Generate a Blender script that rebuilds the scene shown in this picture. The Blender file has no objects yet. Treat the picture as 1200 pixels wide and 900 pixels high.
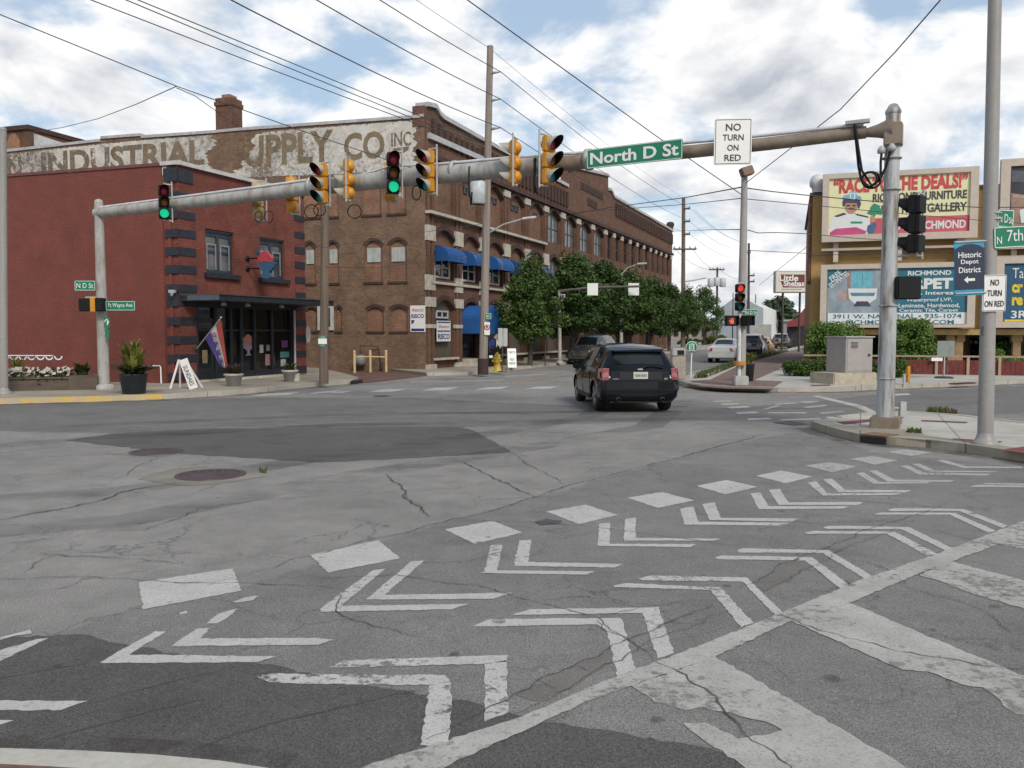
import bpy, bmesh, math, random
from mathutils import Vector, Matrix
sc = bpy.context.scene
COL = sc.collection
R = math.radians
rnd = random.Random(11)
# ---------------------------------------------------------------- camera geometry (pixels of the 1200 x 900 photograph)
FOC, HC, HORIZON = 1000.0, 1.85, 389.0
PIT = math.atan((450 - HORIZON) / FOC)
CP, SP = math.cos(PIT), math.sin(PIT)
EYE = Vector((0, 0, HC))
UP = Vector((0, 0, 1))
KERB = 0.13

def ray(px, py):
    a = (px - 600) / FOC; b = (450 - py) / FOC
    return Vector((a, CP + b * SP, -SP + b * CP))
def G(px, py, z=0.0):
    d = ray(px, py); return EYE + d * ((z - HC) / d.z)
def D(px, py, Y):
    d = ray(px, py); return EYE + d * (Y / d.y)
def hdir(vx):
    return Vector((vx - 600, FOC / CP, 0)).normalized()
U = hdir(1010)                       # along the street that runs away to the right
W = hdir(-2500); W.z = 0             # along the cross street, to the left
class Plane:
    def __init__(s, p0, d, o=0.0):
        s.o = o
        s.p = Vector((p0.x, p0.y, 0)); s.d = d.normalized(); s.n = Vector((s.d.y, -s.d.x, 0))
        if s.n.dot(EYE - s.p) < 0: s.n = -s.n
    def at(s, px, py, off=None):
        off = s.o if off is None else off
        r = ray(px, py); q = s.p + s.n * off
        t = (q - EYE).dot(s.n) / r.dot(s.n)
        w = EYE + r * t
        return (w - q).dot(s.d), w.z
    def s_(s, px, py=389, off=None): return s.at(px, py, off)[0]
    def P(s, a, z, d=0.0): return s.p + s.d * a + s.n * d + UP * z

# ---------------------------------------------------------------- mesh builder
class MB:
    def __init__(s): s.v = []; s.f = []; s.m = []; s.sm = []
    def face(s, pts, m=0, smooth=False):
        i = len(s.v); s.v += [Vector(p) for p in pts]; s.f.append(tuple(range(i, i + len(pts)))); s.m.append(m); s.sm.append(smooth)
    def raw(s, vs, fs, m=0, smooth=True):
        i = len(s.v); s.v += [Vector(p) for p in vs]
        for f in fs: s.f.append(tuple(k + i for k in f)); s.m.append(m); s.sm.append(smooth)
    def obox(s, c, ax, ay, az, m=0):
        c = Vector(c)
        vs = [c + ax * a + ay * b + az * d for d in (-1, 1) for b in (-1, 1) for a in (-1, 1)]
        s.raw(vs, [(0, 2, 3, 1), (4, 5, 7, 6), (0, 1, 5, 4), (2, 6, 7, 3), (0, 4, 6, 2), (1, 3, 7, 5)], m, False)
    def box(s, x0, x1, y0, y1, z0, z1, m=0):
        s.obox(((x0 + x1) / 2, (y0 + y1) / 2, (z0 + z1) / 2), Vector(((x1 - x0) / 2, 0, 0)), Vector((0, (y1 - y0) / 2, 0)), Vector((0, 0, (z1 - z0) / 2)), m)
    def fbox(s, pl, s0, s1, z0, z1, d0, d1, m=0):
        s.obox(pl.P((s0 + s1) / 2, (z0 + z1) / 2, (d0 + d1) / 2), pl.d * ((s1 - s0) / 2), pl.n * ((d1 - d0) / 2), UP * ((z1 - z0) / 2), m)
    def ring(s, c, ax, ay, r, n): return [c + ax * (math.cos(2 * math.pi * k / n) * r) + ay * (math.sin(2 * math.pi * k / n) * r) for k in range(n)]
    def tube(s, path, r, n=8, m=0, caps=True, smooth=True):
        path = [Vector(p) for p in path]; L = len(path)
        rr = r if isinstance(r, (list, tuple)) else [r] * L
        t0 = (path[1] - path[0]).normalized()
        ax = t0.orthogonal().normalized(); vs = []
        for i, p in enumerate(path):
            t = (path[min(i + 1, L - 1)] - path[max(i - 1, 0)]).normalized()
            ax = (ax - t * ax.dot(t)).normalized(); ay = t.cross(ax)
            vs += s.ring(p, ax, ay, rr[i], n)
        fs = [(i * n + k, i * n + (k + 1) % n, (i + 1) * n + (k + 1) % n, (i + 1) * n + k) for i in range(L - 1) for k in range(n)]
        s.raw(vs, fs, m, smooth)
        if caps:
            s.face(list(reversed(vs[:n])), m); s.face(vs[-n:], m)
    def cyl(s, p0, p1, r0, r1=None, n=12, m=0, caps=True):
        s.tube([p0, p1], [r0, r0 if r1 is None else r1], n, m, caps)
    def lathe(s, c, prof, n=16, m=0, ax=None):
        c = Vector(c); ax = (ax or UP).normalized(); x = ax.orthogonal().normalized(); y = ax.cross(x); vs = []
        for r, h in prof: vs += s.ring(c + ax * h, x, y, max(r, .0005), n)
        fs = [(i * n + k, i * n + (k + 1) % n, (i + 1) * n + (k + 1) % n, (i + 1) * n + k) for i in range(len(prof) - 1) for k in range(n)]
        s.raw(vs, fs, m, True)
    def prism(s, pts, vec, m=0):
        pts = [Vector(p) for p in pts]; vec = Vector(vec); n = len(pts)
        top = [p + vec for p in pts]
        s.face(list(reversed(pts)), m); s.face(top, m)
        for k in range(n): s.face([pts[k], pts[(k + 1) % n], top[(k + 1) % n], top[k]], m)
    def mesh(s, name, mats, bevel=0, weld=False):
        me = bpy.data.meshes.new(name); me.from_pydata([tuple(v) for v in s.v], [], s.f)
        for k in (mats if isinstance(mats, (list, tuple)) else [mats]): me.materials.append(k)
        for p, m, q in zip(me.polygons, s.m, s.sm): p.material_index = m; p.use_smooth = q
        bm = bmesh.new(); bm.from_mesh(me)
        if weld: bmesh.ops.remove_doubles(bm, verts=bm.verts, dist=.0006)
        if bevel:
            bmesh.ops.remove_doubles(bm, verts=bm.verts, dist=.0006)
            es = [e for e in bm.edges if len(e.link_faces) == 2 and e.calc_face_angle(0) > .6]
            bmesh.ops.bevel(bm, geom=es, offset=bevel, segments=2, affect='EDGES', clamp_overlap=True)
        if weld or bevel: bmesh.ops.recalc_face_normals(bm, faces=bm.faces)
        uv = bm.loops.layers.uv.new('uv')
        for f in bm.faces:
            n = f.normal
            t = Vector((1, 0, 0)) if abs(n.z) > .75 else Vector((-n.y, n.x, 0)).normalized()
            b = Vector((0, 1, 0)) if abs(n.z) > .75 else UP
            for l in f.loops: l[uv].uv = (l.vert.co.dot(t), l.vert.co.dot(b))
        bm.to_mesh(me); bm.free()
        return me
    def build(s, name, mats, parent=None, bevel=0, weld=False, kind=None, sharp=None, local=False):
        me = s.mesh(name, mats, bevel, weld)
        if sharp:
            for p in me.polygons: p.use_smooth = True
            me.set_sharp_from_angle(angle=R(sharp))
        return link(name, me, parent, kind, local)

def build_each(mb, name, mats, parent):
    """every separate piece of the builder becomes a part of its own"""
    key = {}; par = {}
    def fnd(x):
        while par[x] != x: par[x] = par[par[x]]; x = par[x]
        return x
    ids = []
    for v in mb.v:
        k = (round(v.x, 3), round(v.y, 3), round(v.z, 3)); key.setdefault(k, len(key)); ids.append(key[k])
    for i in set(ids): par[i] = i
    for f in mb.f:
        a = fnd(ids[f[0]])
        for k in f[1:]:
            b = fnd(ids[k])
            if a != b: par[b] = a
    groups = {}
    for n, f in enumerate(mb.f): groups.setdefault(fnd(ids[f[0]]), []).append(n)
    out = []
    for g in groups.values():
        q = MB()
        for n in g: q.face([mb.v[k] for k in mb.f[n]], mb.m[n], mb.sm[n])
        out.append(q.build(name, mats, parent, weld=True))
    return out
def wmat(o):
    m = o.matrix_basis.copy()
    while o.parent: o = o.parent; m = o.matrix_basis @ m
    return m
def link(name, me, parent=None, kind=None, local=False):
    o = bpy.data.objects.new(name, me); COL.objects.link(o)
    if parent:
        o.parent = parent
        if not local: me.transform(wmat(parent).inverted())
    elif kind != 'structure' and len(me.vertices) and not local:
        xs = [v.co for v in me.vertices]
        c = Vector(((min(v.x for v in xs) + max(v.x for v in xs)) / 2, (min(v.y for v in xs) + max(v.y for v in xs)) / 2, min(v.z for v in xs)))
        me.transform(Matrix.Translation(-c)); o.location = c
    if kind: o['kind'] = kind
    return o
def tag(o, label, cat, group=None):
    o['label'] = label; o['category'] = cat
    if group: o['group'] = group
    return o
def thing(name, label, cat, loc, rz=0, group=None):
    o = bpy.data.objects.new(name, None); COL.objects.link(o); o.empty_display_size = .2
    o.location = Vector(loc); o.rotation_euler = (0, 0, rz)
    return tag(o, label, cat, group)
def copy_tree(o, parent=None):
    c = o.copy(); COL.objects.link(c)
    if parent: c.parent = parent
    for ch in list(o.children): copy_tree(ch, c)
    return c

# ---------------------------------------------------------------- text
def text_mesh(body, w, h, ext=.004, bold=0.0):
    cu = bpy.data.curves.new('t', 'FONT'); cu.body = body; cu.size = 1; cu.align_x = 'CENTER'; cu.offset = bold; cu.extrude = .001; cu.resolution_u = 3
    o = bpy.data.objects.new('t', cu); COL.objects.link(o)
    dg = bpy.context.evaluated_depsgraph_get()
    me = bpy.data.meshes.new_from_object(o.evaluated_get(dg)); bpy.data.objects.remove(o); bpy.data.curves.remove(cu)
    xs = [v.co.x for v in me.vertices]; ys = [v.co.y for v in me.vertices]
    x0, x1, y0, y1 = min(xs), max(xs), min(ys), max(ys)
    sx = w / (x1 - x0) if w else h / (y1 - y0); sy = h / (y1 - y0) if h else sx
    for v in me.vertices:
        v.co = ((v.co.x - (x0 + x1) / 2) * sx, (v.co.y - (y0 + y1) / 2) * sy, v.co.z / .001 * ext)
    return me
def text(body, c, right, up, w, h, mat, parent, bold=0.0, name='lettering', ext=.004):
    me = text_mesh(body, w, h, ext, bold)
    right = right.normalized(); up = up.normalized(); n = right.cross(up).normalized()
    M = Matrix((right, up, n)).transposed().to_4x4(); M.translation = Vector(c)
    me.transform(M); me.materials.clear(); me.materials.append(mat); me.name = name
    for p in me.polygons: p.material_index = 0
    return link(name, me, parent)

# ---------------------------------------------------------------- materials
def nodes(name):
    m = bpy.data.materials.new(name); m.use_nodes = True
    nt = m.node_tree; b = nt.nodes['Principled BSDF']
    return m, nt, b
def N(nt, t, **k):
    n = nt.nodes.new(t)
    for a, v in k.items():
        if a in n.inputs.keys() if isinstance(a, str) and not hasattr(n, a) else False: n.inputs[a].default_value = v
        else: setattr(n, a, v)
    return n
def noise(nt, scale, detail=4, rough=.55, coord='Object', vec=None):
    n = nt.nodes.new('ShaderNodeTexNoise'); n.inputs['Scale'].default_value = scale; n.inputs['Detail'].default_value = detail; n.inputs['Roughness'].default_value = rough
    if vec is None:
        t = nt.nodes.new('ShaderNodeTexCoord'); vec = t.outputs[coord]
    nt.links.new(vec, n.inputs['Vector']); return n
def ramp(nt, fac, p0, p1, c0=(0, 0, 0, 1), c1=(1, 1, 1, 1)):
    r = nt.nodes.new('ShaderNodeValToRGB'); e = r.color_ramp.elements
    e[0].position = p0; e[1].position = p1; e[0].color = c0; e[1].color = c1
    nt.links.new(fac, r.inputs['Fac']); return r
def mixc(nt, fac, a, b, mode='MIX'):
    m = nt.nodes.new('ShaderNodeMix'); m.data_type = 'RGBA'; m.blend_type = mode
    for sock, v in ((m.inputs[0], fac), (m.inputs[6], a), (m.inputs[7], b)):
        if hasattr(v, 'is_linked') or hasattr(v, 'links'): nt.links.new(v, sock)
        else: sock.default_value = v
    return m.outputs[2]
def c4(c): return (c[0], c[1], c[2], 1)
def sc_(c, k): return tuple(min(1, x * k) for x in c)
def srgb(r, g, b):
    f = lambda v: v / 255 / 12.92 if v / 255 <= .04045 else ((v / 255 + .055) / 1.055) ** 2.4
    return (f(r), f(g), f(b))
CACHE = {}
def mat(name, col, rough=.6, metal=0.0, var=.18, scale=4.0, bump=0.0, spec=.5, coat=0.0):
    if name in CACHE: return CACHE[name]
    m, nt, b = nodes(name)
    n = noise(nt, scale, 6)
    r = ramp(nt, n.outputs['Fac'], .3, .7)
    nt.links.new(mixc(nt, r.outputs['Color'], c4(sc_(col, 1 - var)), c4(sc_(col, 1 + var))), b.inputs['Base Color'])
    b.inputs['Roughness'].default_value = rough; b.inputs['Metallic'].default_value = metal
    b.inputs['Specular IOR Level'].default_value = spec; b.inputs['Coat Weight'].default_value = coat
    if bump:
        bp = nt.nodes.new('ShaderNodeBump'); bp.inputs['Strength'].default_value = bump; bp.inputs['Distance'].default_value = .02
        n2 = noise(nt, scale * 8, 4); nt.links.new(n2.outputs['Fac'], bp.inputs['Height']); nt.links.new(bp.outputs['Normal'], b.inputs['Normal'])
    CACHE[name] = m; return m
def stained(name, col, stain, rough=.6, amount=(.5, .75), scale=3.0, stretch=(1, 1, .25), metal=0.0, speck=0.0):
    """paint or metal with streaky stains running down it"""
    if name in CACHE: return CACHE[name]
    m, nt, b = nodes(name)
    t = nt.nodes.new('ShaderNodeTexCoord'); mp = nt.nodes.new('ShaderNodeMapping'); mp.inputs['Scale'].default_value = stretch
    nt.links.new(t.outputs['Object'], mp.inputs['Vector'])
    n = noise(nt, scale, 8, .65, vec=mp.outputs['Vector'])
    r = ramp(nt, n.outputs['Fac'], amount[0], amount[1])
    n2 = noise(nt, scale * 6, 4)
    base = mixc(nt, n2.outputs['Fac'], c4(sc_(col, .85)), c4(sc_(col, 1.15)))
    nt.links.new(mixc(nt, r.outputs['Color'], base, c4(stain)), b.inputs['Base Color'])
    b.inputs['Roughness'].default_value = rough; b.inputs['Metallic'].default_value = metal
    CACHE[name] = m; return m
def brick(name, c1, c2, mortar, stain=None, st=(.5, .8), bw=.215, bh=.075, ms=.012, painted=False, stscale=.35, mot=1.0):
    if name in CACHE: return CACHE[name]
    m, nt, b = nodes(name)
    t = nt.nodes.new('ShaderNodeTexCoord')
    br = nt.nodes.new('ShaderNodeTexBrick'); nt.links.new(t.outputs['UV'], br.inputs['Vector'])
    br.inputs['Scale'].default_value = 1; br.inputs['Brick Width'].default_value = bw; br.inputs['Row Height'].default_value = bh
    br.inputs['Mortar Size'].default_value = ms; br.inputs['Color1'].default_value = c4(c1); br.inputs['Color2'].default_value = c4(c2); br.inputs['Mortar'].default_value = c4(mortar)
    br.inputs['Bias'].default_value = 0
    n = noise(nt, 1.3, 8, .7, 'UV'); r = ramp(nt, n.outputs['Fac'], .3, .72, (1 - .38 * mot,) * 3 + (1,), (1 + .25 * mot,) * 3 + (1,))
    col = mixc(nt, 1.0, br.outputs['Color'], r.outputs['Color'], 'MULTIPLY')
    n4 = noise(nt, 14, 3, .6, 'UV'); r4 = ramp(nt, n4.outputs['Fac'], .3, .7, (1 - .25 * mot,) * 3 + (1,), (1 + .2 * mot,) * 3 + (1,))
    col = mixc(nt, 1.0, col, r4.outputs['Color'], 'MULTIPLY')
    if stain:
        mp = nt.nodes.new('ShaderNodeMapping'); mp.inputs['Scale'].default_value = (1, .35, 1); nt.links.new(t.outputs['UV'], mp.inputs['Vector'])
        n3 = noise(nt, stscale, 9, .68, vec=mp.outputs['Vector']); r3 = ramp(nt, n3.outputs['Fac'], st[0], st[1])
        col = mixc(nt, r3.outputs['Color'], col, c4(stain))
    nt.links.new(col, b.inputs['Base Color'])
    b.inputs['Roughness'].default_value = .6 if painted else .88
    b.inputs['Specular IOR Level'].default_value = .3
    bp = nt.nodes.new('ShaderNodeBump'); bp.inputs['Strength'].default_value = .35; bp.inputs['Distance'].default_value = .012; bp.invert = True
    nt.links.new(br.outputs['Fac'], bp.inputs['Height']); nt.links.new(bp.outputs['Normal'], b.inputs['Normal'])
    CACHE[name] = m; return m
def worn(name, col, keep=(.42, .5), scale=6.0, rough=.75, var=.2, coarse=1.5, weight=.5, stretch=(1, 1, 1), cover=1.0, grain=0.0):
    """old paint that has flaked off: transparent where the noise says it is gone"""
    if name in CACHE: return CACHE[name]
    m, nt, b = nodes(name)
    t = nt.nodes.new('ShaderNodeTexCoord'); mp = nt.nodes.new('ShaderNodeMapping'); mp.inputs['Scale'].default_value = stretch
    nt.links.new(t.outputs['Object'], mp.inputs['Vector'])
    n1 = noise(nt, scale, 9, .72, vec=mp.outputs['Vector']); n2 = noise(nt, coarse, 3, .5, vec=mp.outputs['Vector'])
    mx = nt.nodes.new('ShaderNodeMix'); mx.inputs[0].default_value = weight
    nt.links.new(n1.outputs['Fac'], mx.inputs[2]); nt.links.new(n2.outputs['Fac'], mx.inputs[3])
    r = ramp(nt, mx.outputs[0], keep[0], keep[1], c1=(cover, cover, cover, 1)); fac = r.outputs['Color']
    if grain:
        ng = noise(nt, 70, 3, .7); rg = ramp(nt, ng.outputs['Fac'], .34, .5, c4((1 - grain,) * 3)); fac = mixc(nt, 1.0, fac, rg.outputs['Color'], 'MULTIPLY')
    n3 = noise(nt, 2.5, 8, .65); r3 = ramp(nt, n3.outputs['Fac'], .25, .75)
    nt.links.new(mixc(nt, r3.outputs['Color'], c4(sc_(col, 1 - var)), c4(sc_(col, 1 + var * .6))), b.inputs['Base Color'])
    b.inputs['Roughness'].default_value = rough; b.inputs['Specular IOR Level'].default_value = .25
    tr = nt.nodes.new('ShaderNodeBsdfTransparent'); ms = nt.nodes.new('ShaderNodeMixShader'); out = nt.nodes['Material Output']
    nt.links.new(fac, ms.inputs[0]); nt.links.new(tr.outputs[0], ms.inputs[1]); nt.links.new(b.outputs[0], ms.inputs[2]); nt.links.new(ms.outputs[0], out.inputs['Surface'])
    CACHE[name] = m; return m
def asphalt(name, col, patch=.22, speck=.45, crack=0.0, tint=None):
    if name in CACHE: return CACHE[name]
    m, nt, b = nodes(name)
    big = noise(nt, .35, 7, .62); mid = noise(nt, 2.6, 7, .65); fine = noise(nt, 110, 3, .8); stn = noise(nt, .9, 9, .72)
    r1 = ramp(nt, big.outputs['Fac'], .3, .7, c4((1 - patch,) * 3), c4((1 + patch,) * 3))
    r2 = ramp(nt, mid.outputs['Fac'], .3, .72, (.86, .86, .86, 1), (1.12, 1.12, 1.12, 1))
    r3 = ramp(nt, fine.outputs['Fac'], .28, .74, c4((1 - speck,) * 3), c4((1 + speck,) * 3))
    c = mixc(nt, 1.0, c4(col), r1.outputs['Color'], 'MULTIPLY'); c = mixc(nt, 1.0, c, r2.outputs['Color'], 'MULTIPLY'); c = mixc(nt, 1.0, c, r3.outputs['Color'], 'MULTIPLY')
    rt = ramp(nt, stn.outputs['Fac'], .52, .72, (1, 1, 1, 1), (.74, .735, .73, 1)); c = mixc(nt, 1.0, c, rt.outputs['Color'], 'MULTIPLY')
    vs = nt.nodes.new('ShaderNodeTexVoronoi'); vs.inputs['Scale'].default_value = 95
    tc0 = nt.nodes.new('ShaderNodeTexCoord'); nt.links.new(tc0.outputs['Object'], vs.inputs['Vector'])
    rs = ramp(nt, vs.outputs['Distance'], .12, .5, (1.35, 1.33, 1.3, 1), (.86, .86, .86, 1)); c = mixc(nt, .7, c, rs.outputs['Color'], 'MULTIPLY')
    if crack:
        t = nt.nodes.new('ShaderNodeTexCoord')
        wob = noise(nt, 1.6, 5, .6)
        ad = nt.nodes.new('ShaderNodeMix'); ad.data_type = 'RGBA'; ad.blend_type = 'LINEAR_LIGHT'; ad.inputs[0].default_value = .35
        nt.links.new(t.outputs['Object'], ad.inputs[6]); nt.links.new(wob.outputs['Color'], ad.inputs[7])
        v = nt.nodes.new('ShaderNodeTexVoronoi'); v.feature = 'DISTANCE_TO_EDGE'; v.inputs['Scale'].default_value = .85
        nt.links.new(ad.outputs[2], v.inputs['Vector'])
        rv = ramp(nt, v.outputs['Distance'], .0, .014, (.5, .5, .5, 1), (1, 1, 1, 1))
        gate = noise(nt, .5, 3); rg = ramp(nt, gate.outputs['Fac'], .42, .62)
        cc = mixc(nt, 1.0, c, rv.outputs['Color'], 'MULTIPLY'); c = mixc(nt, rg.outputs['Color'], c, cc)
    nt.links.new(c, b.inputs['Base Color']); b.inputs['Roughness'].default_value = .85; b.inputs['Specular IOR Level'].default_value = .3
    bp = nt.nodes.new('ShaderNodeBump'); bp.inputs['Strength'].default_value = .5; bp.inputs['Distance'].default_value = .006
    nt.links.new(fine.outputs['Fac'], bp.inputs['Height']); nt.links.new(bp.outputs['Normal'], b.inputs['Normal'])
    CACHE[name] = m; return m
def concrete(name, col, joint=1.5):
    if name in CACHE: return CACHE[name]
    m, nt, b = nodes(name)
    n1 = noise(nt, .8, 8, .68); r1 = ramp(nt, n1.outputs['Fac'], .3, .7, (.72, .71, .69, 1), (1.12, 1.12, 1.12, 1))
    n2 = noise(nt, 22, 4, .7); r2 = ramp(nt, n2.outputs['Fac'], .3, .7, (.88, .88, .88, 1), (1.08, 1.08, 1.08, 1))
    c = mixc(nt, 1.0, c4(col), r1.outputs['Color'], 'MULTIPLY'); c = mixc(nt, 1.0, c, r2.outputs['Color'], 'MULTIPLY')
    t = nt.nodes.new('ShaderNodeTexCoord'); mp = nt.nodes.new('ShaderNodeMapping'); mp.inputs['Rotation'].default_value = (0, 0, R(22.3))
    nt.links.new(t.outputs['Object'], mp.inputs['Vector'])
    br = nt.nodes.new('ShaderNodeTexBrick'); br.offset = 0; br.inputs['Scale'].default_value = 1; br.inputs['Brick Width'].default_value = joint; br.inputs['Row Height'].default_value = joint
    br.inputs['Mortar Size'].default_value = .012; br.inputs['Color1'].default_value = (1, 1, 1, 1); br.inputs['Color2'].default_value = (.93, .93, .92, 1); br.inputs['Mortar'].default_value = (.45, .44, .42, 1)
    nt.links.new(mp.outputs['Vector'], br.inputs['Vector'])
    c = mixc(nt, 1.0, c, br.outputs['Color'], 'MULTIPLY')
    nt.links.new(c, b.inputs['Base Color']); b.inputs['Roughness'].default_value = .85; b.inputs['Specular IOR Level'].default_value = .3
    CACHE[name] = m; return m
def glass(name, col=(.015, .018, .022), rough=.06, spec=.6):
    if name in CACHE: return CACHE[name]
    m, nt, b = nodes(name)
    n = noise(nt, .9, 5, .6); r = ramp(nt, n.outputs['Fac'], .35, .7)
    nt.links.new(mixc(nt, r.outputs['Color'], c4(sc_(col, .5)), c4(sc_(col, 1.6))), b.inputs['Base Color'])
    b.inputs['Roughness'].default_value = rough; b.inputs['Specular IOR Level'].default_value = spec
    CACHE[name] = m; return m
def leafm(name, col, hi):
    if name in CACHE: return CACHE[name]
    m, nt, b = nodes(name)
    g = nt.nodes.new('ShaderNodeNewGeometry')
    r = ramp(nt, g.outputs['Random Per Island'], 0, 1, c4(col), c4(hi))
    nt.links.new(r.outputs['Color'], b.inputs['Base Color']); b.inputs['Roughness'].default_value = .55; b.inputs['Specular IOR Level'].default_value = .35
    tl = nt.nodes.new('ShaderNodeBsdfTranslucent'); nt.links.new(r.outputs['Color'], tl.inputs['Color'])
    ms = nt.nodes.new('ShaderNodeMixShader'); ms.inputs[0].default_value = .3
    nt.links.new(b.outputs[0], ms.inputs[1]); nt.links.new(tl.outputs[0], ms.inputs[2]); nt.links.new(ms.outputs[0], nt.nodes['Material Output'].inputs['Surface'])
    CACHE[name] = m; return m
def glow(name, col, k):
    if name in CACHE: return CACHE[name]
    m, nt, b = nodes(name)
    b.inputs['Base Color'].default_value = c4(sc_(col, .3)); b.inputs['Emission Color'].default_value = c4(col); b.inputs['Emission Strength'].default_value = k
    n = noise(nt, 30, 2); r = ramp(nt, n.outputs['Fac'], .2, .8, c4(sc_(col, .75)), c4(col)); nt.links.new(r.outputs['Color'], b.inputs['Emission Color'])
    CACHE[name] = m; return m

GALV = stained('galvanised', (.34, .335, .32), (.17, .135, .10), .55, (.44, .74), 4.5, (1, 1, .3))
GREYPOLE = stained('grey_pole', (.26, .25, .24), (.17, .16, .15), .5, (.5, .8), 2.5, (1, 1, .15))
RUSTPOLE = stained('rusty_pole', (.38, .40, .41), (.13, .085, .055), .6, (.47, .66), 5.5, (1.3, 1.3, .16))
BROWNST = stained('weathered_brown_steel', (.225, .18, .135), (.12, .09, .065), .6, (.45, .75), 2.5, (1, 1, 1))
YEL = stained('signal_yellow', (.52, .225, .014), (.30, .14, .03), .5, (.55, .8), 4, (1, 1, 1))
TAN = mat('signal_tan', (.38, .26, .10), .6)
BLK = mat('black_plastic', (.008, .008, .009), .6, spec=.25)
BLKM = mat('black_matt', (.01, .01, .01), .9)
DKMET = mat('dark_metal', (.05, .045, .042), .5)
WOODP = stained('pole_wood', (.155, .115, .088), (.07, .05, .04), .9, (.42, .7), 3, (6, 6, .12))
WOODL = stained('pole_wood_pale', (.25, .215, .19), (.14, .115, .10), .9, (.42, .7), 3, (6, 6, .12))
SGREEN = mat('sign_green', (.0, .16, .085), .4, var=.06)
SWHITE = mat('sign_white', (.66, .66, .64), .45, var=.05)
SBACK = mat('sign_back', (.42, .43, .42), .45, .2, var=.1)
SBLACK = mat('sign_black', (.02, .02, .02), .5, var=.05)
CONC = concrete('concrete_pale', (.42, .40, .365))
CONCD = concrete('concrete_tan', (.32, .285, .235))
STONE = mat('limestone', (.40, .37, .31), .85, var=.25, scale=5)
GREYB = mat('light_grey_metal', (.34, .34, .33), .5)
NAVY = mat('navy_paint', (.007, .010, .017), .5, var=.3)
REDM = mat('sign_red', (.42, .03, .03), .5)
GLASS = glass('dark_glass')
SHOPG = glass('shop_glass', (.008, .009, .010), .05, .42)
GREENW = leafm('weed_leaf', (.045, .07, .015), (.12, .15, .04))
# ================================================================ GROUND
def gp(pts, z=0.0): return [G(x, y, z) for x, y in pts]
def crop(x0, y0, s, pts): return [(x0 + a / s, y0 + b / s) for a, b in pts]
def sheet(name, polys, m, z, kind='structure'):
    mb = MB()
    for p in polys:
        q = gp(p); q = [Vector((v.x, v.y, z)) for v in q]
        a = sum(q[i].x * q[(i + 1) % len(q)].y - q[(i + 1) % len(q)].x * q[i].y for i in range(len(q)))
        if a < 0: q.reverse()
        mb.face(q)
    return mb.build(name, m, kind=kind)
def ragged(pts, amp, step, seed):
    """world polygon with an uneven edge"""
    r = random.Random(seed); q = gp(pts); out = []
    for i, a in enumerate(q):
        b = q[(i + 1) % len(q)]; L = (b - a).length; n = max(1, min(200, int(L / step)))
        for k in range(n):
            p = a.lerp(b, k / n); s = amp if k else 0
            out.append(p + Vector((r.uniform(-s, s), r.uniform(-s, s), 0)))
    return out
def rsheet(name, polys, m, z, amp=.03, step=.15, seed=1):
    mb = MB()
    for i, p in enumerate(polys):
        q = [Vector((v.x, v.y, z)) for v in ragged(p, amp, step, seed + i)]
        a = sum(q[k].x * q[(k + 1) % len(q)].y - q[(k + 1) % len(q)].x * q[k].y for k in range(len(q)))
        if a < 0: q.reverse()
        mb.face(q)
    return mb.build(name, m, kind='structure')

ASPH = asphalt('asphalt_old', (.222, .210, .197), .22, .8, .7)
ASPM = asphalt('asphalt_mid', (.182, .171, .162), .17, .85, .5)
ASPB = asphalt('asphalt_road_band', (.150, .143, .136), .16, .5)
ASPD = asphalt('asphalt_dark', (.094, .090, .086), .14, .5)
ASPN = asphalt('asphalt_new', (.088, .081, .077), .15, .85)
mb = MB(); mb.face([(-900, -60, 0), (900, -60, 0), (900, 1500, 0), (-900, 1500, 0)])
mb.build('ground', ASPH, kind='structure')
# bands and patches of asphalt
rsheet('road', [[(-300, 480), (0, 474), (300, 466), (480, 466), (640, 474), (800, 482), (960, 470), (1060, 458), (1300, 448), (1300, 478), (1065, 492), (955, 500), (900, 494), (800, 493), (573, 500), (440, 501), (233, 501), (130, 508), (0, 505), (-300, 512)]], ASPB, .0015, .06, .25)
rsheet('road_patch', [[(76, 516), (133, 508), (233, 502), (330, 502), (470, 500), (543, 501), (557, 505), (601, 530), (500, 536), (400, 541), (363, 542), (300, 537), (213, 532)]], ASPD, .003, .04, .12)
rsheet('crosswalk_pavement', [[(-250, 760), (0, 747), (60, 745), (150, 713), (300, 684), (447, 635), (547, 605), (630, 583), (700, 563), (800, 535), (900, 512), (950, 503), (1020, 530), (1200, 548), (1500, 600), (1700, 1000), (-300, 1000)]], ASPM, .002, .05, .08)
rsheet('fresh_asphalt_patch', [[(-300, 762), (0, 748), (50, 746), (93, 744), (140, 755), (230, 770), (333, 782), (373, 794), (500, 815), (567, 827), (640, 848), (700, 855), (800, 872), (858, 886), (890, 905), (960, 1000), (-300, 1000)]], ASPN, .004, .02, .04)
# far roads: the street running away to the right keeps a slightly paler, bluer asphalt
FARA = asphalt('asphalt_far', (.19, .182, .172), .1, .3)
q = [G(640, 432), G(800, 446), G(905, 416), G(980, 397)]
far = [q[0], q[1]] + [q[1] + U * 140, q[0] + U * 140]
mb = MB(); mb.face([Vector((v.x, v.y, .005)) for v in far]); mb.build('side_street', FARA, kind='structure')

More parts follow.
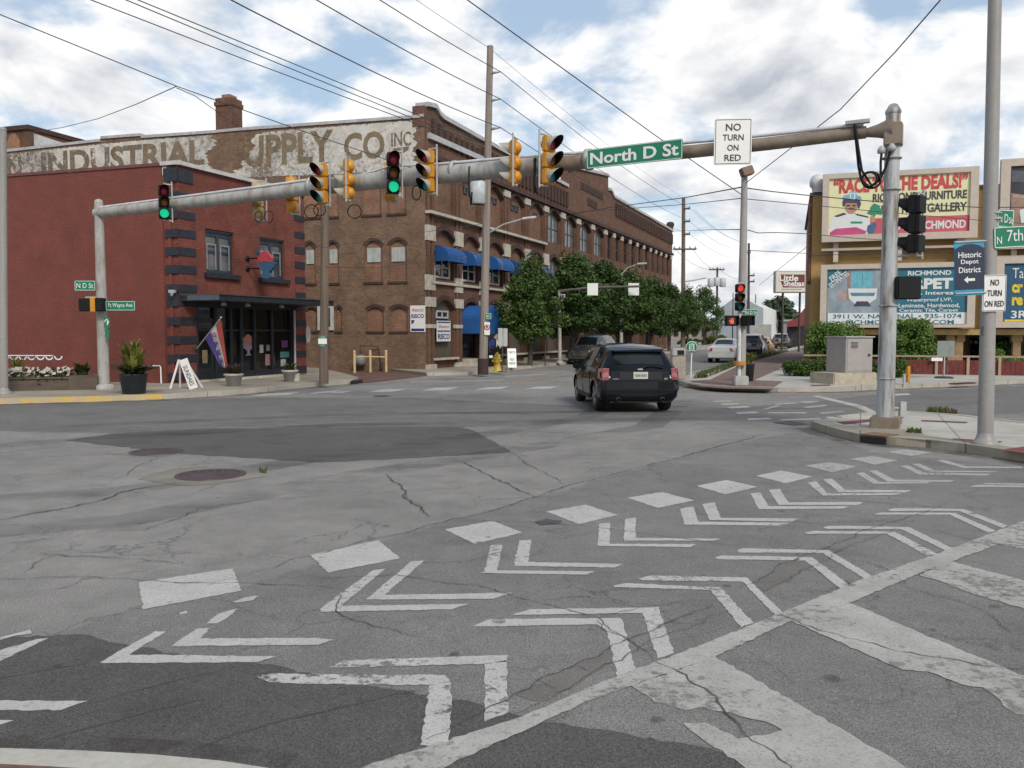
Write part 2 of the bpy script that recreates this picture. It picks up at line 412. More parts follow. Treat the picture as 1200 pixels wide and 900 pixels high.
def slab(name, poly, m, h=KERB, z0=0.0, world=None):
    q = world or gp(poly)
    a = sum(q[i].x * q[(i + 1) % len(q)].y - q[(i + 1) % len(q)].x * q[i].y for i in range(len(q)))
    if a < 0: q = list(reversed(q))
    q = [Vector((v.x, v.y, z0)) for v in q]
    mb = MB(); mb.prism(q, (0, 0, h)); return mb.build(name, m, kind='structure')
def kerbline(name, pts, m, w=.16, h=KERB + .012, side=1, world=None, z0=0.0):
    q = world or gp(pts); mb = MB(); L = []
    for i, p in enumerate(q):
        t = (q[min(i + 1, len(q) - 1)] - q[max(i - 1, 0)]).normalized(); L.append(Vector((-t.y, t.x, 0)) * side)
    for i in range(len(q) - 1):
        a, b, c, d = q[i] - L[i] * .012, q[i + 1] - L[i + 1] * .012, q[i + 1] + L[i + 1] * w, q[i] + L[i] * w
        lo = [Vector((v.x, v.y, z0)) for v in (a, b, c, d)]; hi = [v + Vector((0, 0, h)) for v in lo]
        mb.face(hi if side > 0 else hi[::-1]); mb.face([lo[0], lo[1], hi[1], hi[0]]); mb.face([lo[2], lo[3], hi[3], hi[2]])
    mb.face([lo[1], lo[2], hi[2], hi[1]])
    return mb.build(name, m, kind='structure')
KERBM = concrete('kerb_concrete', (.40, .37, .32), 2.4)
KERBY = stained('kerb_yellow', (.52, .36, .10), (.36, .32, .26), .8, (.42, .62), 2.2, (1, 1, 1))
# left block
kA = [(-400, 484), (-150, 479), (0, 473.5), (100, 471), (190, 468), (260, 464), (300, 460.5), (345, 455.5), (413, 449.8)]
slab('left_pavement', kA + [(420, 446), (400, 440), (372, 434), (200, 428), (-600, 420)], CONCD)
kerbline('left_kerb', kA[4:], KERBM); kerbline('yellow_kerb', kA[:5], KERBY)
PAVER = brick('red_pavers', (.17, .085, .062), (.13, .07, .055), (.10, .085, .075), bw=.2, bh=.1, ms=.008)
PAVERP = brick('walkway_pavers', (.20, .128, .108), (.165, .108, .092), (.15, .12, .105), bw=.2, bh=.1, ms=.008)
sheet('alley_pavers', [[(414, 450.2), (455, 446), (500, 440.5), (520, 436), (470, 432), (360, 433), (385, 440), (421, 446)]], PAVER, .014)
a0 = G(500, 440.3); a1 = G(548, 439.8); a2 = G(600, 434)
kW = [a0, a1, a2, a2 + U * 12, a2 + U * 150]
NU = Vector((U.y, -U.x, 0))
slab('warehouse_pavement', None, CONCD, world=kW + [a2 + U * 150 - NU * 12, G(500, 436) - NU * 2])
kerbline('warehouse_kerb', None, KERBM, world=kW)
# right far block
b0 = G(806, 444)
kB = [b0 + U * 170, b0 + U * 40, b0, G(798, 447.5), G(797, 450.5), G(806, 453.2), G(822, 455.6), G(847, 457.4), G(910, 459.4), G(977, 459.4), G(1060, 455.5), G(1118, 453), G(1200, 449.5), G(1500, 441)]
slab('right_pavement', None, CONC, world=kB + [Vector((90, 44, 0)), Vector((110, 190, 0))])
kerbline('right_kerb', None, KERBM, world=kB)
def above(pts, z): return [(x, y) for x, y in pts]
def zsheet(name, pts, m, z):
    q = [G(x, y, z) for x, y in pts]
    a = sum(q[i].x * q[(i + 1) % len(q)].y - q[(i + 1) % len(q)].x * q[i].y for i in range(len(q)))
    mb = MB(); mb.face(q if a > 0 else q[::-1]); return mb.build(name, m, kind='structure')
zsheet('brick_walkway', [(803, 449), (822, 453), (850, 455.2), (903, 456.2), (918, 447), (884, 445.5), (946, 418), (968, 403.5), (957, 403.5), (874, 424), (833, 444.5), (812, 446)], PAVERP, KERB + .004)
SOIL = mat('planting_soil', (.12, .095, .06), .95, var=.4, scale=6)
zsheet('planting_strip', [(811, 443.5), (826, 443), (868, 425.5), (953, 403.8), (944, 403.8), (900, 414), (868, 423)], SOIL, KERB + .006)
kerbline('planting_strip_edging', [(829, 446), (874, 424.6), (957, 403.8)], CONC, w=.22, h=.1, z0=KERB, side=1)
# island kerb corner on the right
kC = [(951, 502), (968, 508), (985, 513), (1008, 518.5), (1050, 522.5), (1090, 525.5), (1123, 529.5), (1200, 541.5), (1500, 592)]
bk = [(1500, 535), (1200, 503), (1130, 494), (1065, 489), (1015, 491), (978, 496)]
slab('corner_pavement', kC + bk, CONC)
kerbline('corner_kerb', kC, CONCD, w=.34)
kerbline('corner_back_kerb', bk[::-1], KERBM, w=.16, side=-1)
zsheet('worn_corner_paving', [(962, 497), (986, 503), (1008, 508.5), (1050, 513), (1090, 516), (1119, 519), (1135, 516), (1086, 511), (1078, 505), (1030, 501), (985, 497)], mat('tan_paving', (.30, .255, .19), .9, var=.22, scale=3), KERB + .004)
TACT = mat('tactile_red', (.15, .035, .03), .8, var=.25, scale=9)
zsheet('tactile_pad', [(980, 494.3), (1022, 490.8), (1033, 492.6), (990, 497)], TACT, KERB + .008)
zsheet('tactile_pad', [(1118, 513.5), (1175, 517), (1170, 519.5), (1112, 516)], TACT, KERB + .008)
zsheet('tactile_pad', [(1172, 527), (1205, 522.5), (1260, 529), (1232, 535.5)], TACT, KERB + .018)
zsheet('tactile_pad', [(1080, 492), (1135, 494.3), (1132, 495.5), (1080, 493.4)], TACT, KERB + .008)
# the pavement the photographer stands on
slab('near_pavement', None, concrete('near_kerb_concrete', (.42, .40, .36), 60), h=.06, world=gp([(-500, 866), (-100, 874), (0, 876.5), (90, 879), (180, 884), (260, 891.5), (335, 903), (420, 1000), (-700, 1000)], .06))

zsheet('near_red_paving', [(-500, 893), (0, 895), (60, 898), (140, 903), (230, 912), (330, 935), (380, 1000), (-700, 1000)], brick('near_brick', (.20, .09, .07), (.16, .08, .06), (.12, .1, .09), bw=.2, bh=.1, ms=.008), .064)
# ---- painted markings
WPAINT = worn('road_paint', (.44, .425, .40), (.35, .44), 16, weight=.35, coarse=1.2, var=.16, cover=.95, grain=.35)
WPAINTW = worn('road_paint_flaked', (.45, .435, .41), (.40, .46), 11, weight=.4, coarse=1.0, cover=.95, grain=.4)
WPAINTZ = worn('road_paint_zebra', (.40, .385, .355), (.36, .47), 12, weight=.45, coarse=.9, var=.28, cover=.9, grain=.32)
WPAINTF = worn('road_paint_faded', (.42, .405, .38), (.33, .46), 16, weight=.35, cover=.85, grain=.3)
def marks(name, m, z, groups, amp=.007, step=.035):
    mb = MB(); k = 0
    for (x0, y0, s, polys) in groups:
        for p in polys:
            k += 1
            q = [Vector((v.x, v.y, z)) for v in ragged(crop(x0, y0, s, p), amp, step, k)]
            a = sum(q[i].x * q[(i + 1) % len(q)].y - q[(i + 1) % len(q)].x * q[i].y for i in range(len(q)))
            mb.face(q if a > 0 else q[::-1])
    return mb.build(name, m, kind='structure')
dia = [[(163, 683), (272, 667), (283, 693), (168, 715)], [(363, 651), (443, 634), (469, 655), (385, 672)], [(521, 621), (577, 611), (612, 625), (556, 638)],
       [(640, 600), (686, 592), (724, 604), (679, 615)], [(735, 584), (775, 577), (814, 587), (771, 596)], [(816, 570), (851, 563), (888, 571), (850, 580)], [(886, 558), (915, 552), (952, 559), (921, 567)]]
marks('diamond_markings', WPAINT, .006, [(0, 0, 1, dia)])
marks('chevron_markings', WPAINT, .0062, [
    (350, 580, 2.8125, [[(70, 378), (245, 250), (287, 245), (140, 368), (560, 362), (505, 380), (75, 388)], [(222, 347), (370, 222), (413, 218), (285, 332), (705, 325), (640, 345), (225, 348)],
                        [(597, 260), (612, 255), (632, 168), (671, 166), (655, 251), (975, 254), (950, 265)], [(710, 226), (727, 152), (767, 149), (757, 223), (1068, 230), (1040, 242), (712, 236)],
                        [(575, 435), (630, 412), (1060, 408), (1072, 430), (1110, 580), (1050, 600), (1015, 450), (985, 430), (600, 437)]]),
    (600, 600, 4, [[(402, 162), (408, 57), (460, 53), (458, 152), (865, 154), (838, 168)], [(525, 137), (530, 35), (580, 30), (580, 124), (978, 128), (945, 138)],
                   [(0, 487), (80, 460), (640, 452), (690, 448), (695, 475), (760, 665), (680, 690), (612, 478), (110, 485)]]),
    (700, 580, 2.4, [[(245, 85), (233, 40), (270, 34), (284, 77), (545, 80), (515, 88)], [(315, 72), (295, 27), (330, 22), (347, 66), (570, 68), (545, 77)],
                     [(45, 257), (80, 250), (290, 260), (345, 262), (440, 362), (405, 375), (318, 269), (50, 262)], [(115, 237), (150, 229), (420, 234), (525, 335), (500, 341), (408, 246), (125, 242)],
                     [(330, 178), (350, 172), (605, 177), (712, 258), (685, 266), (585, 186), (340, 183)], [(392, 158), (410, 152), (650, 157), (778, 233), (755, 240), (633, 165), (400, 164)],
                     [(582, 107), (605, 103), (835, 105), (955, 167), (930, 174), (815, 111), (590, 111)], [(635, 93), (655, 88), (875, 92), (1000, 152), (980, 158), (855, 98), (645, 97)],
                     [(775, 55), (800, 51), (1005, 52), (1120, 102), (1100, 108), (990, 57), (785, 57)], [(815, 43), (835, 39), (1030, 41), (1155, 88), (1140, 95), (1015, 46), (825, 47)]]),
    (800, 440, 3, [[(268, 472), (238, 417), (272, 412), (303, 462), (583, 462), (563, 470)], [(338, 457), (303, 405), (340, 400), (373, 448), (635, 447), (615, 457)],
                   [(493, 424), (438, 378), (470, 374), (508, 416), (770, 415), (752, 422)], [(548, 412), (495, 367), (525, 364), (570, 404), (802, 405), (785, 413)]]),
    (0, 640, 3, [[(350, 412), (545, 302), (585, 303), (455, 385), (880, 390), (970, 391), (905, 411), (365, 415)], [(605, 355), (690, 293), (740, 290), (705, 328), (1120, 326), (1178, 332), (1120, 350)],
                 [(-300, 520), (0, 370), (130, 330), (172, 326), (0, 408), (-300, 560)], [(-300, 548), (310, 547), (215, 580), (-300, 584)], [(-300, 617), (50, 616), (0, 632), (-300, 640)],
                 [(725, 275), (770, 240), (838, 222), (800, 255), (765, 275)], [(820, 197), (860, 183), (910, 177), (890, 193), (830, 202)], [(630, 238), (655, 230), (660, 238), (635, 244)], [(-60, 345), (0, 325), (105, 297), (112, 310), (55, 318), (0, 334)]])])
marks('flaked_chevron_markings', WPAINTW, .0064, [(350, 580, 2.8125, [[(98, 572), (150, 548), (690, 531), (687, 553), (612, 560), (140, 572)], [(612, 562), (685, 548), (690, 720), (612, 750)],
                        [(-141, 600), (-80, 592), (370, 597), (480, 597), (500, 620), (428, 630), (0, 626), (-100, 620)], [(428, 632), (500, 618), (504, 690), (490, 838), (400, 828), (425, 690)]])])
marks('faded_markings', WPAINTF, .006, [
    (0, 0, 1, [[(943, 546), (972, 542), (1004, 547), (975, 554)], [(996, 538), (1022, 535), (1052, 540), (1025, 545)], [(1040, 530), (1062, 527), (1092, 531), (1068, 535)]]),
    (800, 440, 3, [[(672, 383), (608, 345), (635, 342), (692, 376), (870, 376), (860, 381)], [(720, 375), (655, 336), (680, 334), (745, 368), (955, 370), (940, 376)],
                   [(832, 350), (765, 319), (792, 316), (848, 344), (1085, 347), (1070, 353)], [(872, 342), (805, 313), (832, 311), (888, 336), (1110, 338), (1090, 342)],
                   [(985, 327), (890, 300), (915, 297), (1000, 321), (1200, 322), (1190, 327)], [(1010, 393), (1030, 386), (1300, 390), (1300, 396)], [(1045, 384), (1065, 380), (1290, 383), (1290, 388)],
                   [(100, 90), (165, 88), (185, 92), (115, 94)], [(130, 100), (190, 97), (205, 102), (145, 105)], [(155, 112), (225, 108), (240, 113), (170, 117)], [(185, 130), (255, 127), (270, 133), (195, 137)], [(225, 152), (300, 149), (315, 155), (232, 158)],
                   [(300, 130), (430, 130), (440, 134), (300, 134)], [(280, 118), (330, 106), (345, 107), (300, 119)], [(320, 100), (410, 95), (425, 97), (330, 104)], [(340, 155), (480, 151), (490, 155), (350, 160)], [(480, 132), (560, 125), (570, 128), (490, 136)], [(500, 146), (620, 145), (630, 149), (510, 151)],
                   [(390, 96), (430, 92), (490, 92), (440, 98)], [(420, 112), (500, 104), (510, 107), (440, 116)]])])
marks('stop_line_marking', WPAINT, .006, [(800, 440, 3, [[(458, 74), (475, 71), (640, 108), (690, 135), (670, 138), (610, 112)]]),
    (0, 0, 1, [[(1040, 462), (1064, 461), (1068, 463), (1044, 464)]]),
    (400, 440, 3, [[(90, 60), (140, 50), (235, 47), (180, 58)], [(280, 54), (330, 44), (415, 42), (370, 53)], [(465, 52), (510, 42), (592, 39), (560, 49)], [(645, 49), (690, 40), (768, 38), (735, 47)], [(-40, 62), (0, 56), (48, 53), (0, 63)]]),
    (0, 0, 1, [[(295, 464.5), (310, 461.5), (352, 459.6), (338, 463)], [(360, 462), (372, 459.3), (402, 457.2), (392, 460)]])])
marks('lane_markings', worn('lane_paint_yellow', (.45, .30, .10), (.45, .6), 5), .007, [(0, 0, 1, [[(597, 448.6), (640, 442.5), (692, 436.4), (694, 437), (644, 443.4), (600, 449.6)]])], 0, 9)
marks('lane_markings', WPAINTF, .007, [(0, 0, 1, [[(480, 447.6), (590, 445.3), (592, 446), (482, 448.6)], [(590, 441), (640, 438), (642, 438.8), (594, 441.9)], [(806, 437.5), (838, 430), (839, 430.5), (808, 438.2)]])], 0, 9)
marks('crosswalk_line', WPAINTZ, .0085, [(0, 0, 1, [[(437, 896), (595, 847), (640, 830), (700, 803), (742, 787), (825, 756), (917, 719), (1008, 681), (1104, 648), (1200, 611), (1420, 530), (1420, 552), (1200, 628), (1077, 673), (1000, 706), (927, 729), (837, 772), (737, 806), (700, 819), (645, 843), (520, 902), (440, 935), (410, 905)]])], .009, .04)
marks('crosswalk_stripes', WPAINTZ, .0072, [(700, 580, 2.4, [
    [(95, 540), (330, 458), (600, 612), (880, 778), (1180, 960), (760, 960), (420, 775), (330, 715), (240, 645), (300, 643), (330, 655), (395, 690), (470, 680), (520, 665), (470, 640), (400, 625), (345, 612), (300, 600), (250, 610), (200, 595), (160, 585)],
    [(520, 340), (700, 302), (940, 405), (1200, 512), (1500, 640), (1500, 800), (1200, 632), (1140, 596), (1120, 570), (1085, 545), (1020, 535), (930, 500), (860, 495), (700, 425), (560, 365)],
    [(905, 228), (990, 188), (1200, 244), (1500, 330), (1500, 410), (1200, 322), (1060, 282), (950, 240)],
    [(1110, 135), (1200, 108), (1420, 150), (1420, 200), (1200, 155)]])], .012, .04)

# ---- cracks, seal lines, old trench strip
CRK = mat('crack_fill', (.066, .06, .054), .95, var=.4, scale=20)
SEAL = mat('seal_line', (.035, .036, .045), .6, var=.3)
def ribbons(name, m, z, lines, jit=.022, w0=.0047, kind='structure', step=.05, seed=5):
    mb = MB(); r = random.Random(seed)
    for (x0, y0, s, w, pts) in lines:
        q = gp(crop(x0, y0, s, pts)); path = []; off = 0
        for i in range(len(q) - 1):
            n = max(2, min(160, int((q[i + 1] - q[i]).length / step)))
            for k in range(n):
                off = off * .75 + r.uniform(-jit, jit)
                t = (q[i + 1] - q[i]).normalized(); path.append(q[i].lerp(q[i + 1], k / n) + Vector((-t.y, t.x, 0)) * off)
        path.append(q[-1]); L = []; 
        for i, p in enumerate(path):
            t = (path[min(i + 1, len(path) - 1)] - path[max(i - 1, 0)]).normalized(); ww = w0 * w * r.uniform(.35, 1.3) * min(1, .3 + 4 * min(i, len(path) - 1 - i) / len(path))
            nn = Vector((-t.y, t.x, 0)) * ww; L.append((p + nn, p - nn))
        for i in range(len(L) - 1):
            a, b = L[i], L[i + 1]
            mb.face([Vector((v.x, v.y, z)) for v in (a[0], a[1], b[1], b[0])])
    return mb.build(name, m, kind=kind)
ribbons('road_cracks', CRK, .0105, [
    (700, 580, 2.4, 1.0, [(150, 470), (230, 515), (290, 550), (345, 600), (400, 650), (470, 710), (540, 768), (620, 840)]),
    (700, 580, 2.4, .8, [(510, 335), (600, 375), (700, 405), (860, 440), (970, 465), (1080, 485), (1200, 495), (1350, 500)]),
    (700, 580, 2.4, .6, [(820, 245), (970, 290), (1060, 320), (1100, 340), (1140, 365), (1155, 395), (1200, 400)]),
    (700, 580, 2.4, .5, [(0, 350), (150, 318), (300, 302), (440, 312), (520, 340)]),
    (400, 440, 3, 2.0, [(160, 345), (190, 375), (215, 400), (222, 430), (240, 440), (270, 465), (300, 497)]), (400, 440, 3, 1, [(160, 347), (200, 335), (240, 320)]), (400, 440, 3, 1, [(240, 395), (350, 400), (460, 398)]),
    (400, 440, 3, 2.2, [(400, 295), (470, 325), (540, 362), (600, 390), (680, 430)]), (400, 440, 3, 1.3, [(600, 270), (640, 300), (720, 345), (790, 385)]),
    (0, 480, 3, 2.6, [(-200, 430), (0, 390), (120, 368), (240, 347), (360, 318), (440, 290), (520, 272), (620, 262)]),
    (0, 480, 3, 1.2, [(0, 472), (100, 464), (200, 455)]), (0, 480, 3, 1.2, [(110, 508), (300, 520), (520, 530), (640, 540)]), (0, 480, 3, 1.2, [(420, 245), (470, 205), (560, 170), (640, 160)]),
    (0, 480, 3, 1.2, [(330, 435), (520, 425), (700, 350), (900, 320), (1190, 300)]), (0, 480, 3, 1, [(700, 290), (760, 265)]),
    (0, 640, 3, 1.0, [(-100, 130), (0, 116), (180, 112), (330, 110), (520, 122), (680, 130), (840, 130), (1000, 140), (1200, 152)]), (0, 640, 3, .8, [(90, 100), (130, 60), (210, 30)]),
    (350, 580, 2.8125, .9, [(0, 270), (130, 275), (300, 265), (400, 275), (500, 292), (590, 300), (650, 322), (760, 350), (880, 382), (980, 412), (1020, 450), (1080, 482)]),
    (350, 580, 2.8125, .9, [(125, 320), (140, 350), (140, 382), (200, 412), (280, 440), (340, 462), (430, 475)]),
    (350, 580, 2.8125, .9, [(345, -10), (370, 15), (410, 42), (430, 75)]), (350, 580, 2.8125, .9, [(440, 75), (600, 85), (800, 92), (1000, 110), (1125, 128), (1300, 150), (1500, 175)]),
    (350, 580, 2.8125, 1.3, [(-300, 300), (0, 212), (150, 172), (280, 140), (440, 100), (560, 70), (700, 36), (900, -35), (1270, -125), (1500, -190)]),
    (600, 600, 4, .9, [(-400, 1080), (-150, 960), (0, 862), (130, 795), (300, 720), (460, 645), (640, 565), (780, 510), (940, 430)]), (600, 600, 4, .7, [(-100, 985), (120, 885), (260, 830), (420, 740), (560, 670), (700, 590), (860, 540), (1000, 470)]),
    (600, 600, 4, .6, [(120, 800), (210, 835)]), (600, 600, 4, .6, [(300, 725), (370, 755)]), (600, 600, 4, .6, [(740, 520), (820, 550)]), (600, 600, 4, .6, [(400, 510), (450, 560), (530, 605), (600, 660), (660, 710)]),
    (880, 600, 3.75, .8, [(-60, 345), (0, 308), (130, 240), (240, 195), (400, 130), (530, 72), (640, 40), (750, 10), (860, -40)]), (880, 600, 3.75, .5, [(60, 355), (200, 280), (330, 205), (520, 120), (640, 70), (750, 20)]),
    (880, 600, 3.75, .5, [(700, 70), (850, 95), (960, 115), (1060, 140), (1200, 165)]),
    (800, 440, 3, 1.2, [(330, 405), (450, 425), (620, 440), (760, 455), (900, 465), (1100, 475)]), (800, 440, 3, 1.8, [(0, 285), (150, 245), (300, 205)]), (800, 440, 3, 1.4, [(530, 130), (600, 122), (640, 118)])])
ribbons('road_seal_lines', SEAL, .0052, [(0, 640, 3, 2.0, [(110, 698), (330, 640), (490, 595), (720, 540)]), (0, 640, 3, 2.2, [(660, 730), (820, 668), (950, 630), (1100, 595), (1230, 560), (1400, 520)]), (0, 640, 3, 1.3, [(330, 552), (460, 518), (640, 470), (800, 438)]), (0, 640, 3, 1.2, [(-60, 480), (150, 440), (320, 412)])], jit=.006)
ribbons('utility_paint_marks', worn('blue_utility_paint', (.12, .22, .33), (.48, .62), 12), .0098, [(700, 580, 2.4, 3.2, [(355, 400), (440, 455), (500, 490), (560, 530)]), (700, 580, 2.4, 2.5, [(780, 670), (860, 690), (920, 690)]), (700, 580, 2.4, 2.5, [(880, 715), (920, 735)]), (700, 580, 2.4, 2.5, [(990, 745), (1080, 750)])], jit=.01)
sheet('trench_strip', [crop(600, 600, 4, [(20, 862), (300, 722), (470, 648), (480, 700), (260, 830), (110, 890)]), crop(880, 600, 3.75, [(0, 312), (130, 242), (330, 150), (400, 165), (200, 280), (60, 352)])], asphalt('asphalt_trench', (.15, .14, .13), .1, .3), .0045)
rsheet('oil_stain', [crop(400, 440, 3, [(680, 517), (720, 507), (775, 513), (770, 523), (700, 527)])], mat('oil_patch', (.05, .055, .06), .6, var=.4, scale=12), .009, .03, .1)
rsheet('tar_patch', [[(905, 495.5), (925, 493.5), (945, 497), (930, 499)], [(437, 464), (452, 463.4), (458, 464.6), (442, 465.4)]], CRK, .009, .05, .2)
# dirt in the gutters, tyre polish and drips
DIRT = worn('gutter_dirt', (.055, .046, .036), (.40, .62), 5, weight=.5, coarse=1.5, cover=.5, grain=.4)
def strip(pts, w0, w1):
    q = gp(pts); a, b = [], []
    for i, p in enumerate(q):
        t = (q[min(i + 1, len(q) - 1)] - q[max(i - 1, 0)]).normalized(); s = Vector((t.y, -t.x, 0)); a.append(p + s * w0); b.append(p + s * w1)
    return a, b
def band_sheet(name, lists, m, z):
    mb = MB()
    for pts, w0, w1 in lists:
        a, b = strip(pts, w0, w1)
        for i in range(len(a) - 1): mb.face([Vector((v.x, v.y, z)) for v in (b[i], b[i + 1], a[i + 1], a[i])])
    return mb.build(name, m, kind='structure')
band_sheet('gutter_dirt', [(kA, .0, .55), ([(797, 450.5), (806, 453.2), (822, 455.6), (847, 457.4), (910, 459.4), (977, 459.4), (1060, 455.5), (1118, 453), (1200, 449.5)], 0, .5), (kC, 0, .35), ([(-100, 874), (0, 877), (90, 879.5), (180, 884), (260, 891), (335, 902)], -.12, .0)], DIRT, .0092)
TYRES = worn('tyre_polish', (.052, .05, .049), (.42, .68), 1.6, weight=.6, coarse=.5, cover=.42, grain=.3, stretch=(.5, 1.6, 1))
band_sheet('tyre_marks', [([(-200, 520), (100, 499), (400, 486), (650, 483), (800, 480), (960, 478), (1150, 472)], -.3, .3), ([(-200, 538), (100, 514), (400, 498), (650, 492), (850, 490), (950, 488)], -.25, .35), ([(-200, 640), (150, 610), (400, 560), (620, 525), (760, 500), (800, 470)], -.3, .3), ([(-200, 600), (150, 575), (400, 532), (580, 508), (690, 488), (720, 470)], -.3, .3)], TYRES, .0094)
r_ = random.Random(77); mb = MB()
for k in range(45):
    px_, py_ = r_.uniform(0, 1200), 480 + 400 * r_.random() ** 1.3; c = G(px_, py_); s_ = r_.uniform(.015, .06)
    mb.face([Vector((c.x + math.cos(a) * s_ * r_.uniform(.6, 1.2), c.y + math.sin(a) * s_ * r_.uniform(.6, 1.2), .0115)) for a in [6.283 * j / 9 for j in range(9)]])
mb.build('road_drips', worn('drip_stain', (.06, .057, .054), (.35, .55), 20, cover=.42), kind='structure')
# manholes
COLL = concrete('manhole_collar', (.235, .215, .185), 5)
rsheet('manhole_collar', [crop(0, 440, 3, [(485, 365), (530, 345), (620, 328), (720, 320), (850, 330), (915, 340), (930, 355), (850, 370), (740, 385), (640, 388), (560, 378)])], COLL, .004, .03, .1)
rsheet('manhole_collar', [[(120, 531.6), (150, 529.8), (190, 526), (212, 530.5), (195, 534.5), (160, 534.6)]], COLL, .0045, .03, .1)
IRON = stained('cast_iron', (.085, .058, .062), (.05, .038, .04), .6, (.45, .65), 8, (1, 1, 1), metal=.3)
def manhole(px, py, r, label):
    c = G(px, py); t = thing('manhole_cover', label, 'manhole cover', c)
    mb = MB(); mb.lathe(c, [(r + .07, .0), (r + .07, .016), (r, .018), (r, .012)], 40); mb.build('rim', IRON, t)
    mb = MB(); mb.lathe(c, [(r - .01, 0), (r - .01, .016), (.0, .018)], 40)
    for k in range(3):
        for j in range(6 * (k + 1)):
            a = 2 * math.pi * j / (6 * (k + 1)); rr = r * (.28 + .27 * k); mb.lathe(c + Vector((math.cos(a) * rr, math.sin(a) * rr, 0)), [(.03, .012), (.024, .022), (0, .0225)], 6)
    mb.build('lid', IRON, t)
manhole(247, 557, .37, 'round rusty manhole cover set in a pale concrete collar')
manhole(183, 530, .32, 'dark manhole cover beside the edge of the dark asphalt patch')
# ================================================================ BUILDINGS
def arch_wall(mb, pl, s0, s1, z0, z1, o0, o1, ob, spring, rise, d0, d1, n=8, m=0, mr=0):
    q = lambda a, z, d: pl.P(a, z, d)
    hw = (o1 - o0) / 2; c = (o0 + o1) / 2
    az = lambda a: spring + rise * (1 - ((a - c) / hw) ** 2)
    def quad(a0, a1, b0, b1):
        if a1 - a0 > 1e-4 and b1 - b0 > 1e-4: mb.face([q(a0, b0, d1), q(a1, b0, d1), q(a1, b1, d1), q(a0, b1, d1)], m)
    quad(s0, o0, z0, z1); quad(o1, s1, z0, z1); quad(o0, o1, z0, ob)
    xs = [o0 + (o1 - o0) * k / n for k in range(n + 1)]
    for a, b in zip(xs, xs[1:]):
        mb.face([q(a, az(a), d1), q(b, az(b), d1), q(b, z1, d1), q(a, z1, d1)], m)
        mb.face([q(a, az(a), d1), q(b, az(b), d1), q(b, az(b), d0), q(a, az(a), d0)], mr)
    for a in (o0, o1): mb.face([q(a, ob, d0), q(a, ob, d1), q(a, spring, d1), q(a, spring, d0)], mr)
    mb.face([q(o0, ob, d0), q(o1, ob, d0), q(o1, ob, d1), q(o0, ob, d1)], mr)
def arch_poly(pl, s0, s1, ob, spring, rise, d, n=8):
    hw = (s1 - s0) / 2; c = (s0 + s1) / 2
    return [pl.P(s0, ob, d), pl.P(s1, ob, d)] + [pl.P(a, spring + rise * (1 - ((a - c) / hw) ** 2), d) for a in [s1 - (s1 - s0) * k / n for k in range(n + 1)]]
def window(pl, s0, s1, ob, spring, rise, d, parent, fm, gm, fw=.07, vbars=1, hbars=(.5,), name='window'):
    mb = MB(); hw = (s1 - s0) / 2; c = (s0 + s1) / 2; top = spring + rise; n = 8 if rise > 0 else 1
    az = lambda a: spring + rise * (1 - ((a - c) / hw) ** 2)
    mb.fbox(pl, s0, s0 + fw, ob, spring, d, d + .07); mb.fbox(pl, s1 - fw, s1, ob, spring, d, d + .07); mb.fbox(pl, s0 + fw, s1 - fw, ob, ob + fw, d, d + .068)
    for k in range(n):
        a, b = s0 + 2 * hw * k / n, s0 + 2 * hw * (k + 1) / n
        mb.prism([pl.P(a, az(a) - fw, d), pl.P(b, az(b) - fw, d), pl.P(b, az(b), d), pl.P(a, az(a), d)], pl.n * .066)
    for k in range(vbars):
        a = s0 + (s1 - s0) * (k + 1) / (vbars + 1); mb.fbox(pl, a - fw / 2, a + fw / 2, ob + fw, az(a) - fw, d, d + .06)
    for h in hbars: mb.fbox(pl, s0 + fw, s1 - fw, ob + (top - ob) * h - fw * .4, ob + (top - ob) * h + fw * .4, d, d + .055)
    o = mb.build(name, fm, parent)
    mb = MB(); mb.face(arch_poly(pl, s0 + .01, s1 - .01, ob + .01, spring - .01, rise, d + .02)); mb.build('pane', gm, o)
    return o
# ---------------------------------------------------------------- brick warehouse
FW = Plane(G(500, 436), U); FL = Plane(G(500, 436), W)
zc = lambda y: FW.at(503, y)[1]
zl = lambda x, y: FL.at(x, y)
BRF = brick('brick_front', (.165, .072, .043), (.115, .052, .034), (.125, .088, .065), (.07, .036, .026), (.55, .85))
BRI = brick('brick_infill', (.22, .108, .066), (.165, .080, .050), (.13, .095, .075), (.10, .06, .045), (.55, .85))
BRL = brick('brick_side', (.225, .138, .086), (.155, .092, .058), (.165, .12, .09), (.09, .056, .04), (.48, .82), stscale=.5)
BRIL = brick('brick_side_infill', (.31, .15, .09), (.23, .112, .068), (.17, .12, .09), (.14, .08, .055), (.5, .8))
BRD = brick('brick_dark_trim', (.075, .036, .028), (.055, .03, .025), (.07, .05, .042))
COPE = mat('coping_metal', (.36, .36, .37), .55, var=.2)
OLIVE = mat('olive_panel', (.085, .07, .052), .8)
BLUEA = stained('blue_canvas', (.004, .07, .25), (.008, .05, .16), .75, (.45, .75), 1.5, (1, 1, .4))
BLUEG = stained('blue_canvas_grimy', (.004, .065, .23), (.16, .13, .055), .85, (.52, .66), 2.2, (1, 1, .6))
WFRM = mat('white_window_frame', (.42, .42, .40), .6)
CURT = glass('curtained_glass', (.10, .105, .11), .1)
wh = thing('brick_warehouse', 'long three storey brown brick warehouse with blue awnings and arched windows', 'warehouse', FW.p)
px_p = [501, 536.5, 565, 593, 617, 639, 658.7, 677, 693.7, 708.7, 718.7, 728, 737.5, 746, 753.7, 761.7, 768, 774, 779.7, 786]
S = [FW.s_(x, 300) for x in px_p]; S[0] = .35
LEN = S[-1] + .5
zF1, zF2, zF3, zTop = zc(330), zc(249.6), zc(188), zc(183)
mb = MB(); wid = FL.s_(-260, 300)
core_top = zc(160)
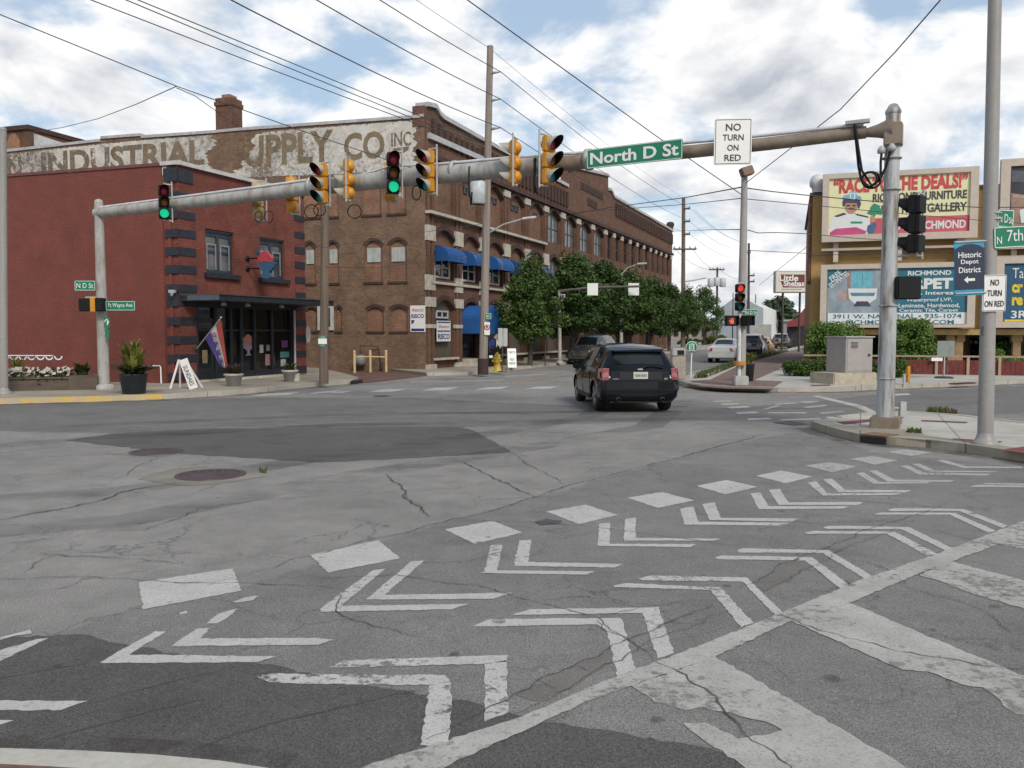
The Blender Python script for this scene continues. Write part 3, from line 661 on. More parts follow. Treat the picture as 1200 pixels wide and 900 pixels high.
q = [FW.P(.32, 0, -.32), FW.P(LEN, 0, -.32), FW.P(LEN, 0, 0) + W * wid, FL.P(wid, 0, -.32)]
mb.prism([Vector((v.x, v.y, 0)) for v in q], (0, 0, core_top)); mb.build('wall', BRF, wh)
fr = MB(); inf = MB(); ol = MB()
for i in range(19):
    a, b = S[i], S[i + 1]; pw = min(.42, (b - a) * .17); o0, o1 = a + pw, b - pw; hw = (o1 - o0) / 2
    nar = i >= 9
    rs = hw * (.42 if not nar else .2)
    # storey 1
    t1 = zc(350.5); arch_wall(fr, FW, a, b, 0, zF1, o0, o1, zc(422), t1 - rs, rs, -.3, 0)
    if i == 1: pass
    else:
        ol.fbox(FW, o0, o1, zc(422), t1 - rs * .9, -.28, -.2)
        ol.prism(arch_poly(FW, o0 + .01, o1 - .01, t1 - rs, t1 - rs, rs, -.27), FW.n * .06)
    # storey 2
    t2 = zc(266.5); arch_wall(fr, FW, a, b, zF1, zF2, o0, o1, zc(326), t2 - rs, rs, -.3, 0)
    # storey 3
    t3 = zc(190); arch_wall(fr, FW, a, b, zF2, zTop, o0, o1, zc(243.5), t3 - rs, rs, -.3, 0)
    if i < 5:
        for (lo, hi) in ((zc(326), t2 - rs), (zc(243.5), t3 - rs)):
            inf.prism(arch_poly(FW, o0, o1, lo, hi, rs, -.29), FW.n * .11)
    if i < 5:
        w0, w1 = (o0 + .25 * hw, o1 - .25 * hw); window(FW, w0, w1, zc(324), zc(297), 0, -.17, wh, WFRM, GLASS, .09, 1, (.5,))
        if i >= 1:
            for e in ((-.42, -.06), (.1, .46)) if i < 4 else ((-.1, .3),):
                c = (o0 + o1) / 2; window(FW, c + e[0] * hw * 1.1, c + e[1] * hw * 1.1, zc(211), zc(202.5), 0, -.17, wh, DKMET, GLASS, .05, 0, ())
    else:
        window(FW, o0, o1, zc(326), t2 - rs, rs, -.22, wh, DKMET, CURT if i in (5, 6) else GLASS, .1, 1, (.5,))
        window(FW, o0, o1, zc(243.5), t3 - rs, rs, -.22, wh, DKMET, CURT if i in (5, 6, 7, 8) else GLASS, .1 if not nar else .07, 1, (.45,))
fr.build('arcade_wall', BRF, wh); build_each(inf, 'infill_panel', BRI, wh); build_each(ol, 'ground_floor_panel', OLIVE, wh)
pr = MB(); cap = MB(); hood = MB()
for i, s in enumerate(S):
    w = .36 if i < 10 else .24
    for k in (-1, 1): pr.fbox(FW, s + k * w * .55 - w * .34, s + k * w * .55 + w * .34, zc(428), zF3, 0, .085)
    for (ya, yb, ex) in ((187.5, 197, .06), (264, 282, .06), (348, 359.5, .06), (380, 384.5, .1), (427, 436.4, .12)):
        if i >= 10 and ya > 340: continue
        if ya < 190 and i < 3: continue
        cap.fbox(FW, max(s - w - ex, -.02), s + w + ex, zc(yb), zc(ya), -.05, .12)
    if i < 10: cap.fbox(FW, s - w - .04, s + w + .04, zc(340), zc(322), -.05, .10)
build_each(pr, 'pier', BRF, wh); build_each(cap, 'stone_block', STONE, wh)
for i in range(19):
    a, b = S[i], S[i + 1]; pw = min(.42, (b - a) * .17); o0, o1 = a + pw, b - pw; hw = (o1 - o0) / 2; rs = hw * (.42 if i < 9 else .2); c = (o0 + o1) / 2
    for t in (zc(350.5), zc(266.5), zc(190)):
        pts = [(o0 + (o1 - o0) * k / 8, t - rs + rs * (1 - ((o0 + (o1 - o0) * k / 8 - c) / hw) ** 2)) for k in range(9)]
        for (p, r_), (p2, r2) in zip(pts, pts[1:]): hood.prism([FW.P(p, r_ + .02, 0), FW.P(p2, r2 + .02, 0), FW.P(p2, r2 + .24, 0), FW.P(p, r_ + .24, 0)], FW.n * .07)
build_each(hood, 'arch_hood', BRD, wh)
mb = MB(); mb.fbox(FW, -.05, S[5] - .4, zc(251), zc(247.6), 0, .3); mb.fbox(FW, .4, S[9], zc(332), zc(329), 0, .16); mb.build('string_course', STONE, wh)
mb = MB(); mb.fbox(FW, .55, S[1] - .4, zc(422.5), zc(420), 0, .26); mb.fbox(FW, S[2] + .4, S[9], zc(422.5), zc(420), 0, .26); mb.build('stone_ledge', STONE, wh)
# parapet
top_px = [(500.5, 126), (508, 127), (510, 130), (513, 136), (518, 140.5), (568, 168), (640, 207), (664, 219.5), (664.5, 200), (672, 197.5), (709, 206), (712, 208), (712.3, 223), (715, 224), (718, 231.5), (786.5, 271)]
tp = [FW.at(x, y) for x, y in top_px]; tp[0] = (0, tp[0][1]); tp[-1] = (LEN, tp[-1][1])
mb = MB(); mb.prism([FW.P(0, zTop, -.45)] + [FW.P(LEN, zTop, -.45)] + [FW.P(a, z, -.45) for a, z in reversed(tp)], FW.n * .5)
mb.build('parapet', BRF, wh)
mb = MB()
for (a, z), (b, z2) in zip(tp, tp[1:]):
    if abs(b - a) < .15: continue
    mb.prism([FW.P(a, z, -.5), FW.P(b, z2, -.5), FW.P(b, z2 + .2, -.5), FW.P(a, z + .2, -.5)], FW.n * .68)
mb.build('coping', COPE, wh)
# corbel table, string under it, raised name panel
mb = MB()
sA, sB = FW.at(520, 166)[0], FW.at(563, 185)[0]
zA, zB = FW.at(501, 160)[1], FW.at(563, 187)[1]
mb.prism([FW.P(.1, zA - .12, .05), FW.P(sB, zB - .12, .05), FW.P(sB, zB + .14, .05), FW.P(.1, zA + .14, .05)], FW.n * .15)
mb.build('pale_band', COPE, wh)
mb = MB()
def ztop(s):
    for (a, z), (b, z2) in zip(tp, tp[1:]):
        if a <= s <= b and b > a: return z + (z2 - z) * (s - a) / (b - a)
    return tp[-1][1]
s = sB
while s < LEN - .5:
    if not (FW.s_(662, 215) < s < FW.s_(719, 215)):
        t = ztop(s); mb.fbox(FW, s, s + .3, t - 1.35, t - .35, .05, .2)
    s += .62
s = .5
while s < sB:
    t = ztop(s); mb.fbox(FW, s, s + .3, t - 1.2, t - .5, .05, .17); s += .62
mb.fbox(FW, .3, LEN, zTop - .1, zTop + .12, .0, .22)
mb.build('corbel_table', BRD, wh)
mb = MB(); g0, g1 = FW.s_(680, 220), FW.s_(706, 225)
for (k, a, b) in ((1.1, 0, 1), (2.0, .28, .72)):
    t = ztop((g0 + g1) / 2) - k; n = 11 if a == 0 else 5
    for j in range(n):
        u0 = g0 + (g1 - g0) * (a + (b - a) * j / n); mb.fbox(FW, u0, u0 + (g1 - g0) * (b - a) / n * .7, t - .5, t, .05, .1)
build_each(mb, 'name_relief', BRD, wh)
# vent and finial on the roof line, finial at the far end
mb = MB(); e = FW.P(LEN - .4, tp[-1][1] + .2, -.1); mb.lathe(e, [(.28, 0), (.28, .15), (.34, .22), (.42, .5), (.32, .72), (0, .8)], 12); mb.build('corner_finial', BRD, wh)
v = FW.at(673, 211); mb = MB(); mb.fbox(FW, v[0] - .5, v[0] + .5, v[1] - .1, v[1] + .7, -2.5, -1.8); mb.build('roof_vent', COPE, wh)
# side wall with three rows of bricked-up windows
sw = MB(); si = MB(); su = MB(); hd = MB()
rows = [(zl(480, 262)[1], None, [(305, 320), (330, 345), (355.5, 377), (384, 397), (425, 447), (455, 476)], (250, 216, 211), 'C'),
        (zl(480, 345)[1], None, [(305, 320), (333, 346), (355.6, 369.5), (383, 397), (427, 448), (455.5, 476.5)], (330, 288, 281.5), 'A'),
        (0, None, [(305, 320), (333, 346), (357, 371), (392.5, 399.5), (429, 449), (457, 477)], (388, 364, 360), 'B')]
zb = [0, zl(480, 345)[1], zl(480, 262)[1], zl(480, 200)[1]]
for r_, (y0, _, wins, (yb, ys, yt), key) in enumerate(rows):
    z0, z1 = (zb[2], zb[3]) if key == 'C' else (zb[1], zb[2]) if key == 'A' else (zb[0], zb[1])
    ss = sorted([tuple(sorted((FL.s_(a, 300), FL.s_(b, 300)))) for a, b in wins]); lo = -.0
    b_, sp_, t_ = zl(466, yb)[1], zl(466, ys)[1], zl(466, yt)[1]
    for k, (a, b) in enumerate(ss):
        hi = (b + ss[k + 1][0]) / 2 if k + 1 < len(ss) else b + .6
        arch_wall(sw, FL, lo, hi, z0, z1, a, b, b_, sp_, t_ - sp_, -.3, 0)
        si.prism(arch_poly(FL, a, b, b_, sp_, t_ - sp_, -.27), FL.n * .17)
        su.fbox(FL, a - .05, b + .05, b_ - .1, b_, -.1, .05)
        c, hw = (a + b) / 2, (b - a) / 2 + .06
        for k2 in range(8):
            u0, u1 = a - .06 + (2 * hw) * k2 / 8, a - .06 + 2 * hw * (k2 + 1) / 8
            f_ = lambda u: sp_ + (t_ - sp_) * (1 - ((u - c) / hw) ** 2)
            hd.prism([FL.P(u0, f_(u0) + .02, 0), FL.P(u1, f_(u1) + .02, 0), FL.P(u1, f_(u1) + .15, 0), FL.P(u0, f_(u0) + .15, 0)], FL.n * .02)
        if key == 'A':
            o = MB(); o.fbox(FL, a + .12, b - .12, sp_ - .72, sp_ - .06, -.1, -.05); f = o.build('transom_light', mat('whitened_pane', (.36, .38, .36), .5), wh)
            o = MB(); o.fbox(FL, (a + b) / 2 - .02, (a + b) / 2 + .02, sp_ - .72, sp_ - .06, -.05, -.03); o.build('glazing_bar', GREYB, f)
        lo = hi
    sw.fbox(FL, lo, wid, z0, z1, -.3, 0)
topL = [(6, 178.5), (33, 175.5), (118, 166), (118.5, 163), (165, 159.5), (166, 162), (252, 156), (277, 153.5), (488, 138.5), (500, 137)]
tL = [FL.at(x, y) for x, y in topL]; tL[-1] = (0.06, tL[-1][1]); tL.insert(0, (wid, tL[0][1]))
sw.prism([FL.P(0.0, zb[3], -.3), FL.P(wid, zb[3], -.3)] + [FL.P(a, z, -.3) for a, z in tL], FL.n * .3)
sw.build('side_wall', BRL, wh); build_each(si, 'bricked_up_window', BRIL, wh); build_each(su, 'window_sill', BRD, wh); build_each(hd, 'arch_lintel', BRD, wh)
mb = MB(); mb.fbox(FL, 0, .62, zc(150), zc(126), -.45, .03); mb.build('corner_pier', BRF, wh)
mb = MB()
for (a, z), (b, z2) in zip(tL, tL[1:]):
    if abs(a - b) > .3: mb.prism([FL.P(a, z, -.4), FL.P(b, z2, -.4), FL.P(b, z2 + .14, -.4), FL.P(a, z + .14, -.4)], FL.n * .46)
mb.build('side_coping', COPE, wh)
GB = glass('bathroom_glass', (.05, .07, .1), .1)
a, b = sorted((FL.s_(373, 370), FL.s_(391.5, 370))); window(FL, a, b, zl(380, 387)[1], zl(380, 357)[1], 0, .02, wh, WFRM, GB, .16, 0, ())
# chimney
a, b = sorted((FL.s_(252.5, 130, -2), FL.s_(271.5, 130, -2))); cz = FL.at(265, 114, -2)[1]
mb = MB(); mb.fbox(FL, a, b, zl(265, 170)[1], cz, -2.9, -2); mb.fbox(FL, a - .05, b + .05, cz - .4, cz - .2, -2.95, -1.95); ch = mb.build('chimney', BRF, wh)
mb = MB(); mb.fbox(FL, a + .25, b - .25, cz, cz + .22, -2.8, -2.2); mb.build('chimney_pot', mat('terracotta', (.22, .12, .08), .8), ch)
# faded painted wall sign
GW = worn('ghost_white_paint', (.52, .50, .455), (.38, .52), 4.2, weight=.5, coarse=.22, stretch=(1, 1, 1), var=.3)
GW2 = worn('ghost_white_paint_solid', (.52, .50, .455), (.36, .48), 6, weight=.45, coarse=.3, var=.3)
GT = worn('ghost_letter_paint', (.20, .155, .10), (.36, .5), 4.5, weight=.4, coarse=.4, var=.25)
GTF = worn('ghost_letter_paint_faded', (.19, .145, .098), (.42, .53), 3.2, weight=.45, coarse=.35, var=.25)
def wallpoly(pts, d, m, name, jag=0):
    if jag:
        rj = random.Random(len(pts)); o_ = []; wk = [0.0]
        def jx(): wk[0] = wk[0] * .72 + rj.uniform(-jag, jag) * .55; return wk[0]
        for (xa, ya), (xb, yb) in zip(pts, pts[1:] + pts[:1]):
            n_ = max(1, int(math.hypot(xb - xa, yb - ya) / 1.5)); flat = abs(yb - ya) < .25 * abs(xb - xa)
            o_ += [(xa + (xb - xa) * k / n_ + (0 if flat else jx()), ya + (yb - ya) * k / n_ + (rj.uniform(-.6, .6) if flat else 0)) for k in range(n_)]
        pts = o_
    mb = MB(); mb.prism([FL.P(*FL.at(x, y), d) for x, y in pts], FL.n * .004); return mb.build(name, m, wh)
wallpoly([(8, 181), (118, 169), (166, 164.5), (248, 158.5), (252, 165), (240, 180), (250, 203), (200, 205), (8, 214)], .006, GW, 'painted_band', 7)
wallpoly([(318, 154), (488, 141), (488.5, 200), (300, 207.5), (262, 207.5), (285, 196), (296, 168), (300, 158)], .006, GW2, 'painted_band', 7)
def wtext(body, x0, x1, yt, yb, m, bold=.02):
    (a, z0), (b, z1) = FL.at(x0, yt), FL.at(x1, yb); xm = (x0 + x1) / 2
    zt, zb_ = FL.at(xm, yt)[1], FL.at(xm, yb)[1]
    c = FL.P((a + b) / 2, (zt + zb_) / 2, .016)
    return text(body, c, -FL.d, UP, abs(a - b), abs(zt - zb_), m, wh, bold, 'painted_lettering', .003)
wtext('INDUSTRIAL', 48, 240, 170.5, 200, GTF, .035); wtext('N', 9, 26, 184, 210, GTF, .035)
wtext('UPPLY', 286, 391, 156, 193, GT, .03); wtext('CO', 403, 451, 154.5, 187, GT, .03); wtext('INC', 458.5, 482, 154.5, 171.5, GT, .02)
wallpoly([(460, 174), (480, 171.5), (478, 176), (470, 181), (463, 178)], .012, GT, 'painted_shield')
# awnings
def awning(i, label=None):
    a, b = S[i], S[i + 1]; pw = min(.42, (b - a) * .17); o0, o1 = a + pw * 1.25, b - pw * 1.25; zt, z0 = zc(285.5), zc(305); dp = .72
    mb = MB(); prof = [(0.02, zt)] + [(dp * math.sin(R(15 * k)), z0 + .2 + (zt - z0 - .2) * math.cos(R(15 * k))) for k in range(1, 7)] + [(dp, z0)]
    for (d, z), (d2, z2) in zip(prof, prof[1:]): mb.face([FW.P(o0, z, d), FW.P(o1, z, d), FW.P(o1, z2, d2), FW.P(o0, z2, d2)], 1, True)
    for o in (o0, o1): mb.face([FW.P(o, z0, 0.02)] + [FW.P(o, z, d) for d, z in prof], 0)
    mb.build('awning', [BLUEA, BLUEG], wh)
for i in range(5): awning(i)
# entrance bay with its tall blue barrel awning
a, b = S[1] + .42, S[2] - .42; c = (a + b) / 2; hw = (b - a) / 2 + .12; zs, zt, zb_ = zc(372), zc(355), zc(391)
prof = [(c - hw, zb_)] + [(c - hw * math.cos(R(180 * k / 12)), zs + (zt - zs) * math.sin(R(180 * k / 12))) for k in range(13)] + [(c + hw, zb_)]
mb = MB()
for (p, z), (p2, z2) in zip(prof, prof[1:]): mb.face([FW.P(p, z, .02), FW.P(p2, z2, .02), FW.P(p2, z2, 1.5), FW.P(p, z, 1.5)], 0, True)
mb.face([FW.P(p, z, 1.5) for p, z in prof], 0); mb.build('awning', BLUEA, wh)
text('K', FW.P(c + hw + .01, zc(388), 1.1), FW.n, UP, .35, .5, SWHITE, wh, .03, 'awning_lettering') if False else None
mb = MB(); mb.fbox(FW, a, b, 0, zc(352), -.29, -.22); mb.build('entrance_surround', DKMET, wh)
mb = MB(); mb.fbox(FW, a + .25, c + .1, .35, zc(392), -.22, -.16); dr = mb.build('door', NAVY, wh)
mb = MB(); mb.fbox(FW, a + .42, c - .08, .9, zc(396), -.16, -.15); mb.build('pane', GLASS, dr)
mb = MB(); mb.fbox(FW, c + .2, b - .1, .35, zc(394), -.22, -.17); mb.build('side_light', GLASS, wh)
mb = MB(); mb.fbox(FW, a - .1, b + .05, 0, .5, -.2, .55); mb.fbox(FW, a - .1, b - .4, 0, .28, .55, 1.0); mb.build('doorstep', STONE, wh)
a, b = S[0] + .42, S[1] - .42; window(FW, a + .5, b - .4, zc(372.5), zc(363), 0, -.19, wh, WFRM, GLASS, .08, 1, ())
for i in (2, 3): 
    a, b = S[i] + .42, S[i + 1] - .42; window(FW, a + .3, b - .3, zc(372.5), zc(363), 0, -.19, wh, OLIVE, GLASS, .08, 1, ())

# banners on the warehouse
RB = mat('banner_blue', (.02, .03, .16), .5); RR = mat('banner_red', (.42, .09, .08), .5)
def banner(pl, x0, x1, yt, yb, d, label, lower):
    a, b = sorted((pl.s_(x0, 380, d), pl.s_(x1, 380, d))); xm = (x0 + x1) / 2; zt, z0 = pl.at(xm, yt, d)[1], pl.at(xm, yb, d)[1]
    t = thing('wall_banner', label, 'banner', pl.P((a + b) / 2, z0, d))
    mb = MB(); mb.fbox(pl, a, b, z0, zt, d, d + .02); mb.build('panel', SWHITE, t)
    r = pl.d if pl.d.x > 0 else -pl.d; c = (a + b) / 2; w, h = b - a, zt - z0
    text('Assoc', pl.P(c, zt - h * (.16 if lower else .27), d + .026), r, UP, w * .8, h * .14, RR, t, 0)
    text('RISCO', pl.P(c, z0 + h * (.60 if lower else .24), d + .026), r, UP, w * .84, h * (.15 if lower else .26), RB, t, .02)
    mb = MB()
    if lower:
        mb.fbox(pl, a + .05, b - .05, z0 + h * .03, z0 + h * .13, d + .02, d + .027); e = a if pl.d.x > 0 else b; k = 1 if pl.d.x > 0 else -1
        mb.prism([pl.P(e + k * w * .06, z0 + h * .45, d + .021), pl.P(e + k * w * .3, z0 + h * .45, d + .021), pl.P(e + k * w * .22, z0 + h * .34, d + .021), pl.P(e + k * w * .1, z0 + h * .28, d + .021)], pl.n * .006)
    else:
        for f in (.93, .5): mb.fbox(pl, a + .06, b - .06, z0 + h * f - .03, z0 + h * f + .03, d + .02, d + .027)
    mb.build('printed_bar', RB, t)
banner(FL, 481, 498.5, 358, 389, .02, 'white banner with dark logo at the corner of the brick side wall', True)
banner(FW, 511.5, 527.5, 376, 400, .04, 'white banner reading in blue and red on the ground floor front beside the entrance', False)
# bunting over the entrance
bt = thing('bunting', 'red white and blue bunting hanging from the blue entrance awning', 'bunting', FW.P(c, zc(392), 1.6))
sx0, sx1 = S[1] + .3, S[2] - .25
for j, m_ in enumerate((RB, SWHITE, RR)):
    mb = MB(); n = 8; w = .3
    for k in range(n):
        f0, f1 = k / n, (k + 1) / n
        zz = lambda f: zc(393) + 1.0 * (f ** 1.2) - .35
        A = lambda f, h: FW.P(sx0 + (sx1 - sx0) * (j + f) / 3, zc(401) + (zc(389) - zc(401)) * ((j + f) / 3) ** .8 - h * (.5 + .2 * math.sin(f * 9)), 1.55 + .05 * math.sin(f * 12 + j))
        mb.face([A(f0, 1), A(f1, 1), A(f1, 0), A(f0, 0)], 0, True)
    mb.build('cloth', m_, bt)

# ---------------------------------------------------------------- far-left annex behind the side wall
an = thing('brick_annex', 'brown brick upper storey with a white sloping side at the far left roofline', 'building', D(20, 380, 62))
AN = Plane(D(-100, 389, 62), -W)
mb = MB(); a0, a1 = AN.s_(-80, 170), AN.s_(34, 165); zt = AN.at(20, 153)[1]; mb.fbox(AN, a0, a1, 0, zt, -14, 0); mb.build('wall', BRF, an)
mb = MB(); b1 = AN.s_(76, 168); mb.prism([AN.P(a1, 0, -.4), AN.P(b1, 0, -.4), AN.P(b1, AN.at(76, 169)[1], -.4), AN.P(a1, AN.at(34, 155)[1], -.4)], AN.n * -.3); mb.build('white_side', mat('white_cladding', (.45, .46, .47), .6), an)
mb = MB(); mb.fbox(AN, a0, a1 + .1, zt, zt + .3, -14, .15); mb.build('roof_edge', BRD, an)
mb = MB(); mb.prism(arch_poly(AN, AN.s_(9, 165), AN.s_(24, 165), AN.at(15, 178)[1], AN.at(15, 167)[1], .6, .02), AN.n * .05); mb.build('window', mat('boarded_window', (.25, .13, .075), .8), an)

# ---------------------------------------------------------------- small red corner building
RFp = G(214, 454) - Vector((U.y, -U.x, 0)) * .3; RF = Plane(RFp, U, .3); RLw = Plane(RFp, W)
rb = thing('corner_restaurant', 'two storey brick red corner restaurant with navy striped quoins and a flat canopy', 'restaurant', RFp)
REDP = brick('red_painted_brick_side', (.178, .050, .036), (.162, .047, .034), (.145, .042, .032), (.115, .036, .03), (.5, .85), painted=True, ms=.011, mot=.5, stscale=.9)
REDF = brick('red_brick_front', (.20, .06, .042), (.165, .05, .037), (.12, .044, .035), (.095, .033, .027), (.5, .8))
zr = lambda y: RF.at(216, y)[1]
sE = RF.s_(357, 300); wl = RLw.s_(-350, 300)
zroof = RF.at(225, 197.4)[1]; zsideL = RLw.at(190, 194.5)[1]
mb = MB(); mb.prism([RF.P(0.0, 0, 0), RF.P(sE, 0, 0), RF.P(sE, 0, -.0) + W * wl, RLw.P(wl, 0, 0)], (0, 0, zroof - .6)); 
w1 = [sorted((RF.s_(x0, 300), RF.s_(x1, 300))) for x0, x1 in ((241.2, 274.5), (305, 333.5))]
mb.build('core', REDP, rb)
mb = MB(); z2 = zr(352); st0, st1 = RF.s_(230.5, 400), RF.s_(346, 400)
wz0, wz1 = RF.at(257, 321)[1], RF.at(257, 270)[1]
ed = [0, w1[0][0], w1[0][1], w1[1][0], w1[1][1], sE]
for k in (0, 2, 4): mb.fbox(RF, ed[k], ed[k + 1], z2, zroof, 0.003, .3)
for k in (1, 3): mb.fbox(RF, ed[k], ed[k + 1], z2, wz0, 0.003, .3); mb.fbox(RF, ed[k], ed[k + 1], wz1, zroof, 0.003, .3)
mb.fbox(RF, 0, st0, 0, z2, .003, .3); mb.fbox(RF, st1, sE, 0, z2, .003, .3); mb.build('front_wall', REDF, rb)
RF3 = Plane(RF.P(0, 0, .3), U)
mb = MB(); mb.fbox(RLw, RLw.s_(190, 200) , wl, 0, zsideL, .003, .04); mb.fbox(RLw, -.0, RLw.s_(196, 200), 0, zroof - .02, .003, .05); mb.build('side_wall', REDP, rb)
NAVQ = mat('navy_quoin', (.013, .016, .026), .6, var=.35, scale=6)
qd = MB(); tops = [225.3, 248, 269, 290, 311, 333.5, 371.5, 394, 415.5, 437]; hts = [7.6, 8.6, 9.6, 9.6, 9.6, 9, 9.5, 9, 9, 9]
lw = RLw.s_(195.5, 300)
qs = [(zr(t + h), zr(t)) for t, h in zip(tops, hts)] + [(zr(359), zr(344))]
for a, b in qs:
    qd.fbox(RF, -.0, RF.s_(229.5, 300), a, b, .3, .325); qd.fbox(RLw, -.3, lw, a, b, .05, .075)
    qd.fbox(RF, RF.s_(345.5, 300), sE + .0, a, b, .3, .325)
qd.fbox(RF, 0, RF.s_(225, 200), zr(214), zr(198.5), .3, .34); qd.fbox(RLw, -.3, lw, zr(214), zr(198.5), .05, .09)
build_each(qd, 'quoin', NAVQ, rb)
mb = MB(); mb.fbox(RF, -.05, sE + .1, zroof, zroof + .13, -.1, .42); mb.fbox(RLw, -.3, lw + .1, zroof, zroof + .13, -.1, .12); mb.build('coping', mat('coping_pale', (.45, .43, .42), .6), rb)
mb = MB(); mb.fbox(RLw, lw + .1, wl, zsideL, zsideL + .1, -.1, .08); mb.build('side_coping', mat('coping_red', (.13, .045, .04), .6), rb)
for a, b in w1:
    c = (a + b) / 2
    o = window(RF, a, b, wz0, wz1, 0, .12, rb, mat('navy_window', (.02, .03, .05), .5), CURT, .12, 1, (.5, .88))
    mb = MB()
    for e0, e1 in ((a + .14, c - .1), (c + .1, b - .14)):
        mb.fbox(RF, e0, e0 + .05, wz0 + .14, wz0 + 1.0, .19, .21); mb.fbox(RF, e1 - .05, e1, wz0 + .14, wz0 + 1.0, .19, .21); mb.fbox(RF, e0, e1, wz0 + .98, wz0 + 1.04, .19, .212)
    mb.build('sash', mat('sash_grey', (.2, .2, .2), .6), o)
    mb = MB(); mb.fbox(RF, a - .1, b + .2, wz0 - .16, wz0, .1, .42); mb.build('window_sill', NAVQ, rb)
# shop front
mb = MB(); zsf = z2; mb.fbox(RF, st0, st1, .28, zsf, .06, .1); mb.build('shop_window', SHOPG, rb)
mb = MB()
px_m = [231.5, 256, 274, 286, 301.5, 322, 344.5]
for x in px_m: s = RF3.s_(x, 400); mb.fbox(RF, s - .07, s + .07, .22, zsf, .1, .2)
mb.fbox(RF, st0, st1, zr(388), zr(386), .1, .17); mb.fbox(RF, st0, st1, .2, .42, .06, .19); mb.fbox(RF, st0, st1, zsf - .2, zsf, .1, .24); mb.build('shop_frame', NAVY, rb)
mb = MB(); mb.fbox(RF, st0, st1, 0, .2, .06, .5); mb.build('threshold', STONE, rb)
a, b = RF3.s_(233, 400), RF3.s_(254.5, 400); mb = MB(); mb.fbox(RF, a, b, .3, zr(372), .1, .16); dr = mb.build('door', mat('navy_door', (.012, .014, .02), .45), rb)
mb = MB(); mb.fbox(RF, a + .16, b - .16, .6, zr(378), .16, .165); mb.build('pane', SHOPG, dr)
mb = MB(); mb.fbox(RF, a + .3, a + .55, zr(427), zr(411), .165, .17); mb.build('menu_board', mat('menu_paper', (.2, .16, .09), .7), dr)
# stickers and posters in the shop window: sundae emblem, papers
def decal(x0, x1, y0, y1, m, name='window_poster', d=.105):
    a, b = RF.s_(x0, 400, d), RF.s_(x1, 400, d); xm = (x0 + x1) / 2; mb = MB(); mb.fbox(RF, a, b, RF.at(xm, y1, d)[1], RF.at(xm, y0, d)[1], d, d + .006); return mb.build(name, m, rb)
PAPER = mat('paper', (.36, .36, .35), .7); PINK = mat('pink_poster', (.33, .16, .17), .7); TEAL = mat('teal_poster', (.06, .16, .18), .7); MAUV = mat('mauve_glass', (.24, .19, .26), .6); CORAL = mat('coral_icecream', (.42, .14, .11), .6)
decal(304, 308.3, 404, 413.5, PAPER); decal(312, 320, 404, 411, mat('beige_poster', (.25, .21, .17), .7)); decal(310.5, 321, 415, 428, PINK); decal(328, 341, 412, 419, TEAL); decal(328.5, 334.5, 421, 429, PAPER); decal(330, 337, 399, 407, mat('purple_poster', (.14, .03, .12), .7))
def outline(pts, d, m, name, th=.008, sub=None):
    mb = MB(); mb.prism([RF.P(*RF.at(220 + x / 7.5, 340 + y / 7.5, d), d) for x, y in pts], RF.n * th); return mb.build(name, m, sub or rb)
outline([(478, 470), (578, 475), (580, 495), (560, 520), (545, 530), (545, 560), (560, 572), (505, 575), (522, 560), (522, 530), (490, 510)], .105, MAUV, 'sundae_emblem')
outline([(480, 470), (482, 440), (505, 405), (520, 388), (540, 390), (560, 410), (578, 450), (578, 474)], .105, CORAL, 'sundae_emblem'); outline([(452, 385), (470, 380), (492, 425), (482, 440)], .105, PAPER, 'sundae_emblem')
# flat canopy
cl, ch_ = RF3.s_(215.5, 348), 0
D1 = 1.9
zt = RF.at(256, 345.2, D1)[1]; zb_ = RF.at(256, 352, D1)[1]; ce = RF.s_(391, 352, D1); cs = RF.s_(256.5, 350, D1)
mb = MB(); mb.fbox(RF, cs, ce, zb_, zt, .31, D1); cn = mb.build('canopy', NAVY, rb)
mb = MB(); mb.fbox(RF, cs - .012, cs - .002, zb_ + .02, zt - .01, .6, D1 + .01); mb.build('canopy_end', mat('canopy_end_paint', (.06, .075, .10), .5), cn)
mb = MB(); mb.fbox(RF, cs, ce, zt, zt + .04, .3, D1 + .05); mb.build('canopy_top', DKMET, cn)
for x in (262, 290, 330):
    mb = MB(); s = RF.s_(x, 353, 1.2); mb.lathe(RF.P(s, zb_ - .13, 1.2), [(.09, 0), (.1, .06), (.05, .13)], 10); mb.build('canopy_lamp', GREYB, cn)
# downpipe, hose pipe white
mb = MB(); s = RF3.s_(344, 400); mb.tube([RF.P(s, .3, .36), RF.P(s, zsf - .2, .36)], .045, 8); mb.build('downpipe', GREYB, rb)
# hanging sign: an ice cream shape on two brackets
hs = thing('hanging_sign', 'red and blue ice cream shaped sign on two dark brackets above the canopy', 'sign', RF3.P(RF3.s_(290, 307), RF3.at(290, 307)[1], 0))
hz1, hz2 = RF3.at(290, 303)[1], RF3.at(290, 315)[1]; s = RF3.s_(289.5, 307); dd = .95
mb = MB()
for z in (hz1, hz2): mb.tube([RF3.P(s, z, .0), RF3.P(s, z, .95)], .03, 8); mb.lathe(RF3.P(s, z, .0), [(.1, 0), (.1, .05), (.04, .08)], 10, 0, RF3.n)
mb.build('bracket', BLK, hs)
Y = (RF3.P(s, 5, .9)).y
cx_, cz_ = RF3.P(s, 0, 1.05), 0
def hpoly(pts, m, name, th, k=0):
    q = []
    for x, y in pts:   # crop(180,180,5.4545) pixels, on the plane that stands out from the wall
        p = ray(180 + x / 5.4545, 180 + y / 5.4545); o = RF3.P(s, 0, 0); t = (o - EYE).dot(U) / p.dot(U); q.append(EYE + p * t - U * k)
    mb = MB(); mb.prism(q, U * th); return mb.build(name, m, hs)
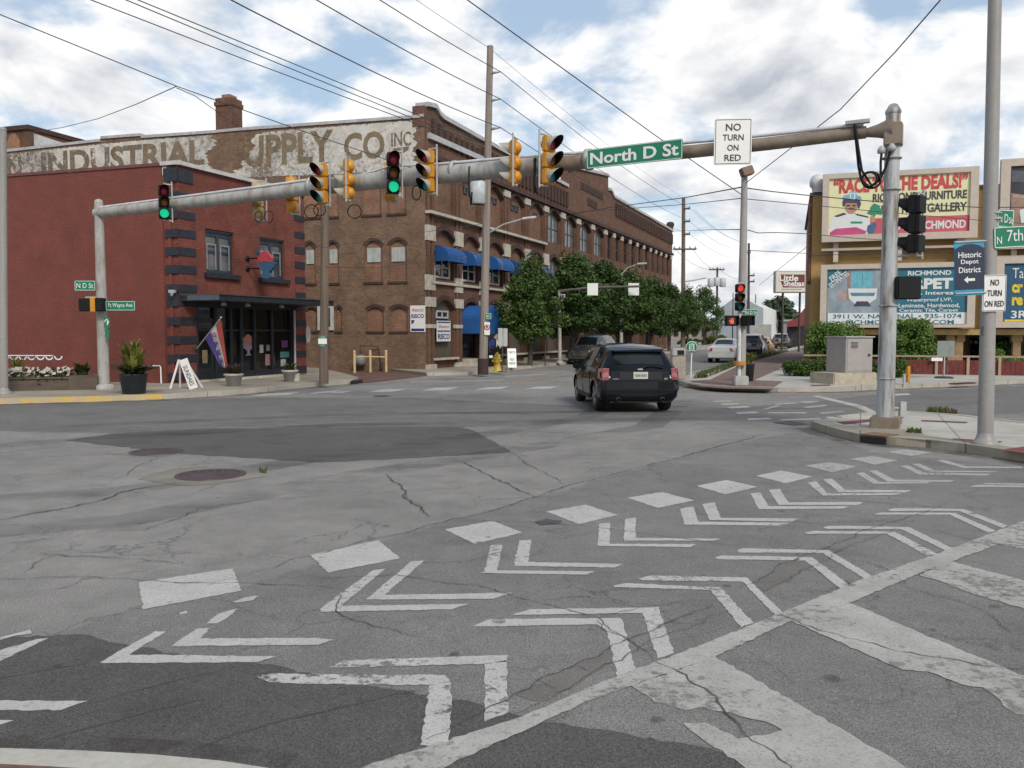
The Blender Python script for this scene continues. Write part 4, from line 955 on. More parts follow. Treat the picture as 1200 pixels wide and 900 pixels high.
hpoly([(672, 665), (690, 640), (715, 622), (740, 640), (760, 668), (755, 695), (720, 690), (678, 698)], mat('sign_coral', (.36, .05, .06), .5), 'ice_cream_top', .16, .08)
hpoly([(676, 700), (720, 692), (768, 692), (790, 700), (772, 730), (740, 760), (765, 790), (740, 800), (705, 795), (690, 785), (708, 760), (684, 735)], mat('sign_blue', (.035, .095, .17), .5), 'bowl', .14, .07)
hpoly([(646, 625), (672, 618), (684, 640), (664, 650)], mat('sign_darkblue', (.03, .06, .1), .5), 'spoon', .06, .03)

# ---------------------------------------------------------------- yellow building with billboards
YBp = D(949, 389, 45); YB = Plane(YBp, -W)
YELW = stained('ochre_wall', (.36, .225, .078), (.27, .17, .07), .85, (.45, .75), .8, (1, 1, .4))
yb = thing('ochre_building', 'two storey ochre yellow commercial building carrying four billboards', 'building', YBp)
yz = lambda y: YB.at(950, y)[1]
zt, zov, L_ = yz(229), yz(386), 34
mb = MB(); mb.fbox(YB, 0, L_, zov + .02, zt, -16, 0); mb.build('wall', YELW, yb)
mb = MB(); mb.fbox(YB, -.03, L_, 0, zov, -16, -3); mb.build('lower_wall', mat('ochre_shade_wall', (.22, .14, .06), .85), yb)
mb = MB(); mb.fbox(YB, -.14, L_, zt, zt + .12, -16, .14); mb.build('roof_edge', mat('roof_edge_dark', (.06, .06, .075), .6), yb)
mb = MB(); mb.fbox(YB, .2, L_, zov - .28, zov, -.5, .35); mb.build('porch_beam', mat('porch_beam_paint', (.34, .235, .105), .8), yb)
mb = MB(); mb.fbox(YB, 0, .0 + 1.0, 0, zov, -3, .0); mb.build('corner_pier', YELW, yb)
for x in (1006, 1046, 1115.5, 1124.5, 1158, 1192):
    s = YB.s_(x, 400); mb = MB(); mb.fbox(YB, s - .17, s + .17, 0, zov - .28, -.35, -.0); mb.fbox(YB, s - .24, s + .24, zov - .6, zov - .28, -.4, .04); mb.build('porch_column', mat('porch_column_paint', (.26, .175, .085), .8), yb)
for x0, x1 in ((960, 985), (1010, 1045), (1060, 1090), (1135, 1150), (1165, 1186), (1200, 1230)):
    a, b = YB.s_(x0, 400, -3), YB.s_(x1, 400, -3); mb = MB(); mb.fbox(YB, a, b, .4, zov - .35, -3, -2.93); f = mb.build('window', DKMET, yb); mb = MB(); mb.fbox(YB, a + .08, b - .08, .5, zov - .45, -2.93, -2.925); mb.build('pane', SHOPG, f)
mb = MB(); s0 = -.14; mb.fbox(YB, s0, -.02, yz(330), zt - .1, -2.6, .02); mb.build('brick_side_edge', mat('side_brick_red', (.12, .035, .03), .8), yb)
mb = MB(); mb.lathe(YB.P(.25, zt + .12, 0), [(.28, 0), (.3, .2), (.42, .35), (.42, .6), (.3, .85), (.0, 1.0)], 12); mb.build('finial', mat('finial_white', (.5, .5, .5), .5), yb)
mb = MB(); mb.fbox(YB, 0.0, L_, yz(299.5), yz(297), .01, .05); mb.build('wall_conduit', mat('conduit_brown', (.28, .18, .09), .6), yb)
# billboards
BFR = mat('billboard_frame', (.44, .375, .32), .7, var=.08); CREAM = mat('ad_cream', (.62, .60, .36), .6, var=.05); ARED = mat('ad_red', (.46, .05, .055), .6, var=.08); ACRIM = mat('ad_crimson', (.46, .075, .10), .6, var=.06); AINK = mat('ad_ink', (.04, .04, .04), .6)
ATEAL = mat('ad_teal', (.012, .115, .17), .6, var=.08); AWHT = mat('ad_white', (.58, .60, .60), .6, var=.04)
BD = .75
def bb(name_label, outer, inner, field, d=BD, posts=()):
    (x0, y0), (x1, y1) = outer; (a, zt) = YB.at(x0, y0, d); (b, _) = YB.at(x1, y0, d); z0 = YB.at((x0), y1, d)[1]
    (i0, j0), (i1, j1) = inner; (ia, izt) = YB.at(i0, j0, d); ib = YB.at(i1, j0, d)[0]; iz0 = YB.at(i0, j1, d)[1]
    t = thing('billboard', name_label, 'billboard', YB.P((a + b) / 2, z0, d))
    mb = MB(); mb.fbox(YB, a, b, z0, iz0, d - .25, d + .08); mb.fbox(YB, a, b, izt, zt, d - .25, d + .08); mb.fbox(YB, a, ia, iz0, izt, d - .25, d + .08); mb.fbox(YB, ib, b, iz0, izt, d - .25, d + .08); mb.build('frame', BFR, t, bevel=.03)
    mb = MB(); mb.fbox(YB, ia, ib, iz0, izt, d - .2, d - .03); mb.build('poster', field, t)
    mb = MB()
    for x in posts: s = YB.s_(x, y1, d); mb.fbox(YB, s - .12, s + .12, z0 - 1.0, z0, d - .4, d - .26); mb.fbox(YB, s - .08, s + .08, z0 - .9, z0 - .75, .02, d - .4)
    if posts: mb.fbox(YB, a, b, z0 - .42, z0 - .3, d - .3, d - .2); mb.build('bracket', BFR, t)
    return t
def bx_(t, x0, x1, y0, y1, m, d=BD, lift=0.0, name='printed_field'):
    a, zt = YB.at(x0, y0, d); b = YB.at(x1, y0, d)[0]; z0 = YB.at(x0, y1, d)[1]
    mb = MB(); mb.fbox(YB, a, b, z0, zt, d - .03, d - .025 + lift); return mb.build(name, m, t)
def bpoly(t, pts, m, lift=.004, d=BD, name='printed_shape'):
    mb = MB(); mb.prism([YB.P(*YB.at(x, y, d), d - .028) for x, y in pts], YB.n * lift); return mb.build(name, m, t)
def btext(t, body, x0, x1, y0, y1, m, bold=.02, lift=.012, d=BD, up=None):
    a, zt = YB.at(x0, y0, d); b, _ = YB.at(x1, y0, d); xm = (x0 + x1) / 2; zt = YB.at(xm, y0, d)[1]; z0 = YB.at(xm, y1, d)[1]
    return text(body, YB.P((a + b) / 2, (zt + z0) / 2, d - .028 + lift), YB.d, up or UP, b - a, zt - z0, m, t, bold, 'printed_lettering', .003)
cp3 = lambda pts: [(940 + x / 4.09, 180 + y / 4.09) for x, y in pts]
t = bb('cream and red furniture billboard with a man in a racing helmet on the ochre wall', ((964.5, 204.5), (1147.5, 284)), ((972, 210), (1137.5, 276)), CREAM, posts=(980, 1055, 1126))
btext(t, '\u201cRACE TO THE DEALS!\u201d', 977, 1134.5, 206, 223.5, ARED, .045)
btext(t, 'RICHMOND FURNITURE', 1023, 1133.5, 224.5, 234.5, AINK, .03); btext(t, '& MATTRESS GALLERY', 1023, 1133.5, 238.5, 249, AINK, .03)
bx_(t, 1020, 1137.3, 256, 275.8, ACRIM, lift=.004); btext(t, '7th \u2022 RICHMOND', 1052, 1132, 258.5, 268.5, AWHT, .03)
SKIN = mat('ad_skin', (.38, .20, .13), .6); ABLU = mat('ad_hatblue', (.16, .32, .48), .6); ADK = mat('ad_dark', (.04, .045, .07), .6); APNK = mat('ad_pink', (.45, .06, .17), .6); AGRN = mat('ad_green', (.02, .22, .13), .6); ADN = mat('ad_denim', (.05, .11, .22), .6)
bpoly(t, cp3([(133, 330), (150, 300), (200, 285), (250, 280), (320, 310), (330, 355), (300, 390), (133, 390)]), AWHT, .003)
bpoly(t, cp3([(133, 378), (160, 360), (260, 352), (310, 372), (300, 391), (133, 391)]), APNK, .006)
bpoly(t, cp3([(150, 300), (200, 283), (215, 290), (170, 304)]), ADK, .007); bpoly(t, cp3([(250, 285), (315, 300), (320, 308), (262, 296)]), ADK, .007)
bpoly(t, cp3([(203, 235), (215, 225), (260, 225), (268, 240), (262, 270), (245, 288), (222, 288), (208, 270)]), SKIN, .009)
bpoly(t, cp3([(193, 232), (200, 215), (275, 215), (283, 240), (272, 268), (264, 250), (262, 238), (210, 236), (203, 255), (194, 250)]), ADK, .012)
bpoly(t, cp3([(192, 218), (200, 200), (225, 196), (232, 180), (258, 182), (262, 198), (285, 208), (284, 222), (250, 214)]), ABLU, .016); bpoly(t, cp3([(230, 188), (256, 188), (254, 222), (228, 220)]), AWHT, .018); bpoly(t, cp3([(236, 192), (250, 192), (248, 215), (234, 214)]), ABLU, .020)
bpoly(t, cp3([(212, 246), (230, 244), (232, 252), (214, 254)]), ADK, .014); bpoly(t, cp3([(240, 244), (257, 246), (256, 254), (241, 252)]), ADK, .014); bpoly(t, cp3([(220, 262), (236, 258), (252, 263), (248, 268), (224, 268)]), ADK, .013)
bpoly(t, cp3([(315, 345), (350, 325), (358, 350), (340, 388), (318, 388), (310, 365)]), ADN, .012); bpoly(t, cp3([(328, 300), (348, 300), (352, 325), (332, 330)]), SKIN, .014)
for dx, dy in ((0, 0), (30, -6), (14, -24)): bpoly(t, cp3([(310 + dx, 285 + dy), (330 + dx, 262 + dy), (362 + dx, 275 + dy), (350 + dx, 300 + dy)]), AGRN, .016 + dx * .0001)
bpoly(t, cp3([(234, 325), (288, 325), (288, 335), (234, 335)]), AGRN, .008)
t = bb('teal carpet store billboard with a bathroom picture at lower left of the ochre wall', ((962, 310.5), (1144, 384)), ((969.5, 316), (1134.5, 380.5)), ATEAL)
bx_(t, 970, 1133.7, 367, 380, AWHT, lift=.006); ROOM = mat('ad_roomwall', (.22, .27, .31), .6, var=.3, scale=1.5)
bx_(t, 970, 1034, 316.5, 367, ROOM, lift=.004); bpoly(t, [(970, 352), (1034, 354), (1034, 367), (970, 367)], mat('ad_floor', (.36, .25, .22), .6, scale=2), .006)
bx_(t, 998, 1023, 318, 338, mat('ad_window', (.12, .36, .44), .6), lift=.007); bpoly(t, [(1000, 321), (1021, 321), (1021, 326), (1000, 326)], AWHT, .009); bpoly(t, [(1010.2, 319), (1011.2, 319), (1011.2, 337), (1010.2, 337)], AWHT, .010)
bpoly(t, [(994, 338), (1028, 338), (1027, 350), (1018, 356), (1002, 356), (995, 350)], AWHT, .011); bpoly(t, [(996, 343), (1026, 343), (1024, 347), (998, 347)], mat('ad_tub', (.08, .2, .3), .6), .013); bpoly(t, [(1004, 353), (1017, 353), (1021, 359), (1000, 359)], ADK, .014)
bpoly(t, [(993, 319), (997, 319), (996, 352), (992, 352)], mat('ad_wood', (.25, .16, .12), .6), .009); bpoly(t, [(981, 341), (992, 339), (992, 352), (981, 352)], mat('ad_pinkroom', (.33, .25, .25), .6), .009)
bpoly(t, [(970, 316.5), (996, 316.5), (970, 338)], ATEAL, .014)
dup_ = (YB.P(*YB.at(992, 318, BD), 0) - YB.P(*YB.at(972, 333, BD), 0)).normalized(); dun = YB.n.cross(dup_)
for body, (x, y), w in (('FREE', (979, 323), 1.0), ('ESTIMATES', (983, 327.5), 1.75)): text(body, YB.P(*YB.at(x, y, BD), BD - .008), dup_, dun, w * .62, .26, AWHT, t, .02, 'printed_lettering', .002)
btext(t, 'RICHMOND', 1064, 1115, 317, 322.5, AWHT, .03); btext(t, 'CARPET', 1042, 1117, 326, 339, AWHT, .05); btext(t, 'with 0% Interest', 1043, 1122, 341, 345.5, AWHT, .02)
btext(t, 'Waterproof LVP,', 1062, 1116, 349, 354.5, AWHT, .02); btext(t, 'Laminate, Hardwood,', 1053, 1125, 355.5, 361, AWHT, .02); btext(t, 'Ceramic Tile, Carpet', 1054, 1123, 361.5, 366.5, AWHT, .02)
btext(t, '3911 W. NATIONAL \u2022 935-1074', 976, 1127, 368, 373.2, ATEAL, .02); btext(t, 'RICHMONDCARPET.COM', 992, 1118, 375, 380, ATEAL, .02)
t = bb('billboard with a dark kitchen photograph at upper right of the ochre wall', ((1173.5, 187), (1300, 292)), ((1184.5, 195), (1290, 280)), mat('ad_kitchen', (.035, .035, .05), .5, var=.6, scale=1.2), posts=(1190, 1270))
bpoly(t, [(1185, 226), (1230, 232), (1290, 250), (1290, 280), (1185, 280)], mat('ad_counter', (.26, .16, .12), .6, var=.3, scale=2), .004); bpoly(t, [(1186, 200), (1215, 200), (1215, 214), (1186, 213)], mat('ad_cabinet', (.07, .08, .10), .5), .006); bpoly(t, [(1195, 246), (1215, 240), (1215, 262), (1197, 262)], AWHT, .008); bpoly(t, [(1187, 228), (1300, 238), (1300, 242), (1187, 231)], mat('ad_worktop', (.35, .27, .2), .5), .009)
t = bb('blue billboard with yellow lettering at lower right of the ochre wall', ((1166, 302), (1300, 384)), ((1177, 309), (1290, 377)), mat('ad_deepblue', (.012, .07, .14), .6))
btext(t, 'Ta', 1187, 1200, 314, 326, AWHT, 0); btext(t, 'cr', 1186, 1199, 333, 343, mat('ad_yellow', (.6, .45, .03), .6), .05); btext(t, 're', 1186, 1199, 348, 358, mat('ad_yellow', (.6, .45, .03), .6), .05); btext(t, '3R', 1185, 1204, 364, 373, AWHT, .02)
bx_(t, 1177.4, 1290, 374.5, 376.7, mat('ad_yellow', (.6, .45, .03), .6), lift=.004)

# ---------------------------------------------------------------- far buildings
FWp = D(870, 389, 150); FWH = Plane(FWp, hdir(1600))
WCL = mat('white_cladding_far', (.62, .64, .63), .6, var=.08, scale=.6); RFC = mat('pale_roof_far', (.52, .55, .54), .5, var=.08, scale=.5)
fw = thing('white_warehouse', 'pale white metal gabled warehouse at the far end of the side street', 'warehouse', FWp)
A = D(838, 392, 175); B = D(894, 392, 150); C_ = D(922, 392, 185); zt_, zr_ = D(894, 362, 150).z, D(877, 345, 160).z
dv = C_ - B; A2 = A + dv
mb = MB(); h = 6.0; q = [Vector((p.x, p.y, 0)) for p in (A, B, C_, A2)]; mb.prism(q[::-1], (0, 0, h)); mb.build('wall', WCL, fw)
rg = (A + B) / 2; hr = 8.8
def e(p, z): return Vector((p.x, p.y, z))
mb = MB(); mb.face([e(A, h), e(B, h), e(rg, hr)]); mb.face([e(C_, h), e(A2, h), e(rg + dv, hr)]); build_each(mb, 'gable', WCL, fw)
mb = MB(); mb.face([e(B, h), e(C_, h), e(rg + dv, hr), e(rg, hr)]); mb.face([e(A2, h), e(A, h), e(rg, hr), e(rg + dv, hr)]); mb.build('roof', RFC, fw)
mb = MB(); f = (B - A); mb.face([e(A + f * .5, .0), e(A + f * .72, 0), e(A + f * .72, 3.6), e(A + f * .5, 3.6)]) ; n_ = Vector((f.y, -f.x, 0)).normalized()
for v in mb.v: v += n_ * .15 if n_.y < 0 else -n_ * .15
mb.build('roller_door', mat('roller_door_grey', (.28, .28, .28), .6), fw)
rr = thing('red_roofed_building', 'low building with a deep red barn roof beside the ochre wall', 'building', D(935, 392, 105))
P0, P1 = D(922, 390, 104), D(975, 390, 100)
mb = MB(); mb.prism([e(P0, 0), e(P1, 0), e(P1 + U * 14, 0), e(P0 + U * 14, 0)], (0, 0, 2.8)); mb.build('wall', mat('dark_wall_far', (.05, .045, .05), .8), rr)
zz = [D(922, 379, 104).z, D(934, 372, 103).z, D(944, 358, 102).z, D(958, 351, 101).z]
mb = MB(); pts = [(922, 383), (922, 377), (934, 373), (942, 362), (950, 354), (962, 350), (985, 350), (985, 380), (940, 382.5)]
mb.prism([D(x, y, 102.5) for x, y in pts], U * 16); mb.build('roof', mat('barn_red', (.16, .02, .022), .7, var=.1, scale=.8), rr)
fh = thing('low_building', 'low tan building far behind the single round tree', 'building', D(820, 392, 190)); mb = MB(); mb.prism([e(D(786, 392, 190), 0), e(D(838, 392, 190), 0), e(D(842, 392, 205), 0), e(D(786, 392, 205), 0)], (0, 0, 4.2)); mb.build('wall', mat('tan_far', (.27, .23, .2), .8), fh); mb = MB(); mb.prism([e(D(784, 392, 189), 4.2), e(D(840, 392, 189), 4.2), e(D(844, 392, 206), 4.2), e(D(784, 392, 206), 4.2)], (0, 0, .5)); mb.build('roof', mat('roof_far', (.16, .14, .14), .8), fh)
for k_, x_ in enumerate((790, 801, 812, 823)): mb = MB(); mb.prism([e(D(x_, 392, 189.8), 1), e(D(x_ + 5, 392, 189.8), 1), e(D(x_ + 5, 392, 189.8), 3), e(D(x_, 392, 189.8), 3)], Vector((0, -.1, 0))); mb.build('window', GLASS, fh)
fh = thing('grey_yard_fence', 'pale grey panel fence in front of the white metal warehouse', 'fence', D(893, 392, 142)); mb = MB(); mb.prism([e(D(883, 392, 142), 0), e(D(904, 392, 142), 0), e(D(904, 392, 142.3), 0), e(D(883, 392, 142.3), 0)], (0, 0, 3.1)); mb.build('panels', mat('fence_grey_far', (.30, .29, .28), .7, scale=1), fh)
sh = thing('flat_roofed_shed', 'grey flat roofed shed behind the red barn roof', 'building', D(925, 392, 128)); mb = MB(); mb.prism([e(D(918, 392, 128), 0), e(D(950, 392, 126), 0), e(D(955, 392, 140), 0), e(D(925, 392, 140), 0)], (0, 0, 3.4)); mb.build('wall', mat('shed_grey', (.30, .28, .27), .8), sh)
mb = MB(); mb.prism([e(D(917, 392, 127.8), 3.4), e(D(951, 392, 125.8), 3.4), e(D(956, 392, 140.2), 3.4), e(D(924, 392, 140.2), 3.4)], (0, 0, .3)); mb.build('roof', mat('shed_roof', (.36, .36, .36), .7), sh)
# ================================================================ STREET FURNITURE
X = Vector((1, 0, 0)); Yv = Vector((0, 1, 0))
def rot(v, a): return Matrix.Rotation(a, 3, 'Z') @ v
def perp(r): return Vector((r.y, -r.x, 0)).normalized()      # faces the camera when r points right
def plate(t, c, r, up, w, h, m, name='panel', th=.012, rad=.03, lift=0.0, back=None):
    """flat sign panel with rounded corners"""
    r = r.normalized(); up = up.normalized(); n = r.cross(up).normalized(); pts = []
    for sx, sy, a0 in ((1, 1, 0), (-1, 1, 90), (-1, -1, 180), (1, -1, 270)):
        for k in range(4):
            a = R(a0 + 30 * k); pts.append(c + r * (sx * (w / 2 - rad) + math.cos(a) * rad) + up * (sy * (h / 2 - rad) + math.sin(a) * rad) + n * lift)
    mb = MB(); mb.prism([p - n * th for p in pts], n * th)
    return mb.build(name, m, t)
def border(t, c, r, up, w, h, m, bw=.012, inset=.015, lift=.003):
    r = r.normalized(); up = up.normalized(); n = r.cross(up).normalized(); W2, H2 = w / 2 - inset, h / 2 - inset; mb = MB()
    for a, b, hw, hh in ((0, H2, W2, bw / 2), (0, -H2, W2, bw / 2), (W2, 0, bw / 2, H2 - bw / 2), (-W2, 0, bw / 2, H2 - bw / 2)):
        mb.obox(c + r * a + up * b + n * lift, r * hw, up * hh, n * .0015)
    return mb.build('border', m, t)
def street_sign(name, label, c, r, w, h, body, frac=(.8, .5), up=UP, col=None, bold=.0, group=None, parts=None):
    t = thing(name, label, 'street sign', c, 0, group)
    plate(t, c, r, up, w, h, col or SGREEN, rad=.04); border(t, c, r, up, w, h, SWHITE)
    n = r.normalized().cross(up)
    for (b, ox, oy, tw, th_) in (parts or [(body, 0, 0, w * frac[0], h * frac[1])]):
        text(b, c + r.normalized() * ox + up * oy + n * .004, r, up, tw, th_, SWHITE, t, bold)
    return t
# ---- the long signal gantry
GL, GR = G(122, 456, KERB), G(1037, 501, KERB + .0)
gdir = (GR - GL); gdir.z = 0; glen = gdir.length; gdir.normalize()
GN = Vector((gdir.y, -gdir.x, 0)); GN = GN if GN.dot(EYE - GL) > 0 else -GN
GP = Plane(GL, gdir)
def gpt(px, py, off=0.0):
    a, z = GP.at(px, py, off); return GP.P(a, z, off)
ga = thing('signal_gantry', 'long grey traffic signal gantry spanning the junction between two steel poles', 'signal gantry', GR)
zl_top, zr_top = GP.at(113, 238)[1], GP.at(1047, 134)[1]
LT, RT = Vector((GL.x, GL.y, zl_top)), Vector((GR.x, GR.y, zr_top))
mb = MB(); mb.tube([GL, GL.lerp(LT, .5), LT], [.17, .15, .125], 12); mb.lathe(GL, [(.3, 0), (.3, .12), (.2, .16)], 12); mb.lathe(LT, [(.13, 0), (.10, .08), (0, .12)], 12); mb.build('pole', GALV, ga)
mb = MB(); mb.tube([GR, GR.lerp(RT, .5), RT], [.155, .138, .122], 16); mb.lathe(RT, [(.125, 0), (.135, .02), (.135, .06), (.07, .17), (0, .2)], 14)
for z in (1.0, 2.3, 4.35, 4.9): mb.lathe(Vector((GR.x, GR.y, z)), [(.14, 0), (.165, .004), (.165, .03), (.14, .034)], 16)
mb.build('pole', RUSTPOLE, ga)
mb = MB(); c = G(1036, 504, 0); mb.obox(GR + Vector((0, 0, .08)), gdir * .24, GN * .22, UP * .12); mb.build('footing', stained('footing_concrete', (.22, .18, .14), (.13, .09, .06), .9, (.45, .7), 3, (1, 1, 1)), ga, bevel=.02)
mb = MB(); cc = gpt(1047, 158); mb.obox(cc, gdir * .15, GN * .15, UP * .2); mb.build('clamp', BROWNST, ga, bevel=.02)
beam_l = [(113, 250), (198, 240.5), (306, 228), (364, 220.5)]
beam_m = [(364, 220.5), (404, 215.5), (450, 210.5), (500, 206), (545, 202.3), (600, 197), (640, 193.5)]
beam_r = [(640, 193.5), (690, 189), (760, 182), (817, 177), (900, 168.5), (1000, 156.5), (1015, 155)]
def seg(pts, r, m, name):
    mb = MB(); mb.tube([gpt(*p) for p in pts], r, 14); return mb.build(name, m, ga)
seg(beam_l, [.15, .16, .17, .175], GALV, 'beam'); seg(beam_m, [.2, .205, .21, .21, .205, .2, .195], GALV, 'beam'); seg(beam_r, [.165, .15, .14, .128, .122, .115, .11], BROWNST, 'beam')
mb = MB(); p0, p1 = gpt(1013, 156), gpt(1046, 151); mb.tube([p0, p0.lerp(p1, .5), p1], [.07, .12, .2], 12); mb.build('beam_knuckle', BROWNST, ga)
def gtube(pts, r, off, m, name, n=6):
    mb = MB(); mb.tube([gpt(x, y, off) for x, y in pts], r, n); return mb.build(name, m, ga)
gtube([(118, 243), (198, 232.5), (306, 218.5), (364, 210.5)], .035, .05, mat('conduit', (.5, .5, .52), .4), 'conduit'); gtube([(505, 193), (545, 189.5), (600, 184.5), (690, 178.5), (816, 166), (900, 158), (1012, 145.5)], .033, .05, CACHE['conduit'], 'conduit')
gtube([(425, 204), (440, 200), (455, 195), (505, 193)], .025, .1, CACHE['conduit'], 'conduit')
mb = MB(); mb.obox(gpt(1005, 143, .1), gdir * .2, GN * .06, UP * .03); mb.build('junction_box', GREYB, ga)
for x, y in ((533, 200), (366, 218), (690, 187)):
    mb = MB(); c = gpt(x, y); mb.lathe(c - gdir * .05, [(.2, 0), (.225, .0), (.225, .1), (.2, .1)], 16, 0, gdir); mb.build('beam_collar', GREYB, ga)
cb = MB()
loop = lambda cx, cy, rx, ry, off, n=18: [gpt(cx + rx * math.cos(2 * math.pi * k / n + 1), cy + ry * math.sin(2 * math.pi * k / n + 1), off) for k in range(n + 1)]
cb.tube([gpt(1001, 146, .14), gpt(1003, 165, .15), gpt(1006, 195, .17), gpt(1009, 210, .17), gpt(1018, 219, .18), gpt(1030, 212, .18), gpt(1038, 196, .18), gpt(1043, 178, .17)], .022, 7)
cb.tube([gpt(1002, 146, .16), gpt(1006, 175, .18), gpt(1010, 200, .2), gpt(1022, 218, .2), gpt(1032, 205, .2), gpt(1032, 190, .18), gpt(1033, 180, .17)], .022, 7)
cb.tube(loop(1021, 211, 11, 9.5, .22), .02, 6); cb.tube(loop(1019, 210, 9, 8.5, .25), .018, 6); cb.build('hanging_cable', BLK, ga)
mb = MB()
for x, y in ((1033, 178), (1045, 175)): mb.lathe(gpt(x, y, .17) - UP * .04, [(.0, 0), (.07, .02), (.07, .08), (.03, .14)], 10)
mb.build('cable_weatherhead', GREYB, ga)
sm = MB()
for cx, cy, r1 in ((365, 248, 8), (374.5, 246, 7), (415.5, 248, 8), (488, 226, 5)): sm.tube(loop(cx, cy, r1, r1 * (1 if r1 > 5 else 1.7), .12), .013, 5)
for cx, cy, r1 in ((303, 254, 4.5), (315, 254, 5)): sm.tube(loop(cx, cy, r1, r1 * 1.4, .1), .012, 5)
sm.tube([gpt(550, 195, .2), gpt(549, 215, .2), gpt(552, 240, .2), gpt(553, 225, .2)], .02, 5) ; sm.tube([gpt(627, 185, .2), gpt(626, 215, .2), gpt(628, 226, .2)], .03, 5)
build_each(sm, 'cable_loop', BLK, ga)
mb = MB(); bx0 = gpt(1055, 486 + 3); 
mb = MB(); c = G(1057, 497, KERB); mb.obox(c + UP * .28, X * .055, Yv * .05, UP * .14); mb.tube([c, c + UP * .2], .03, 8); mb.tube([c + UP * .3, c + UP * .3 - X * .25], .02, 6); mb.build('conduit_box', GREYB, ga)

# ---- traffic signal heads
LENS_R = mat('lens_red_dark', (.30, .012, .03), .2); LENS_Y = mat('lens_amber_dark', (.22, .085, .015), .2); LENS_G = mat('lens_green_dark', (.008, .20, .21), .2)
VISG = mat('visor_faded', (.34, .315, .25), .6)
LIT_G = glow('lens_green_lit', (.01, .50, .24), 1.0); LIT_R = glow('lens_red_lit', (.62, .05, .03), 1.0)
def signal_head(label, c, face, Ht=1.07, lit=None, housing=YEL, visor=BLK, pipe=None, group='traffic signal heads on the gantry', vis_in=None):
    """c = centre, face = horizontal direction the lamps look"""
    f = Vector((face.x, face.y, 0)).normalized(); r = Vector((-f.y, f.x, 0)); k = Ht / 3; w = Ht * .148; t = thing('traffic_signal', label, 'traffic signal', c - UP * Ht / 2, 0, group)
    for i, (ln, nm) in enumerate(((LENS_R, 'r'), (LENS_Y, 'y'), (LENS_G, 'g'))):
        cz = c + UP * (k * (1 - i))
        mb = MB(); mb.obox(cz, r * w, f * w * .5, UP * (k * .475))
        o = mb.build('housing', housing, t, bevel=.02)
        mb = MB(); mb.lathe(cz - f * w * .5, [(w * .92, 0), (w * .85, w * .28), (w * .55, w * .5), (w * .25, w * .62), (0, w * .65)], 14, 0, -f) if housing is not BLK else mb.obox(cz - f * w * .68, r * w * .9, f * w * .2, UP * k * .42); mb.build('back_shell', housing, o)
        if lit == nm: ln = LIT_G if nm == 'g' else LIT_R
        mb = MB(); mb.lathe(cz + f * (w * .5), [(w * .86, 0), (w * .8, .012), (w * .5, .035), (0, .045)], 16, 0, f); mb.build('lens', ln, o)
        rv = w * .93; mb = MB(); n = 16; L = w * 2.1; vs = []
        for q in range(n + 1):
            a = R(-90 + 360 * q / n); dx, dz = math.cos(a) * rv, math.sin(a) * rv
            ll = L * (.06 + .94 * (math.sin(a) + 1) / 2)
            vs.append((cz + r * dx + UP * dz + f * w * .48, cz + r * dx + UP * dz + f * (w * .5 + ll)))
        rim = lambda p, k: cz + (p - cz) + (cz + f * (p - cz).dot(f) - p) * k
        for (a0, b0), (a1, b1) in zip(vs, vs[1:]):
            mb.face([a0, a1, b1, b0], 1, True); mb.face([rim(a0, .05), rim(b0, .05), rim(b1, .05), rim(a1, .05)], 0, True); mb.face([b0, b1, rim(b1, .05), rim(b0, .05)], 0)
        mb.build('visor', [BLK, VISG if visor is BLK and housing is not BLK else BLK], o)
    mb = MB(); sgn = pipe or 1
    pp = c - f * w * .3 + r * (w * 1.55 * sgn)
    mb.tube([pp - UP * Ht * .58, pp + UP * Ht * .62], .022, 8)
    for s_ in (-1, 1): mb.tube([pp + UP * Ht * .53 * s_, c - f * w * .3 + UP * Ht * .53 * s_], .022, 8); mb.tube([c - f * w * .3 + UP * Ht * .53 * s_, c - f * w * .3 + UP * Ht * .46 * s_], .03, 8)
    mb.build('bracket', GREYB, t)
    return t
def cam(px): return (EYE - D(px, 389, 20)).normalized()
def facing(px, deg): return rot(Vector((-(px - 600) / FOC, -1, 0)).normalized(), R(deg))   # 0 = straight at the camera, + = turned to its own left (right in the picture)
def hat(px, py, off=.3): return gpt(px, py, off)
signal_head('traffic signal showing green at the left end of the gantry over the red side wall', hat(192, 237), facing(192, 4), .94, 'g', housing=BLK, visor=BLK, pipe=1)
signal_head('faded tan signal back mostly hidden behind the left part of the gantry beam', hat(302, 235.5, -.4), facing(300, 178), .98, housing=TAN, pipe=-1)
signal_head('yellow signal back half hidden behind the beam left of the dark red lensed signal', hat(342, 228.5, -.4), facing(342, 160), .95, housing=YEL, pipe=-1)
signal_head('yellow signal with unlit red lens facing left beside the painted letter Y', hat(377, 215.5, .3), facing(377, -40), .97, pipe=1)
signal_head('yellow signal with pale visors pointing left and cable loops hanging under it', hat(408, 210.5, .35), facing(408, -115), .96, pipe=1)
signal_head('black fronted signal showing green in the middle of the gantry under the painted letters CO', hat(460.5, 203, .4), facing(460, 8), .96, 'g', housing=BLK, visor=BLK, pipe=1)
signal_head('yellow signal back hanging behind the middle green signal', hat(458, 213, -.45), facing(458, 150), .98, pipe=-1)
signal_head('yellow signal with dull red lens at the corner of the brick warehouse', hat(502, 201, .3), facing(502, -42), .95, pipe=1)
signal_head('yellow signal turned away to the left beside the tall wooden pole', hat(603, 190.5, .35), facing(603, -110), .93, pipe=1)
signal_head('yellow signal with dark visors turned to the right beside the large green street name sign', hat(643, 188, .35), facing(643, 45), 1.0, pipe=-1)
